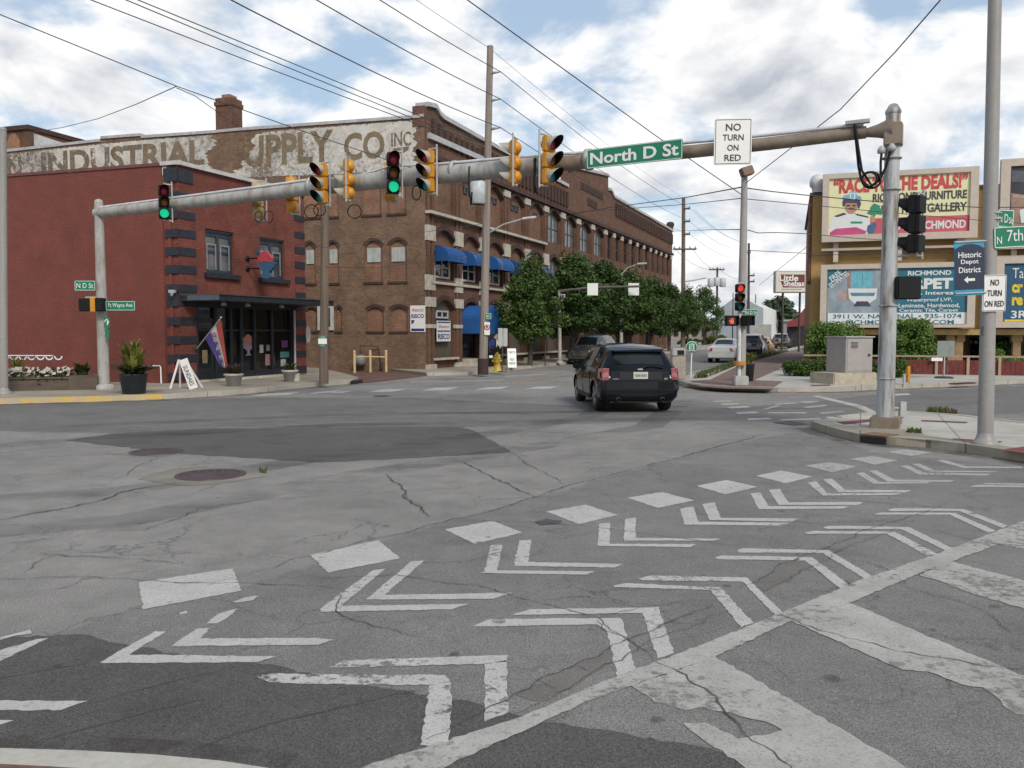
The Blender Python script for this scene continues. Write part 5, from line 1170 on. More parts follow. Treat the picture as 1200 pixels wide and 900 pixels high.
# signal and walk heads on the far side of the right gantry pole
signal_head('back of a black traffic signal head right of the tall gantry pole', gpt(1072, 263, .0), facing(1072, -112), 1.02, housing=BLK, visor=BLK, pipe=-1, group=None)
def walk_head(label, c, face, w=.46, h=.42, lit=False, body=BLK, hood=BLK, name='walk_signal', back=False):
    f = Vector((face.x, face.y, 0)).normalized(); r = Vector((-f.y, f.x, 0)); t = thing(name, label, 'walk signal', c - UP * h / 2)
    mb = MB(); mb.obox(c, r * w / 2, f * .09, UP * h / 2); mb.build('housing', body, t, bevel=.02)
    mb = MB(); mb.obox(c + UP * (h / 2 - .01) + f * .17, r * w / 2, f * .08, UP * .01); mb.obox(c + r * (w / 2 - .01) + f * .17, r * .01, f * .08, UP * (h / 2 - .02)); mb.obox(c - r * (w / 2 - .01) + f * .17, r * .01, f * .08, UP * (h / 2 - .02)); mb.build('hood', hood, t)
    mb = MB(); mb.obox(c + f * .092, r * (w / 2 - .03), f * .004, UP * (h / 2 - .03)); mb.build('face', SHOPG, t)
    if lit:
        mb = MB(); q = c + f * .1 - r * (w * .12) if False else c + f * .1
        mb.obox(q - UP * h * .1, r * w * .14, f * .003, UP * h * .17)
        for k, ln in enumerate((.14, .19, .2, .17)): mb.obox(q + r * (w * (-.115 + .077 * k)) + UP * h * (.08 + ln / 2), r * w * .027, f * .003, UP * h * ln / 2)
        mb.obox(q - r * w * .2 - UP * h * .03, r * w * .03, f * .003, UP * h * .1); mb.build('hand_symbol', glow('hand_lit', (.7, .10, .04), 1.0), t)
    return t
walk_head('black pedestrian signal box mounted low on the right gantry pole', gpt(1063, 337.5, 0), facing(1063, -150), .44, .4)
mb = MB()
for y in (289, 299, 330, 346): mb.tube([gpt(1042, y + 1), gpt(1066, y)], .03, 8)
build_each(mb, 'signal_bracket', GREYB, ga)
# signs on the gantry
def gsign(x0, yt0, x1, yt1, yb0, yb1, off): 
    a, b, c, d = gpt(x0, yt0, off), gpt(x1, yt1, off), gpt(x1, yb1, off), gpt(x0, yb0, off); return (a + b + c + d) / 4, (b - a), (a - d).length * .5 + (b - c).length * .5
c, r, h = gsign(687.5, 175.5, 800, 162, 197.5, 186.5, .34); w = r.length; up = perp(r).cross(r.normalized()) * -1
up = (UP - r.normalized() * UP.dot(r.normalized())).normalized()
t = street_sign('street_name_sign', 'large green North D St sign hanging from the gantry beam', c, r, w, h, 'North D St', (.92, .62), up, bold=.022)
rs = Vector((1, .03, 0)).normalized()
Yn = gpt(859, 166, .35).y
def nturn(label, c, r, up, w, h, lines, group=None):
    t = thing('no_turn_sign', label, 'traffic sign', c - up * h / 2, 0, group); plate(t, c, r, up, w, h, SWHITE, rad=w * .06); border(t, c, r, up, w, h, SBLACK, w * .014, w * .035)
    n = r.normalized().cross(up)
    for body, oy, tw, th_ in lines: text(body, c + up * (oy * h) + n * .003, r, up, tw * w, th_ * h, SBLACK, t, .012)
    return t
cA = D(859, 166, Yn); kx = Yn / FOC
nturn('white NO TURN ON RED sign hung from the brown end of the gantry beam', cA, Vector((1, .05, .03)).normalized(), Vector((.01, .0, 1)).normalized(), 44 * kx, 53 * kx, [('NO', .31, .4, .155), ('TURN', .09, .56, .13), ('ON', -.13, .3, .13), ('RED', -.345, .44, .135)])
# ---- left signal pole fittings
pY = GL.y
def at_left(px, py, dy=-.25): return D(px, py, pY + dy)
k = pY / FOC
street_sign('street_name_sign', 'small green N D St sign left of the left gantry pole', at_left(99.5, 334.7), X, 24 * k, 11.5 * k, 'N D St', (.8, .5))
street_sign('street_name_sign', 'green Ft Wayne Ave sign right of the left gantry pole', at_left(141, 358.3), Vector((1, .0, 0)), 34 * k, 11 * k, 'Ft Wayne Ave', (.82, .55))
t = thing('walk_signal', 'black and yellow pedestrian signal on the left gantry pole', 'walk signal', at_left(108, 365)); 
mb = MB(); mb.obox(at_left(101, 357.5, -.3), X * 6.8 * k, Yv * .12, UP * 7.3 * k); mb.build('housing', BLK, t, bevel=.02)
mb = MB(); mb.obox(at_left(111, 357, -.3), X * 2.8 * k, Yv * .14, UP * 8 * k); mb.build('side_panel', YEL, t); mb = MB(); mb.obox(at_left(118, 357, -.35), X * 4.2 * k, Yv * .14, UP * 7.6 * k); mb.build('housing', BLK, t, bevel=.02)
mb = MB(); mb.obox(at_left(107, 348.4, -.3), X * 6 * k, Yv * .05, UP * .02); mb.build('bracket', GREYB, t)
t = thing('bicycle_sign', 'narrow green route sign below the Ft Wayne Ave sign on the left gantry pole', 'street sign', at_left(125, 396)); plate(t, at_left(125, 377.5), X, UP, 6 * k, 12 * k, SGREEN, rad=.02); plate(t, at_left(125.5, 391), X, UP, 4.6 * k, 10 * k, SGREEN, rad=.02); text('\u2191', at_left(125, 377.5, -.26), X, UP, None, 8 * k, SWHITE, t)
# ---- far left pole
def pole(name, label, base, top, r0, r1, m, cat='pole', flange=.0, group=None, cap=True):
    t = thing(name, label, cat, base, 0, group); mb = MB(); mb.tube([base, base.lerp(top, .5), top], [r0, (r0 + r1) / 2, r1], 14); 
    if cap: mb.lathe(top, [(r1, 0), (r1 * 1.1, .02), (r1 * .8, .08), (0, .1)], 12)
    mb.build('shaft', m, t)
    if flange: mb = MB(); mb.lathe(base, [(flange, 0), (flange, .04), (flange * .8, .07), (r0 * 1.15, .12), (r0, .18)], 16); mb.build('base_flange', GREYPOLE, t)
    return t
b = G(4, 461.5, KERB); pole('steel_pole', 'tall grey steel pole at the left edge beside the flower bed', b, D(3, 153, b.y), .125, .1, GREYPOLE, flange=.22)
# ---- near right light pole
b = G(1154.5, 521, KERB); PB = b
tp_ = D(1166.8, -40, b.y); t = pole('light_pole', 'tall grey steel light pole with street signs near the right edge', b, tp_ + (tp_ - b) * .12, .112, .088, GREYPOLE, 'light pole', flange=.19)
mb = MB()
for y in (251, 258, 291, 331, 337, 357): 
    a = D(1160, y, b.y); mb.lathe(Vector((b.x + .01, b.y, a.z)), [(.1, 0), (.112, .003), (.112, .022), (.1, .025)], 16)
mb.build('sign_strap', GREYB, t)
mb = MB(); a = D(1151.5, 388, b.y - .11); mb.obox(a, X * .012, Yv * .01, UP * .07); mb.build('handhole_slot', DKMET, t)
k = b.y / FOC
yS = b.y - .13
def nr(px, py, dy=0): return D(px, py, yS + dy)
street_sign('street_name_sign', 'small green N D St blade on the right light pole', nr(1178.5, 256, .2), Vector((1, .25, 0)), 23 * k, 21 * k, None, parts=[('N', -7 * k, -.02, 3.4 * k, 7 * k), ('D', .5 * k, 0, 5 * k, 10 * k), ('St', 7 * k, -.03, 5.5 * k, 7 * k)], up=Vector((.02, 0, 1)))
street_sign('street_name_sign', 'large green N 7th St blade cut by the right edge of the picture', nr(1197, 277, 0), Vector((1, -.04, .055)), 62 * k, 25 * k, None, parts=[('N', -25 * k, -3.2 * k, 5.5 * k, 8.5 * k), ('7th', -7.5 * k, 1.5 * k, 18 * k, 13 * k), ('St', 14 * k, 0, 9 * k, 10 * k)], up=Vector((-.05, 0, 1)).normalized())
nturn('white NO TURN ON RED sign strapped to the right light pole', nr(1165.3, 343.5), Vector((1, .02, .02)), UP, 27.5 * k, 42 * k, [('NO', .29, .36, .17), ('TURN', .0, .62, .165), ('ON RED', -.29, .82, .165)])
# historic district banner
HB = mat('banner_navy', (.012, .022, .05), .6); HC_ = mat('banner_cyan', (.03, .25, .42), .6)
t = thing('district_banner', 'navy and cyan Historic Depot District banner with a white arrow on the right light pole', 'banner', nr(1136, 347))
rr_ = Vector((1, -.02, .05)).normalized(); uu = Vector((-.04, 0, 1)).normalized(); c = nr(1136, 314)
plate(t, c, rr_, uu, 34 * k, 63 * k, HC_, rad=.01); 
nn = rr_.cross(uu); e = lambda a, b_: c + rr_ * (a * k) + uu * (b_ * k) + nn * .003
mb = MB(); mb.prism([e(-16.8, -24.5), e(16.8, -24.5), e(16.8, 22), e(11, 25.5), e(3, 27.5), e(-5, 27), e(-12, 24.5), e(-16.8, 22)], nn * .003); mb.build('navy_field', HB, t)
for body, y, w in (('Historic', 15, 26), ('Depot', 6.5, 20), ('District', -2.2, 25)): text(body, e(0, y) + nn * .006, rr_, uu, w * k, 6.6 * k, SWHITE, t, .01)
mb = MB(); mb.prism([e(-6.5, -13.5) , e(-2, -17.5), e(-2, -15), e(6, -15), e(6, -12), e(-2, -12), e(-2, -9.5)], nn * .006); mb.build('arrow', SWHITE, t)
mb = MB(); 
for y in (30, -29): mb.tube([e(-16, y), e(19, y)], .014, 6)
mb.build('banner_arm', GREYB, t)
# ---- signal and lamp pole on the far right corner
b = G(868, 451.5, KERB); k = b.y / FOC; yq = b.y
tp = D(872.5, 205, yq)
t = thing('lamp_and_signal_pole', 'pale concrete lamp pole with red signal and walk signs at the brick corner', 'lamp pole', b)
mb = MB(); mb.tube([b, b.lerp(tp, .5), tp], [.155, .13, .095], 12); mb.build('shaft', stained('pole_concrete', (.30, .285, .27), (.2, .18, .165), .8, (.5, .8), 2, (1, 1, .3)), t)
mb = MB(); bb_ = G(867.5, 452, KERB); mb.obox(bb_ + UP * .16, X * .22, Yv * .2, UP * .16); mb.build('base_box', GREYB, t, bevel=.03)
mb = MB(); a0 = D(866, 445, yq - .22); mb.tube([a0, D(866.5, 385, yq - .2), D(867, 340, yq - .2)], .06, 8); mb.build('conduit_pipe', mat('conduit_white', (.5, .5, .5), .5), t)
mb = MB(); mb.tube([D(867, 428, yq - .23), D(867, 423.5, yq - .23)], .2, 10); mb.build('orange_band', mat('band_orange', (.42, .17, .03), .6), t)
mb = MB(); c = D(875, 201, yq - .1); mb.obox(c, Vector((.17, 0, .05)), Yv * .2, Vector((-.05, 0, .13))); mb.tube([tp, c], .05, 6); mb.build('floodlight', mat('floodlight_brown', (.16, .10, .07), .5), t, bevel=.02)
signal_head('black traffic signal showing a red arrow on the lamp pole at the brick corner', D(866.5, 348.5, yq - .35), facing(866, 18), 31 * k, 'r', housing=BLK, visor=BLK, pipe=1, group=None)
walk_head('pedestrian signal showing an orange raised hand on the lamp pole at the brick corner', D(857, 376, yq - .3), facing(857, 15), 14 * k, 12 * k, True)
walk_head('dark pedestrian signal seen from its side right of the orange hand', D(873.5, 376, yq - .25), facing(873, 70), 13 * k, 12 * k)
street_sign('street_name_sign', 'small green N D St sign behind the red signal at the brick corner', D(880.5, 366.5, yq - .2), X, 15.5 * k, 8.5 * k, 'N D St', (.8, .5))
# ---- wooden utility poles
b = G(379.5, 449.5, KERB); t = pole('utility_pole', 'short dark wooden pole in front of the brick side wall beside the canopy', b, D(381, 240, b.y), .155, .12, WOODP, 'utility pole', cap=False)
mb = MB(); a = G(379.5, 449.5, 0); z0, z1 = D(379, 406, b.y).z, D(379, 393.5, b.y).z; zm = (z0 + z1) / 2; mb.tube([Vector((b.x, b.y, z0)), Vector((b.x, b.y, z1))], .162, 14); mb.build('green_tag', mat('tag_green', (.10, .22, .15), .7), t)
mb = MB(); mb.obox(D(378, 400, b.y - .17), X * .14, Yv * .01, UP * .09); mb.build('notice', SWHITE, t); mb = MB(); mb.tube([D(384.5, 408, b.y), D(385, 393, b.y)], .05, 8); mb.build('meter', DKMET, t)
b = G(566, 437.5, KERB); t = pole('utility_pole', 'tall wooden pole with a transformer and street lamp in front of the warehouse', b, D(574.5, 54, b.y), .185, .13, WOODL, 'utility pole', cap=False)
yq = b.y
mb = MB(); mb.tube([b - UP * .05, D(566.3, 420, yq)], .23, 12); mb.build('dark_butt', mat('creosote', (.04, .025, .02), .9), t)
mb = MB(); 
for y in (84, 116, 149.5): c = D(574, y + 2, yq); mb.tube([c, D(586.5, y, yq - .3)], [.07, .03], 8)
build_each(mb, 'insulator_arm', mat('insulator_grey', (.36, .37, .38), .5), t)
c = D(560, 225, yq - .1); mb = MB(); mb.lathe(c - UP * .5, [(.26, -.0), (.32, .05), (.32, .86), (.28, .92), (.1, 1.0), (0, 1.0)], 16); mb.tube([c + UP * .45 + X * .1, c + UP * .75 + X * .1], .05, 8); mb.build('transformer', mat('transformer_grey', (.40, .43, .45), .45), t)
mb = MB(); c2 = D(570, 228, yq); mb.obox((c + c2) / 2, (c2 - c) / 2, Yv * .06, UP * .06); mb.build('transformer_bracket', GREYB, t)
mb = MB(); mb.tube([D(573, 273, yq), D(590, 263, yq - .2), D(613, 256.5, yq - .4)], .035, 8); la = mb.build('lamp_arm', GREYB, t)
mb = MB(); c = D(620, 255.5, yq - .45); mb.obox(c, Vector((.3, 0, .03)), Yv * .1, UP * .05); mb.build('lamp_head', mat('lamp_head_grey', (.42, .42, .42), .5), la, bevel=.03)
for (nm, x, y, w, h, m_, bod, lab) in (('route_sign', 572.5, 370.5, 6.5, 7, SGREEN, '\u2190', 'small green sign on the tall wooden pole with the transformer'),):
    tt = thing(nm, lab, 'traffic sign', D(x, y, yq - .22)); plate(tt, D(x, y, yq - .22), X, UP, w * yq / FOC, h * yq / FOC, m_, rad=.02); border(tt, D(x, y, yq - .22), X, UP, w * yq / FOC, h * yq / FOC, SWHITE); text(bod, D(x, y, yq - .23), X, UP, .16, .12, SWHITE, tt)
tt = thing('no_parking_sign', 'white no parking sign with a red ring on the tall wooden pole', 'traffic sign', D(571.5, 393, yq - .22)); kk = yq / FOC; c = D(570.8, 385, yq - .22)
plate(tt, c, X, UP, 6.5 * kk, 15 * kk, SWHITE, rad=.03); mb = MB(); cr = c + UP * .05 - Yv * .008; mb.lathe(cr, [(.085, 0), (.115, 0), (.115, .004), (.085, .004)], 20, 0, -Yv); mb.obox(cr - Yv * .004, Vector((.07, 0, -.07)), Yv * .002, Vector((.008, 0, .008))); mb.build('red_ring', REDM, tt)
text('P', cr - Yv * .001, X, UP, None, .12, SBLACK, tt, .02)
tt = thing('wall_bracket_lamp', 'small grey bracket on the warehouse pole at awning height', 'bracket', D(572, 300, yq)) if False else None
# pole with sign backs, far utility poles
b = G(588.5, 436, KERB); kk = b.y / FOC; t = thing('sign_post', 'grey backs of two traffic signs on a thin post near the hydrant', 'traffic sign', b); mb = MB(); mb.tube([b, D(589, 384, b.y)], .03, 8); mb.lathe(b, [(.2, 0), (.2, .03), (.04, .06)], 10); mb.build('post', DKMET, t)
plate(t, D(586.5, 395, b.y - .03), X, UP, 5.5 * kk, 21 * kk, SBACK, rad=.03); plate(t, D(592.2, 395.3, b.y - .03), X, UP, 5 * kk, 21 * kk, SBACK, rad=.03)
mb = MB(); mb.prism([D(584, 390, b.y + .03), D(584, 400, b.y + .03), D(578.5, 395, b.y + .03)], Yv * .01); mb.build('panel', mat('sign_back_tan', (.28, .22, .17), .6), t)
# hydrant
b = G(582.5, 435, KERB); t = thing('fire_hydrant', 'yellow fire hydrant at the kerb beside the tall wooden pole', 'fire hydrant', b); HY = mat('hydrant_yellow', (.48, .33, .03), .5)
mb = MB(); mb.lathe(b, [(.2, 0), (.2, .05), (.14, .07), (.13, .5), (.17, .52), (.17, .57), (.15, .6), (.13, .7), (.07, .77), (.05, .78), (.05, .83), (0, .83)], 16); mb.build('barrel', HY, t)
mb = MB(); c = b + UP * .45; mb.cyl(c - X * .22, c + X * .22, .06, None, 10); mb.cyl(c, c - Yv * .22, .075, None, 10); mb.build('nozzle', HY, t)
sheet('yellow_kerb_patch', [[(575, 436.4), (596, 434.8), (594, 430.5), (577, 431.5)]], mat('kerb_patch_yellow', (.42, .29, .09), .8, var=.3, scale=3), KERB + .006)
# black litter bin
b = G(575.5, 429.5, KERB); t = thing('litter_bin', 'black litter bin with a small white label behind the yellow hydrant', 'litter bin', b)
mb = MB(); mb.lathe(b, [(.26, 0), (.3, .1), (.32, .85), (.34, .87), (.34, .95), (.2, 1.0), (.18, .95)], 14); mb.build('body', BLK, t); mb = MB(); mb.obox(b + UP * .5 - Yv * .315, X * .09, Yv * .012, UP * .06); mb.build('label', SWHITE, t)
# A boards
def aboard(label, b, w, h, yaw, lines, m=SWHITE, fm=SWHITE, spread=.28, ink=SBLACK, thick=.02):
    t = thing('sandwich_board', label, 'sandwich board', b); r = rot(X, yaw); n = rot(-Yv, yaw)
    for s_ in (1, -1):
        up = (UP * h - n * (spread * s_)).normalized(); c = b + UP * (h / 2) + n * (spread / 2 * s_)
        o = plate(t, c, r * s_, up, w, h, m, 'board', thick, .02)
        if s_ == 1:
            nn = r.cross(up)
            for body, oy, tw, th_ in lines: text(body, c + up * (oy * h) + nn * .004, r, up, tw * w, th_ * h, ink, o, .01)
    return t
b = G(599.5, 431, KERB); aboard('white sandwich board with dark lettering on the warehouse pavement', b, .42, .95, R(8), [('PARTS', .3, .7, .12), ('TEST', -.08, .6, .12), ('DRIVE', -.28, .7, .12)], ink=mat('ink_teal', (.02, .08, .07), .6))
b = G(213.5, 456.2, KERB); t = thing('sandwich_board', 'white framed A shaped board standing at the striped red corner', 'sandwich board', b)
kk = b.y / FOC; ap = D(213, 421, b.y); 
def leg(p, q, w, m, name, d=.02):
    dv_ = (q - p).normalized(); s = Vector((dv_.z, 0, -dv_.x)); mb = MB(); mb.prism([p - s * w, p + s * w, q + s * w, q - s * w], Yv * d); return mb.build(name, m, t)
f1, f2 = D(199.5, 455.5, b.y), D(227, 455.5, b.y)
leg(f1, D(209.5, 421.5, b.y), .03, SWHITE, 'frame'); leg(f1 + Yv * .5 + X * .1, D(210.5, 421.5, b.y + .1), .03, SWHITE, 'frame')
o = leg(f2, D(214.5, 421, b.y), .13, SWHITE, 'board'); leg(f2 + X * .1 + Yv * .45, D(216.5, 421, b.y + .1), .03, SWHITE, 'frame')
rv = (f2 - ap).normalized(); text('SUNDAES', D(221, 440, b.y - .004), rv, rv.cross(Yv) if rv.cross(Yv).z > 0 else -rv.cross(Yv), .62, .13, SBLACK, o, 0)
# OPEN flag
fp0, fp1 = RF3.P(RF3.s_(229, 410), RF3.at(229, 410)[1], 0.02), None
Yf = fp0.y; fp1 = D(259, 372.5, Yf - 1.0)
t = thing('open_flag', 'red white and blue OPEN flag on an angled pole beside the shop door', 'flag', fp0)
mb = MB(); mb.tube([fp0, fp1], .022, 8); mb.lathe(fp1, [(.03, 0), (.035, .03), (0, .05)], 8); mb.build('flag_pole', GREYB, t); mb = MB(); mb.lathe(fp0, [(.06, -.02), (.06, .04), (.03, .12)], 10, 0, (fp1 - fp0).normalized()); mb.build('holder', DKMET, t)
pd = (fp1 - fp0)
def fl(a, h):   # a: 0 lower end of cloth .. 1 pole tip, h: 0 at the pole .. 1 fly end
    top = fp0 + pd * (.38 + .61 * a)
    end = D(258.3 + 9.5 * (a ** 1.2), 429 + 6 * (.5 - abs(a - .6)), Yf - .62 - .12 * a)
    p = top.lerp(end, h); p += Vector((.05 * math.sin(a * 9 + h * 3) * h, -.07 * math.sin(a * 10 + h * 2) * h, -.06 * math.sin(h * math.pi) * (1 - a))); return p
FB = mat('flag_blue', (.07, .05, .22), .7); FR = mat('flag_red', (.34, .06, .045), .7); FWh = mat('flag_white', (.46, .45, .46), .7)
for a0, a1, m_ in ((0, .36, FB), (.36, .68, FWh), (.68, 1, FR)):
    mb = MB(); n1, n2 = 5, 14
    vs = [fl(a0 + (a1 - a0) * i / n1, j / n2) for i in range(n1 + 1) for j in range(n2 + 1)]
    mb.raw(vs, [(i * (n2 + 1) + j, i * (n2 + 1) + j + 1, (i + 1) * (n2 + 1) + j + 1, (i + 1) * (n2 + 1) + j) for i in range(n1) for j in range(n2)])
    mb.build('flag_stripe', m_, t)
for ch, h in (('O', .16), ('P', .38), ('E', .58), ('N', .8)):
    c = fl(.52, h) + Vector((0, -.035, 0)); dn = (fl(.52, h + .06) - fl(.52, h - .06)); ax = (fl(.66, h) - fl(.38, h)); 
    up_ = -dn.normalized(); r_ = (ax - up_ * ax.dot(up_)).normalized()
    if r_.cross(up_).y > 0: r_ = -r_
    text(ch, c + r_.cross(up_) * .02, r_, up_, ax.length * .55 + .03, .17, FR if ch == 'O' else FB, t, .03)
# planters
def pot(name, label, b, r, h, m, square=False):
    t = thing(name, label, 'planter', b); mb = MB()
    if square: mb.lathe(b, [(0, 0.001), (r * .68, 0), (r * .92, h * .82), (r * 1.05, h * .84), (r * 1.05, h), (r * .9, h), (r * .85, h * .9)], 4 if square == 4 else 16)
    else: mb.lathe(b, [(0, .001), (r * .8, 0), (r, h * .95), (r * 1.06, h * .96), (r * 1.06, h), (r * .95, h), (r * .9, h * .9)], 20)
    mb.build('pot', m, t); mb = MB(); mb.lathe(b, [(r * .92, h * .9), (0, h * .93)], 16); mb.build('soil', SOIL, t); return t
POTW = mat('pot_white', (.36, .35, .32), .7, var=.2)
def blades(t, c, n, h, spread, m, w=.03, seed=1, name='leaves', lean=.6):
    r = random.Random(seed); mb = MB()
    for k in range(n):
        a = r.uniform(0, 6.283); l = h * r.uniform(.5, 1.05); o = Vector((math.cos(a), math.sin(a), 0)); p = c + o * r.uniform(0, spread * .5); s = Vector((-o.y, o.x, 0)) * w * r.uniform(.6, 1.3); pts = []
        for j in range(5): f = j / 4; pts.append((p + o * (spread * lean * f * f * r.uniform(.8, 1.3)) + UP * (l * (f - .25 * f * f)), math.sin(math.pi * min(.98, .18 + .82 * f)) ** .7))
        for (p0, w0), (p1, w1) in zip(pts, pts[1:]): mb.face([p0 - s * w0, p0 + s * w0, p1 + s * w1, p1 - s * w1], 0)
    return mb.build(name, m, t)
LEAFC = leafm('canna_leaf', (.05, .075, .012), (.20, .20, .035)); LEAFD = leafm('pot_leaf_dark', (.025, .04, .012), (.07, .085, .03)); LEAFR = leafm('pot_leaf_red', (.07, .025, .02), (.10, .07, .035))
b = G(157, 461.3, KERB); t = pot('planter', 'large blue grey planter with a tall yellow green canna by the kerb', b, .37, .55, mat('pot_blue', (.035, .048, .062), .6)); 
blades(t, b + UP * .52, 44, 1.3, .42, LEAFC, .08, 3, lean=.55); blades(t, b + UP * .5, 90, .5, .55, LEAFD, .05, 4, 'trailing_leaves', 1.1)
b = G(274, 452.5, KERB); t = pot('planter', 'white tapered planter by the shop door under the flag', b, .29, .40, POTW, 5); blades(t, b + UP * .38, 60, .45, .4, LEAFR, .035, 5, lean=.8)
b = G(340, 447, KERB); t = pot('planter', 'white planter at the right end of the shop front', b, .28, .40, POTW, 5); blades(t, b + UP * .38, 40, .42, .35, LEAFD, .035, 6)
mb = MB(); c = G(347.5, 447, KERB); mb.obox(c + UP * .13, X * .11, Yv * .1, UP * .13); tag(mb.build('white_block', POTW, bevel=.015), 'small white block beside the right shop planter', 'block')
b = G(876, 446.5, KERB); t = pot('planter', 'dark tapered planter with a yellow green plant at the lamp pole', b, .24, .62, mat('pot_dark', (.04, .04, .05), .5)); blades(t, b + UP * .6, 60, .55, .4, LEAFC, .03, 8)
# raised flower bed with bunting behind
A0, A1 = G(-60, 459.5, KERB), G(115, 456.5, KERB); r_ = (A1 - A0).normalized(); 
t = thing('flower_bed', 'long timber raised bed full of white flowers along the red side wall', 'flower bed', (A0 + A1) / 2); TIM = stained('old_timber', (.10, .075, .055), (.05, .04, .035), .9, (.4, .7), 3, (.4, 1, 2))
FP_ = Plane(A0, r_); L_ = (A1 - A0).length
mb = MB(); mb.fbox(FP_, 0, L_ * .82, KERB, KERB + .36, -.9, 0); mb.build('timber_side', TIM, t); mb = MB(); mb.fbox(FP_, L_ * .8, L_, KERB, KERB + .42, -1.0, .08); mb.build('timber_corner', TIM, t); mb = MB(); mb.fbox(FP_, -.02, L_ * .8, KERB + .34, KERB + .39, -.92, .04); mb.build('timber_cap', TIM, t)
r = random.Random(4); fl_ = MB(); lv = MB()
for k in range(420):
    a = r.uniform(0, L_ * .8); d = r.uniform(-.8, .04); h = KERB + .40 + r.uniform(0, .26); c = FP_.P(a, h, d); s = r.uniform(.04, .085)
    if r.random() < .55: v = Vector((r.uniform(-.5, .5), r.uniform(-1, -.3), r.uniform(.3, 1))).normalized(); u_ = v.orthogonal().normalized() * s; w_ = v.cross(u_); fl_.face([c + u_, c + w_, c - u_, c - w_])
    for j in range(2): u_ = Vector((r.uniform(-1, 1), r.uniform(-1, 1), r.uniform(-1, 1))).normalized() * .08; w_ = u_.orthogonal().normalized() * .05; q = c - UP * r.uniform(.02, .2); lv.face([q + u_, q + w_, q - u_, q - w_])
fl_.build('flowers', leafm('flower_white', (.48, .46, .42), (.62, .52, .44)), t)['kind'] = 'stuff'; lv.build('foliage', LEAFD, t)['kind'] = 'stuff'
c = FP_.P(L_ * .87, KERB + .42, -.5); blades(t, c, 60, .5, .3, LEAFD, .05, 9, 'bushy_plant'); blades(t, FP_.P(L_ * .42 , KERB + .4, -.6), 25, .85, .3, LEAFC, .03, 10, 'tall_stem_plant')
t = thing('bunting', 'white scalloped bunting strung above the flower bed on the red side wall', 'bunting', D(36, 420, A1.y + 1)); Yb = A1.y + .8; mb = MB(); mb.tube([D(-20, 416.5, Yb), D(63, 417, Yb)], .02, 6); mb.build('cord', SWHITE, t)
mb = MB(); kk = Yb / FOC
for k in range(9):
    cx = -12 + k * 10.4 - 3; p = D(cx, 417.3, Yb)
    for j in range(8):
        a0_, a1_ = math.pi * j / 8, math.pi * (j + 1) / 8; f = lambda a, q: p + X * (-math.cos(a) * q * kk) - UP * (math.sin(a) * q * .95 * kk)
        mb.face([f(a0_, 5.0), f(a1_, 5.0), f(a1_, 3.4), f(a0_, 3.4)])
mb.build('pennant', SWHITE, t)
for x in (40, 62): tt = thing('garden_stake', 'thin dark stake standing in the flower bed, %s' % ('nearer the white bunting middle' if x == 40 else 'at the right end of the white bunting'), 'stake', FP_.P(FP_.s_(x), KERB + .39, -.2)); mb = MB(); mb.tube([FP_.P(FP_.s_(x), KERB + .39, -.2), D(x, 416, A1.y + .2)], .012, 6); mb.build('stake', DKMET, tt)
t = thing('handrail', 'white pipe handrail standing at the red side wall near the striped corner', 'handrail', G(187, 449.5, KERB)); yy = RLw.P(1.2, 0, .25).y; mb = MB(); mb.tube([D(174, 428.8, yy), D(187, 428.8, yy), D(188.3, 430, yy), G(189, 449.8, KERB)], .025, 8); mb.build('rail', SWHITE, t)
mb = MB(); c = RLw.P(-.1, RLw.at(194, 342)[1], .16); mb.obox(c, X * .1, Yv * .1, UP * .05); mb.tube([c - UP * .05, c - UP * .12 - Yv * .1], .05, 8); tag(mb.build('security_lamp', GREYB), 'small white security lamp on the striped red corner', 'lamp')
# yellow pipe barrier and gas meter in front of the side wall
pts = [(415.5, 437.5), (434, 436.5), (452.5, 436.3)]; bz = [G(x, y, 0) for x, y in pts]
t = thing('pipe_barrier', 'cream pipe guard rail in front of the gas meter on the brick side wall', 'guard rail', bz[1]); CRM = mat('barrier_cream', (.48, .36, .19), .6)
h_ = .98
for p in bz: mb = MB(); mb.tube([p, p + UP * h_], .06, 10); mb.lathe(p + UP * h_, [(.06, 0), (.04, .04), (0, .05)], 10); mb.build('post', CRM, t)
mb = MB(); mb.tube([bz[0] + UP * .72, bz[1] + UP * .72, bz[2] + UP * .70], .035, 8); mb.build('rail', CRM, t)
c = FL.P(FL.s_(427, 430), .1, .4); t = thing('gas_meter', 'grey gas meter with pipes on the brick side wall behind the cream rail', 'gas meter', c); mb = MB(); mb.lathe(c + UP * .15, [(0, 0), (.2, .03), (.28, .15), (.28, .4), (.2, .52), (0, .55)], 14); mb.build('body', mat('meter_grey', (.16, .17, .18), .5), t)
mb = MB(); mb.tube([c + UP * .6, c + UP * 1.1, c + UP * 1.1 + X * .9, c + UP * .1 + X * 1.0], .03, 8); mb.tube([c + X * 1.0 + UP * 0, c + X * 1.0 + UP * .35], .07, 8); mb.build('pipe', DKMET, t)
t = thing('storm_drain', 'dark kerb drain opening at the end of the left pavement', 'drain', G(418, 450)); mb = MB(); a = G(411, 450.6); b2 = G(425, 448.8); q = [a, b2]; mb.prism([a + UP * .015, b2 + UP * .015, b2 + UP * .12, a + UP * .12], Vector((-.05, .25, 0))); mb.build('opening', BLKM, t)
# satellite-like white oval sign on the side of restaurant
t = thing('oval_wall_sign', 'white oval sign sticking out at the right end of the restaurant', 'sign', RF3.P(RF3.s_(358, 390), 2, .2)); c = D(361, 392, RF3.P(RF3.s_(358, 390), 0, .3).y); mb = MB(); mb.prism([c + X * .09 * math.cos(2 * math.pi * j / 18) + UP * .33 * math.sin(2 * math.pi * j / 18) for j in range(18)], Yv * .05); mb.build('panel', SWHITE, t)
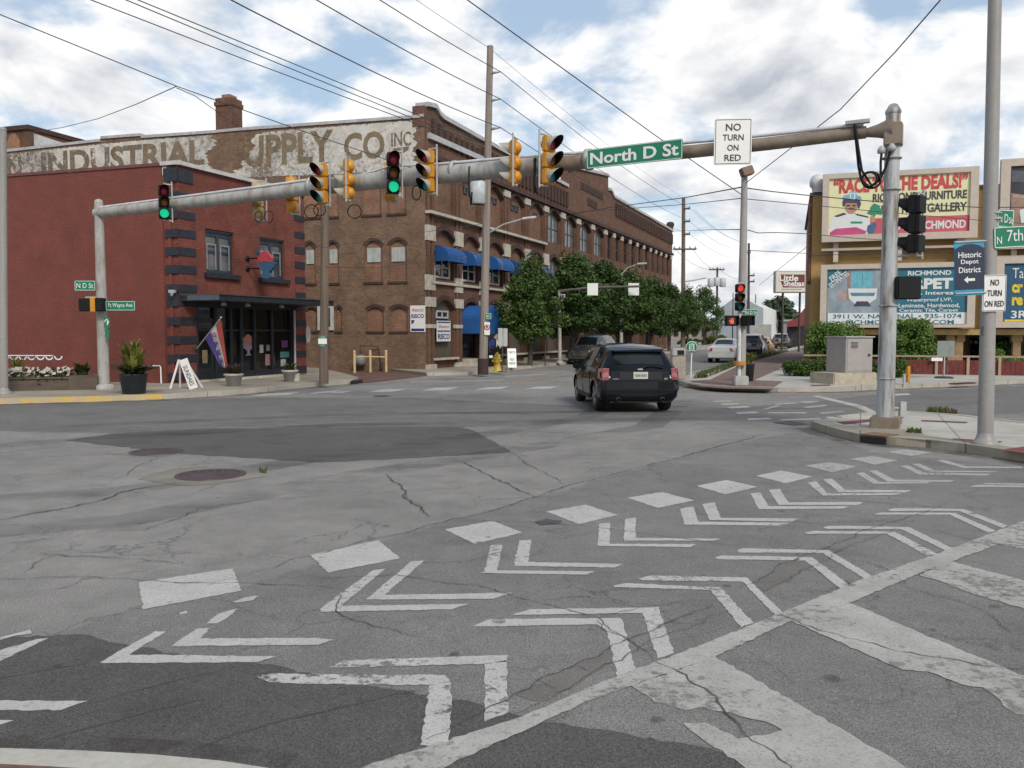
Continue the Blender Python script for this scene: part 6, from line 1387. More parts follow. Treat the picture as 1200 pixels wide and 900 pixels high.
# ---- second gantry arm along the side street with two sign backs
b = G(656, 425.5, KERB); kk = b.y / FOC; t = thing('mast_arm_signal', 'slim grey mast arm with two white sign backs in front of the trees', 'mast arm', b)
mb = MB(); mb.tube([b, D(655.5, 340, b.y)], [.11, .09], 10); mb.lathe(b, [(.22, 0), (.22, .1), (.11, .14)], 10); mb.build('pole', GALV, t)
mb = MB(); mb.tube([D(655.5, 341.5, b.y), D(695, 337, b.y - 1), D(750, 335.5, b.y - 2.2)], [.09, .075, .06], 10); mb.build('arm', mat('arm_dark', (.12, .105, .095), .6), t)
for x in (694.5, 742.5): mb = MB(); c = D(x, 339, b.y - 1.6); mb.obox(c, X * 6 * kk, Yv * .02, UP * 6.8 * kk); mb.build('sign_back', SWHITE, t)
mb = MB(); mb.obox(D(660, 349, b.y - .2), X * .12, Yv * .1, UP * .2); mb.build('control_box', GREYB, t)
# street lamp between the trees
b = G(728, 417, KERB); t = thing('street_lamp', 'grey cobra head street lamp rising among the street trees', 'street lamp', b); mb = MB(); mb.tube([b, D(728, 322, b.y), ], [.14, .1], 10); mb.build('pole', GREYB, t); mb = MB(); mb.tube([D(728, 322, b.y), D(736, 313.5, b.y), D(748, 309.5, b.y - .3)], .05, 8); mb.build('arm', GREYB, t); mb = MB(); mb.obox(D(752, 309, b.y - .4), Vector((.35, 0, .02)), Yv * .14, UP * .07); mb.build('lamp_head', GREYB, t, bevel=.03)
b = G(668.5, 424, KERB); t = thing('parking_sign', 'small white sign on a thin dark post beside the mast arm pole', 'traffic sign', b); mb = MB(); mb.tube([b, D(668.5, 386, b.y)], .03, 8); mb.build('post', DKMET, t); plate(t, D(668.2, 390, b.y - .04), X, UP, 4.2 * kk, 7.5 * kk, SWHITE, rad=.03)
mb = MB(); b = G(639, 428.5, KERB); mb.tube([b, D(638.5, 392, b.y)], .03, 8); tag(mb.build('thin_post', DKMET), 'thin dark post beside the nearest street tree trunk', 'post')
# round green sign and concrete litter bin on the planting strip
b = G(809.5, 442.5, KERB); kk = b.y / FOC; t = thing('round_sign', 'round green sign with white bicycle figures on a thin white post', 'traffic sign', b); mb = MB(); mb.tube([b, D(810.5, 412, b.y)], .025, 8); mb.build('post', SWHITE, t)
c = D(810.5, 406.5, b.y - .03); mb = MB(); mb.lathe(c, [(0, 0), (7 * kk, 0), (7 * kk, .012), (0, .013)], 28, 0, -Yv); mb.build('disc', SGREEN, t); mb = MB(); mb.lathe(c - Yv * .012, [(6.0 * kk, .0), (6.5 * kk, .0), (6.5 * kk, .004), (6.0 * kk, .004)], 28, 0, -Yv)
for x in (-2.3, 2.3):
    for j, y in enumerate((2.6,)): mb.lathe(c + X * x * kk + UP * y * kk - Yv * .012, [(0, 0), (.75 * kk, 0), (.75 * kk, .005), (0, .005)], 10, 0, -Yv)
    mb.obox(c + X * x * kk + UP * .3 * kk - Yv * .016, X * .55 * kk, Yv * .003, UP * 1.6 * kk); mb.obox(c + X * (x + .6) * kk - UP * 2.2 * kk - Yv * .016, X * .35 * kk, Yv * .003, UP * 1.1 * kk); mb.obox(c + X * (x - .6) * kk - UP * 2.2 * kk - Yv * .016, X * .35 * kk, Yv * .003, UP * 1.1 * kk)
mb.obox(c - UP * 4.2 * kk - Yv * .016, X * 3.6 * kk, Yv * .003, UP * .3 * kk); mb.obox(c - Yv * .016, X * .22 * kk, Yv * .003, UP * 4.5 * kk)
mb.build('symbol', SWHITE, t)
b = G(794, 444.5, KERB); t = thing('concrete_bin', 'pale concrete litter bin with a dark opening just right of the black SUV', 'litter bin', b); mb = MB(); mb.obox(b + UP * .42, X * .25, Yv * .25, UP * .42); mb.build('body', mat('bin_concrete', (.36, .31, .25), .85, var=.2, scale=8), t, bevel=.03); mb = MB(); mb.obox(b + UP * .99, X * .24, Yv * .24, UP * .14); mb.build('lid', mat('bin_lid', (.4, .38, .35), .7), t, bevel=.03); mb = MB(); mb.obox(b + UP * .98 - Yv * .245 + X * .06, X * .12, Yv * .012, UP * .08); mb.build('opening', BLKM, t)
# ---- cabinet, orange post, fence, standing sign, drain on the far right
b0, b1 = G(977, 450.5, KERB), G(1028, 449, KERB); r_ = (b1 - b0).normalized(); CP_ = Plane(b0, r_); L_ = (b1 - b0).length; kk = b0.y / FOC
t = thing('utility_cabinet', 'grey metal traffic control cabinet on a concrete plinth', 'utility cabinet', (b0 + b1) / 2)
mb = MB(); mb.fbox(CP_, 0, L_, 0, CP_.at(1000, 437)[1], -1.15, 0); mb.build('plinth', mat('plinth_concrete', (.36, .32, .25), .9, var=.2, scale=4), t, bevel=.03)
z0, z1 = CP_.at(1000, 437)[1], CP_.at(1000, 395.5, -.15)[1]; c0, c1 = CP_.s_(991, 420, -.15), CP_.s_(1022.5, 420, -.15)
mb = MB(); mb.fbox(CP_, c0 - .0, c1, z0, z1, -1.05, -.15); mb.build('body', mat('cabinet_grey', (.30, .275, .265), .5, var=.08), t, bevel=.012)
mb = MB(); mb.fbox(CP_, c0 - .04, c1 + .04, z1, z1 + .04, -1.1, -.1); mb.build('lid', GREYB, t); mb = MB(); mb.fbox(CP_, c0 + .06, c1 - .06, z0 + .06, z1 - .06, -.15, -.135); dr = mb.build('door', CACHE['cabinet_grey'], t); mb = MB(); mb.fbox(CP_, c1 - .22, c1 - .14, z0 + .55, z0 + .62, -.135, -.1); mb.build('handle', DKMET, dr); mb = MB()
for k_ in range(5): mb.fbox(CP_, c0 + .2, c0 + .5, z1 - .35 + k_ * .045, z1 - .33 + k_ * .045, -.135, -.125)
mb.build('vent', DKMET, dr)
b = G(1061, 453, KERB); t = thing('orange_marker_post', 'orange topped push button post right of the gantry pole', 'marker post', b); kk = b.y / FOC; mb = MB(); mb.obox(D(1059.5, 446, b.y), X * 1.3 * kk, Yv * .04, UP * 8 * kk); mb.build('post', GREYB, t); mb = MB(); mb.obox(D(1064.3, 438.5, b.y), Vector((2.0 * kk, 0, .01)), Yv * .05, UP * 9.3 * kk); mb.build('orange_box', mat('post_orange', (.50, .20, .012), .55), t, bevel=.02); mb = MB(); mb.tube([D(1047, 449, b.y), D(1061, 449.5, b.y)], .03, 6); mb.build('rail', GREYB, t)
b = G(1066, 436, KERB); mb = MB(); kk = b.y / FOC; mb.obox(D(1066, 428, b.y), X * 4.5 * kk, Yv * .15, UP * 10 * kk); tag(mb.build('meter_box', mat('meterbox_grey', (.10, .10, .10), .6), bevel=.02), 'dark grey utility box in front of the red fence', 'utility box')
mb = MB(); b = G(1051, 434, KERB); mb.obox(D(1051.5, 412, b.y), X * 2.3 * kk, Yv * .1, UP * 13 * kk); tag(mb.build('post_box', mat('postbox_grey', (.16, .18, .19), .6), bevel=.02), 'slim grey box on a post just right of the gantry pole', 'utility box')
F0 = G(1040, 437.5, KERB); F1 = G(1075, 438.5, KERB); F0 = F1 + W * 3; FP2 = Plane(F1, -W)
t = thing('red_fence', 'low red slatted fence with pale top rail in front of the ochre building', 'fence', F1); kk = F1.y / FOC; L2 = FP2.s_(1290, 430)
ztp = FP2.at(1100, 418.5)[1]; sFL = FP2.s_(941, 430)
mb = MB(); mb.fbox(FP2, sFL, L2, ztp, ztp + .07, -.06, .06); mb.build('top_rail', mat('fence_rail', (.30, .21, .15), .7), t)
mb = MB(); s = sFL
while s < L2: mb.fbox(FP2, s, s + .17, KERB, ztp - .12, -.03, .02); s += .185
mb.build('slats', mat('fence_red', (.12, .02, .017), .75, var=.3, scale=3), t)
for x in (1097, 1134, 1171, 1208): s = FP2.s_(x, 430); mb = MB(); mb.fbox(FP2, s - .05, s + .05, KERB, ztp, .02, .09); mb.build('post', mat('fence_post', (.33, .245, .17), .7), t)
b = G(1106, 443.2, KERB); t = thing('standing_sign', 'grey backed sign on a thin pole in front of the red fence', 'traffic sign', b); kk = b.y / FOC; mb = MB(); mb.tube([b, D(1107.5, 400, b.y)], .03, 8); mb.build('pole', GREYB, t); mb = MB(); mb.lathe(b, [(.0, .07), (.3, .06), (.34, 0)], 14); mb.build('base', mat('base_dark', (.03, .025, .035), .7), t); plate(t, D(1108.5, 408.5, b.y - .04), X, UP, 20 * kk, 18 * kk, mat('sign_back_green', (.17, .20, .185), .6), rad=.02)
b = FP2.P(FP2.s_(1097.5, 421), FP2.at(1097.5, 421)[1], .12); t = thing('white_notice', 'small white notice board fixed on the red fence', 'sign', b); kk = b.y / FOC; plate(t, b, X, UP, 13 * kk, 4 * kk, SWHITE, rad=.02)
b0, b1 = G(1115, 449.9, KERB), G(1139, 448.7, KERB); t = thing('storm_drain', 'rusty red kerb drain grate by the far right road', 'drain', (b0 + b1) / 2); r_ = (b1 - b0).normalized(); n_ = perp(r_); RU = mat('grate_rust', (.12, .035, .03), .8); mb = MB(); c = (b0 + b1) / 2
c = c - UP * .0; mb.obox(c - UP * .0 + n_ * .02, r_ * ((b1 - b0).length / 2), n_ * .12, UP * .02); mb.build('frame', RU, t); mb = MB()
for j in range(8): mb.obox(c + r_ * ((j - 3.5) * (b1 - b0).length / 8.6) + n_ * .03 + UP * .004, r_ * .025, n_ * .11, UP * .02)
mb.build('slots', BLKM, t)
zsheet('pavement_plate', [(950, 451), (972, 450.4), (974, 452), (952, 452.6)], mat('plate_rust', (.14, .06, .045), .8), KERB + .005)
t = thing('storm_drain', 'dark kerb inlet with rusty top under the gantry pole corner', 'drain', G(1022, 519)); a, b2 = G(1008.5, 518.9), G(1038, 522.2); n_ = perp((b2 - a).normalized()); mb = MB(); mb.prism([a + n_ * .01 + UP * .012, b2 + n_ * .01 + UP * .012, b2 + n_ * .01 + UP * .115, a + n_ * .01 + UP * .115], n_ * -.03); mb.build('opening', BLKM, t)
mb = MB(); mb.prism([p + UP * (KERB + .014) for p in (a + n_ * .015, b2 + n_ * .015, b2 - n_ * .42, a - n_ * .42)], UP * .012); mb.build('cover', stained('cover_rust', (.22, .12, .05), (.09, .06, .045), .8, (.4, .65), 5, (1, 1, 1)), t)
# ---- hanging shop sign far right of the street
b = D(942, 389, 74); kk = 74 / FOC; t = thing('restaurant_sign', 'white and maroon restaurant sign raised on two thin posts left of the ochre wall', 'sign', Vector((b.x, b.y, 0)))
c = D(926.6, 330.5, 74); mb = MB(); mb.obox(c, X * 19.4 * kk, Yv * .25, UP * 12.7 * kk); mb.build('frame', GREYB, t, bevel=.05); mb = MB(); mb.obox(c - Yv * .26, X * 18.2 * kk, Yv * .02, UP * 11.5 * kk); mb.build('panel', mat('sign_ivory', (.58, .56, .49), .5, var=.05), t)
MAR = mat('sign_maroon', (.13, .02, .03), .5); q = lambda x, y, d=-.285: c + X * x * kk + UP * y * kk + Yv * d
mb = MB(); mb.prism([q(-15, 1), q(-13, 1), q(-10, -6.5), q(15, -6.5), q(15, 8.5), q(-14, 8.5)][::-1], Yv * -.004); mb.build('maroon_field', MAR, t)
text('Little', q(-3.5, 4.5, -.295), X, UP, 22 * kk, 7 * kk, SWHITE, t, .03); text('Shebas', q(2.5, -1.8, -.295), X, UP, 24 * kk, 6.5 * kk, SWHITE, t, .03); mb = MB(); mb.obox(q(4, -5.3, -.293), X * 8 * kk, Yv * .002, UP * .5 * kk); mb.obox(q(0, -8.6, -.285), X * 12 * kk, Yv * .002, UP * .5 * kk); mb.build('small_print', mat('print_grey', (.35, .25, .25), .6), t)
for x in (917.5, 937.5): mb = MB(); p = D(x, 340, 74.1); mb.tube([Vector((p.x, p.y, 0)), p], .1, 8); mb.build('post', DKMET, t)
# ================================================================ VEHICLES
def cpaint(name, col, rough=.25, metal=.3): return mat(name, col, rough, metal, var=.05, coat=.6)
TYRE = mat('tyre', (.012, .012, .012), .8); RIM = mat('rim_alloy', (.35, .36, .37), .3, .8, var=.1); RIMD = mat('rim_dark', (.10, .10, .11), .4, .6)
TAILR = mat('tail_light', (.24, .025, .035), .2, coat=.5); TAILC = mat('tail_light_clear', (.26, .12, .12), .3, coat=.2); HEADL = mat('head_light', (.45, .45, .47), .15, coat=.5); PLATEW = mat('licence_plate', (.45, .44, .38), .5); CHROME = mat('chrome', (.5, .5, .5), .15, 1.0, var=.03)
CARG = glass('car_glass', (.012, .014, .016), .05, .5)
SUV_ST = [(-2.34, .44, .74, .78, .80, .82, .74), (-2.32, .36, .86, .90, .885, .90, .80), (-2.24, .30, 1.00, 1.04, .925, .92, .80), (-2.16, .28, 1.05, 1.16, .935, .925, .775), (-1.92, .26, 1.06, 1.57, .95, .93, .655), (-1.62, .25, 1.05, 1.655, .955, .94, .655), (-1.0, .24, 1.04, 1.69, .96, .945, .665),
          (-.3, .24, 1.02, 1.70, .965, .945, .67), (.3, .24, 1.01, 1.67, .965, .945, .665), (.62, .24, 1.0, 1.55, .965, .94, .66), (1.25, .24, .97, 1.06, .96, .93, .74), (1.8, .25, .92, .97, .94, .90, .72), (2.15, .27, .82, .87, .89, .82, .66), (2.32, .34, .66, .70, .76, .68, .55)]
SED_ST = [(-2.40, .40, .68, .74, .72, .74, .66), (-2.36, .32, .84, .92, .82, .84, .74), (-2.2, .28, .92, .97, .88, .88, .76), (-1.75, .25, .93, .99, .90, .90, .74), (-1.45, .23, .93, 1.06, .905, .90, .70), (-.85, .22, .92, 1.38, .91, .90, .58), (-.3, .22, .91, 1.44, .915, .90, .59),
          (.2, .22, .90, 1.42, .915, .90, .59), (.5, .22, .89, 1.32, .91, .895, .60), (1.15, .22, .86, .95, .90, .88, .70), (1.8, .24, .80, .84, .88, .84, .68), (2.2, .27, .70, .74, .82, .74, .6), (2.38, .34, .56, .6, .7, .62, .5)]
def car(name, label, pos, heading, st, paint, kind='suv', parts=True, light_back=True, wheel_r=.36, axles=(-1.40, 1.43), group=None, track=.80, lower=None):
    """heading = horizontal direction the car faces; local y forward"""
    h = Vector((heading.x, heading.y, 0)).normalized(); rz = math.atan2(h.y, h.x) - math.pi / 2
    t = thing(name, label, 'car', pos, rz, group); M = wmat(t)
    def sec(s):
        y, zl_, zb, zt, wl, wb, wt = s; zm = zl_ + (zb - zl_) * .55
        half = [(wl * .86, zl_), (wl * .98, zl_ + .12), (wl * 1.0, zm), (wb, zb), (wb * .35 + wt * .65, zb + (zt - zb) * .62), (wt, zt - min(.05, (zt - zb) * .2)), (wt * .82, zt), (wt * .4, zt + .022), (0, zt + .03)]
        return [Vector((x, y, z)) for x, z in half] + [Vector((-x, y, z)) for x, z in half[-2::-1]]
    secs = [sec(s) for s in st]; n = len(secs[0]); mb = MB(); vs = [p for s in secs for p in s]
    fs = [(i * n + j, i * n + j + 1, (i + 1) * n + j + 1, (i + 1) * n + j) for i in range(len(secs) - 1) for j in range(n - 1)]
    fs += [tuple(range(n))[::-1], tuple((len(secs) - 1) * n + j for j in range(n))] + [(i * n, (i + 1) * n, (i + 1) * n + n - 1, i * n + n - 1) for i in range(len(secs) - 1)]
    mb.raw(vs, fs); me = mb.mesh('body', paint, weld=True)
    body = bpy.data.objects.new('body', me); COL.objects.link(body)
    if parts:   # cut the wheel arches
        ct = MB()
        for ay in axles: ct.cyl((-1.3, ay, wheel_r), (1.3, ay, wheel_r), wheel_r * 1.17, None, 28)
        cm = ct.mesh('cut', BLKM, weld=True); co = bpy.data.objects.new('cut', cm); COL.objects.link(co)
        for k, (sx) in enumerate((0,)):
            md = body.modifiers.new('b', 'BOOLEAN'); md.operation = 'DIFFERENCE'; md.object = co; md.solver = 'EXACT'
        dg = bpy.context.evaluated_depsgraph_get(); nm = bpy.data.meshes.new_from_object(body.evaluated_get(dg)); bpy.data.objects.remove(co); body.modifiers.clear(); body.data = nm
        nm.materials.clear(); nm.materials.append(paint)
        for p in nm.polygons: p.material_index = 0
    for p in body.data.polygons: p.use_smooth = True
    body.data.set_sharp_from_angle(angle=R(38)); body.parent = t
    def lp(mb, nm, m, par=None, bevel=0, sharp=None):
        for i, v in enumerate(mb.v): mb.v[i] = M @ v
        return mb.build(nm, m, par or t, bevel=bevel, sharp=sharp)
    def patch(i0, i1, j0, j1, u0, u1, v0, v1, nm, m, off=.008, par=None):
        A, B, C, Dd = secs[i0][j0], secs[i0][j1], secs[i1][j1], secs[i1][j0]
        rows = []
        N1 = 4
        for a in range(i1 - i0 + 1):
            pass
        mb = MB()
        f = lambda u, v: bil(u, v)
        def bil(u, v):
            fi = i0 + (i1 - i0) * u; a = min(int(fi), i1 - 1); fu = fi - a
            fj = j0 + (j1 - j0) * v; b = min(int(fj), j1 - 1); fv = fj - b
            p = secs[a][b].lerp(secs[a][b + 1], fv); q = secs[a + 1][b].lerp(secs[a + 1][b + 1], fv); return p.lerp(q, fu)
        nu, nv = max(2, (i1 - i0) * 2), max(2, (j1 - j0) * 2); g = [[bil(u0 + (u1 - u0) * a / nu, v0 + (v1 - v0) * b / nv) for b in range(nv + 1)] for a in range(nu + 1)]
        ce = sum((p for r in g for p in r), Vector()) / ((nu + 1) * (nv + 1)); nn = (g[-1][0] - g[0][0]).cross(g[0][-1] - g[0][0]).normalized()
        if nn.dot(ce - Vector((0, ce.y * .6, .7))) < 0: nn = -nn
        for r in g:
            for k in range(len(r)): r[k] = r[k] + nn * off
        for a in range(nu):
            for b in range(nv): mb.face([g[a][b], g[a + 1][b], g[a + 1][b + 1], g[a][b + 1]], 0, True)
        return lp(mb, nm, m, par)
    J = n - 1
    if kind == 'suv': cowl, rf, rr, rb = 10, 9, 4, 3
    else: cowl, rf, rr, rb = 9, 8, 5, 4
    # glass
    patch(rf, cowl, 6, J - 6, .05, .92, .03, .97, 'windscreen', CARG)
    patch(rb, rr, 6, J - 6, .08 if kind == 'suv' else .1, .9, .02, .98, 'rear_window', CARG)
    for a, b in ((3, 5), (J - 5, J - 3)):
        v0, v1 = (.08, .92)
        if kind == 'suv':
            patch(4, 6, a, b, .06, .93, v0, v1, 'side_window', CARG); patch(6, 8, a, b, .04, .95, v0, v1, 'side_window', CARG); patch(8, 10, a, b, .02, .58, v0, v1, 'side_window', CARG)
        else:
            patch(5, 6, a, b, .0, .95, v0, v1, 'side_window', CARG); patch(6, 8, a, b, .05, 1.0, v0, v1, 'side_window', CARG); patch(8, 9, a, b, .0, .5, v0, v1, 'side_window', CARG)
    # wheels
    for ay in axles:
        for sx in (-1, 1):
            mb = MB(); c = Vector((sx * (track), ay, wheel_r)); ax = Vector((sx, 0, 0)); r = wheel_r
            mb.lathe(c - ax * .11, [(r * .6, 0), (r * .94, 0), (r, .03), (r, .19), (r * .94, .22), (r * .68, .225), (r * .66, .2)], 28, 0, ax); w = lp(mb, 'wheel', TYRE)
            mb = MB(); mb.lathe(c + ax * .08, [(0, .02), (r * .14, .025), (r * .2, .0), (r * .6, .0), (r * .64, .03), (r * .68, .03)], 28, 0, ax)
            lp(mb, 'hub', RIMD, w); mb = MB()
            for k in range(5):
                a = 2 * math.pi * k / 5; d = Vector((0, math.cos(a), math.sin(a))); s = Vector((0, -math.sin(a), math.cos(a))); mb.prism([c + ax * .085 + d * r * .12 - s * .035, c + ax * .085 + d * r * .12 + s * .035, c + ax * .085 + d * r * .66 + s * .055, c + ax * .085 + d * r * .66 - s * .055], ax * .035)
            mb.lathe(c + ax * .1, [(r * .62, .0), (r * .7, .015), (r * .7, .0)], 28, 0, ax); lp(mb, 'rim', RIM, w)
    y0, y1 = st[0][0], st[-1][0]; zb = st[2][2]
    if kind == 'suv':
        for sx in (-1, 1):   # tail lights wrap the corner
            mb = MB(); mb.prism([Vector((sx * .70, -2.335, .98)), Vector((sx * .72, -2.20, 1.16)), Vector((sx * .93, -2.08, 1.14)), Vector((sx * .955, -2.10, .90)), Vector((sx * .90, -2.335, .80)), Vector((sx * .74, -2.36, .82))], Vector((0, .03, 0)))
            mb = MB(); P_ = [(.73, -2.315, 1.12), (.745, -2.345, .84), (.90, -2.335, .83), (.965, -2.13, .87), (.95, -2.10, 1.11), (.865, -2.26, 1.13)]
            A = [Vector((sx * x, y, z)) for x, y, z in P_]; mb.face([A[0], A[1], A[2], A[5]]); mb.face([A[5], A[2], A[3], A[4]]); o = lp(mb, 'tail_light', TAILC)
            mb = MB(); e_ = Vector((sx * .004, -.006, 0)); f_ = lambda p, q, k: p.lerp(q, k) + e_
            mb.face([f_(A[0], A[1], .05), f_(A[0], A[1], .4), f_(A[5], A[2], .4), f_(A[5], A[2], .05)]); mb.face([f_(A[0], A[1], .72), f_(A[0], A[1], .97), f_(A[5], A[2], .97), f_(A[5], A[2], .72)]); lp(mb, 'red_lens', TAILR, o)
        TG = [Vector((x, y, z)) for x, y, z in ((-.70, -2.325, .80), (.70, -2.325, .80), (.70, -2.29, 1.06), (-.70, -2.29, 1.06))]
        mb = MB(); mb.prism(TG, Vector((0, -.03, 0))); lp(mb, 'tailgate', paint, bevel=.01)
        mb = MB(); mb.obox(Vector((0, -2.36, .935)), Vector((.50, 0, 0)), Vector((0, .008, 0)), Vector((0, 0, .095))); lp(mb, 'plate_recess', mat('recess_dark', (.012, .014, .018), .4))
        mb = MB(); mb.obox(Vector((.0, -2.374, .95)), Vector((.17, 0, 0)), Vector((0, .006, 0)), Vector((0, 0, .085))); pl_ = lp(mb, 'licence_plate', PLATEW)
        mb = MB()
        for k in range(6): mb.obox(Vector((-.11 + k * .044 + (.012 if k > 2 else 0), -2.381, .945)), Vector((.014, 0, 0)), Vector((0, .002, 0)), Vector((0, 0, .032)))
        lp(mb, 'plate_marks', mat('plate_ink', (.09, .1, .14), .6), pl_)
        mb = MB(); mb.obox(Vector((0, -2.33, 1.10)), Vector((.06, 0, 0)), Vector((0, .006, 0)), Vector((0, 0, .018))); lp(mb, 'badge', mat('badge_grey', (.3, .32, .35), .4))
        mb = MB(); mb.obox(Vector((-.58, -2.357, .865)), Vector((.07, 0, 0)), Vector((0, .003, 0)), Vector((0, 0, .012))); mb.obox(Vector((.60, -2.357, .865)), Vector((.04, 0, 0)), Vector((0, .003, 0)), Vector((0, 0, .025))); lp(mb, 'trim_badge', CHROME)
        # bumper: upper step and lower cladding
        mb = MB(); pr_ = [(-.955, -2.05), (-.93, -2.30), (-.80, -2.40), (-.4, -2.44), (.4, -2.44), (.80, -2.40), (.93, -2.30), (.955, -2.05)]
        def band(z0, z1, g0, g1, m, nm):
            mb = MB()
            for (a, b), (a2, b2) in zip(pr_, pr_[1:]):
                mb.face([(a * g0, b * g0, z0), (a2 * g0, b2 * g0, z0), (a2 * g1, b2 * g1, z1), (a * g1, b * g1, z1)], 0, True)
            mb.face([Vector((a * g1, b * g1, z1)) for a, b in pr_]); return lp(mb, nm, m)
        band(.62, .79, 1.0, .985, paint, 'bumper'); band(.56, .62, .99, 1.0, mat('bumper_line', (.02, .022, .025), .4), 'bumper_crease'); band(.34, .56, .94, .985, mat('cladding_black', (.016, .017, .019), .6), 'bumper_cladding')
        mb = MB(); mb.obox(Vector((0, -1.95, .32)), Vector((.7, 0, 0)), Vector((0, .3, 0)), Vector((0, 0, .06))); lp(mb, 'exhaust_box', BLKM)
        for sx in (-.52, .52): mb = MB(); mb.lathe(Vector((sx, -2.2, .37)), [(.035, 0), (.045, .0), (.045, .2), (.036, .2)], 14, 0, Vector((0, -1, -.05))); lp(mb, 'exhaust', DKMET)
        # roof spoiler, wiper
        mb = MB(); mb.prism([Vector((-.60, -1.80, 1.64)), Vector((.60, -1.80, 1.64)), Vector((.62, -2.02, 1.60)), Vector((.58, -2.06, 1.55)), Vector((-.58, -2.06, 1.55)), Vector((-.62, -2.02, 1.60))], Vector((0, 0, -.03))); lp(mb, 'spoiler', paint, bevel=.012)
        mb = MB(); mb.tube([Vector((.10, -2.225, 1.13)), Vector((.28, -2.21, 1.20)), Vector((.56, -2.215, 1.13))], .016, 6); mb.tube([Vector((.0, -2.235, 1.11)), Vector((.2, -2.215, 1.185))], .02, 6); lp(mb, 'wiper', BLK)
        mb = MB(); mb.obox(Vector((0, 2.335, .62)), Vector((.45, 0, 0)), Vector((0, .02, 0)), Vector((0, 0, .14))); lp(mb, 'grille', CHROME)
    else:
        for sx in (-1, 1):
            mb = MB(); A = [Vector((sx * x, y, z)) for x, y, z in ((.50, -2.385, .90), (.52, -2.42, .70), (.77, -2.40, .70), (.885, -2.2, .74), (.87, -2.18, .90), (.78, -2.33, .90))]; mb.face([A[0], A[1], A[2], A[5]]); mb.face([A[5], A[2], A[3], A[4]]); lp(mb, 'tail_light', TAILR)
        mb = MB(); mb.obox(Vector((0, -2.41, .60)), Vector((.155, 0, 0)), Vector((0, .01, 0)), Vector((0, 0, .078))); lp(mb, 'licence_plate', PLATEW)
        mb = MB(); mb.obox(Vector((0, -2.40, .42)), Vector((.78, 0, 0)), Vector((0, .06, 0)), Vector((0, 0, .12))); lp(mb, 'bumper', lower or paint, bevel=.04)
    for sx in (-1, 1):
        mb = MB(); mb.obox(Vector((sx * 1.02, (.72 if kind == 'suv' else .62), 1.06 if kind == 'suv' else .95)), Vector((.10, 0, 0)), Vector((0, .05, 0)), Vector((0, 0, .075))); lp(mb, 'mirror', paint, bevel=.03)
        mb = MB(); yf = y1 - .16; A = [Vector((sx * x, y, z)) for x, y, z in ((.48, y1 - .02, st[-2][2] - .02), (.50, y1 + .01, st[-2][2] - .2), (.80, y1 - .14, st[-2][2] - .18), (.86, y1 - .4, st[-2][2] + .02), (.7, y1 - .2, st[-2][2] + .03))]; mb.face(A); lp(mb, 'headlight', HEADL)
        wx = st[6][4]
        for yh in ((-.72, .42) if kind == 'suv' else (-.75, .35)): mb = MB(); mb.obox(Vector((sx * (wx * .99 + .01), yh, st[6][2] - .1)), Vector((.02, 0, 0)), Vector((0, .09, 0)), Vector((0, 0, .016))); lp(mb, 'door_handle', paint)
        mb = MB()
        for yd in ((-.95, .08, 1.1) if kind == 'suv' else (-.8, .1, 1.02)): mb.obox(Vector((sx * (wx + .0005), yd, .68)), Vector((.004, 0, 0)), Vector((0, .006, 0)), Vector((0, 0, .34))); lp(mb, 'door_seam', BLKM); mb = MB()
        mb = MB(); mb.obox(Vector((sx * wx * .985, 0, .33)), Vector((.02, 0, 0)), Vector((0, .95, 0)), Vector((0, 0, .055))); lp(mb, 'sill', mat('cladding_black', (.016, .017, .019), .6), bevel=.01)
    return t
EDGE = mat('suv_blackblue', (.004, .005, .008), .12, 0, var=.05, spec=.3, coat=.0)
hd = rot(Yv, R(4.5)); rear = G(748.5, 484); sv = car('black_suv', 'black SUV seen from behind driving away through the junction', rear + hd * 2.15, hd, SUV_ST, EDGE, axles=(-1.42, 1.40), wheel_r=.37); sv.scale = (.975, .975, .915)
fr_ = G(681, 427.5); car('parked_suv', 'dark grey SUV parked facing the camera under the street trees', fr_ + U * 2.2, -U, SUV_ST, cpaint('suv_grey', (.075, .077, .085), .25, .4))
GRP = 'cars along the right kerb of the side street'
car('parked_car', 'white sedan parked by the planting strip with red tail lights', G(845, 425.5) + U * 2.3, U, SED_ST, cpaint('car_white', (.46, .46, .45), .3, .1), 'sedan', wheel_r=.33, axles=(-1.38, 1.38), track=.78, group=GRP)
car('parked_car', 'dark hatchback parked just beyond the white sedan', G(877.5, 419.5) + U * 2.3, U, SUV_ST, cpaint('car_dark', (.02, .021, .026), .25, .3), 'suv', group=GRP, wheel_r=.35)
car('parked_car', 'yellow car parked beyond the dark hatchback', G(889, 416.5) + U * 2.3, U, SED_ST, cpaint('car_yellow', (.42, .24, .03), .3, .2), 'sedan', wheel_r=.33, track=.78, group=GRP)
car('parked_car', 'grey estate car farther up the side street', G(914.5, 408.8) + U * 2.3, U, SUV_ST, cpaint('car_grey', (.11, .11, .115), .3, .4), 'suv', group=GRP)
car('parked_car', 'small dark blue car beyond the grey estate car', G(928, 406) + U * 2.3, U, SED_ST, cpaint('car_blue', (.03, .04, .07), .3, .4), 'sedan', group=GRP, wheel_r=.33, track=.78)

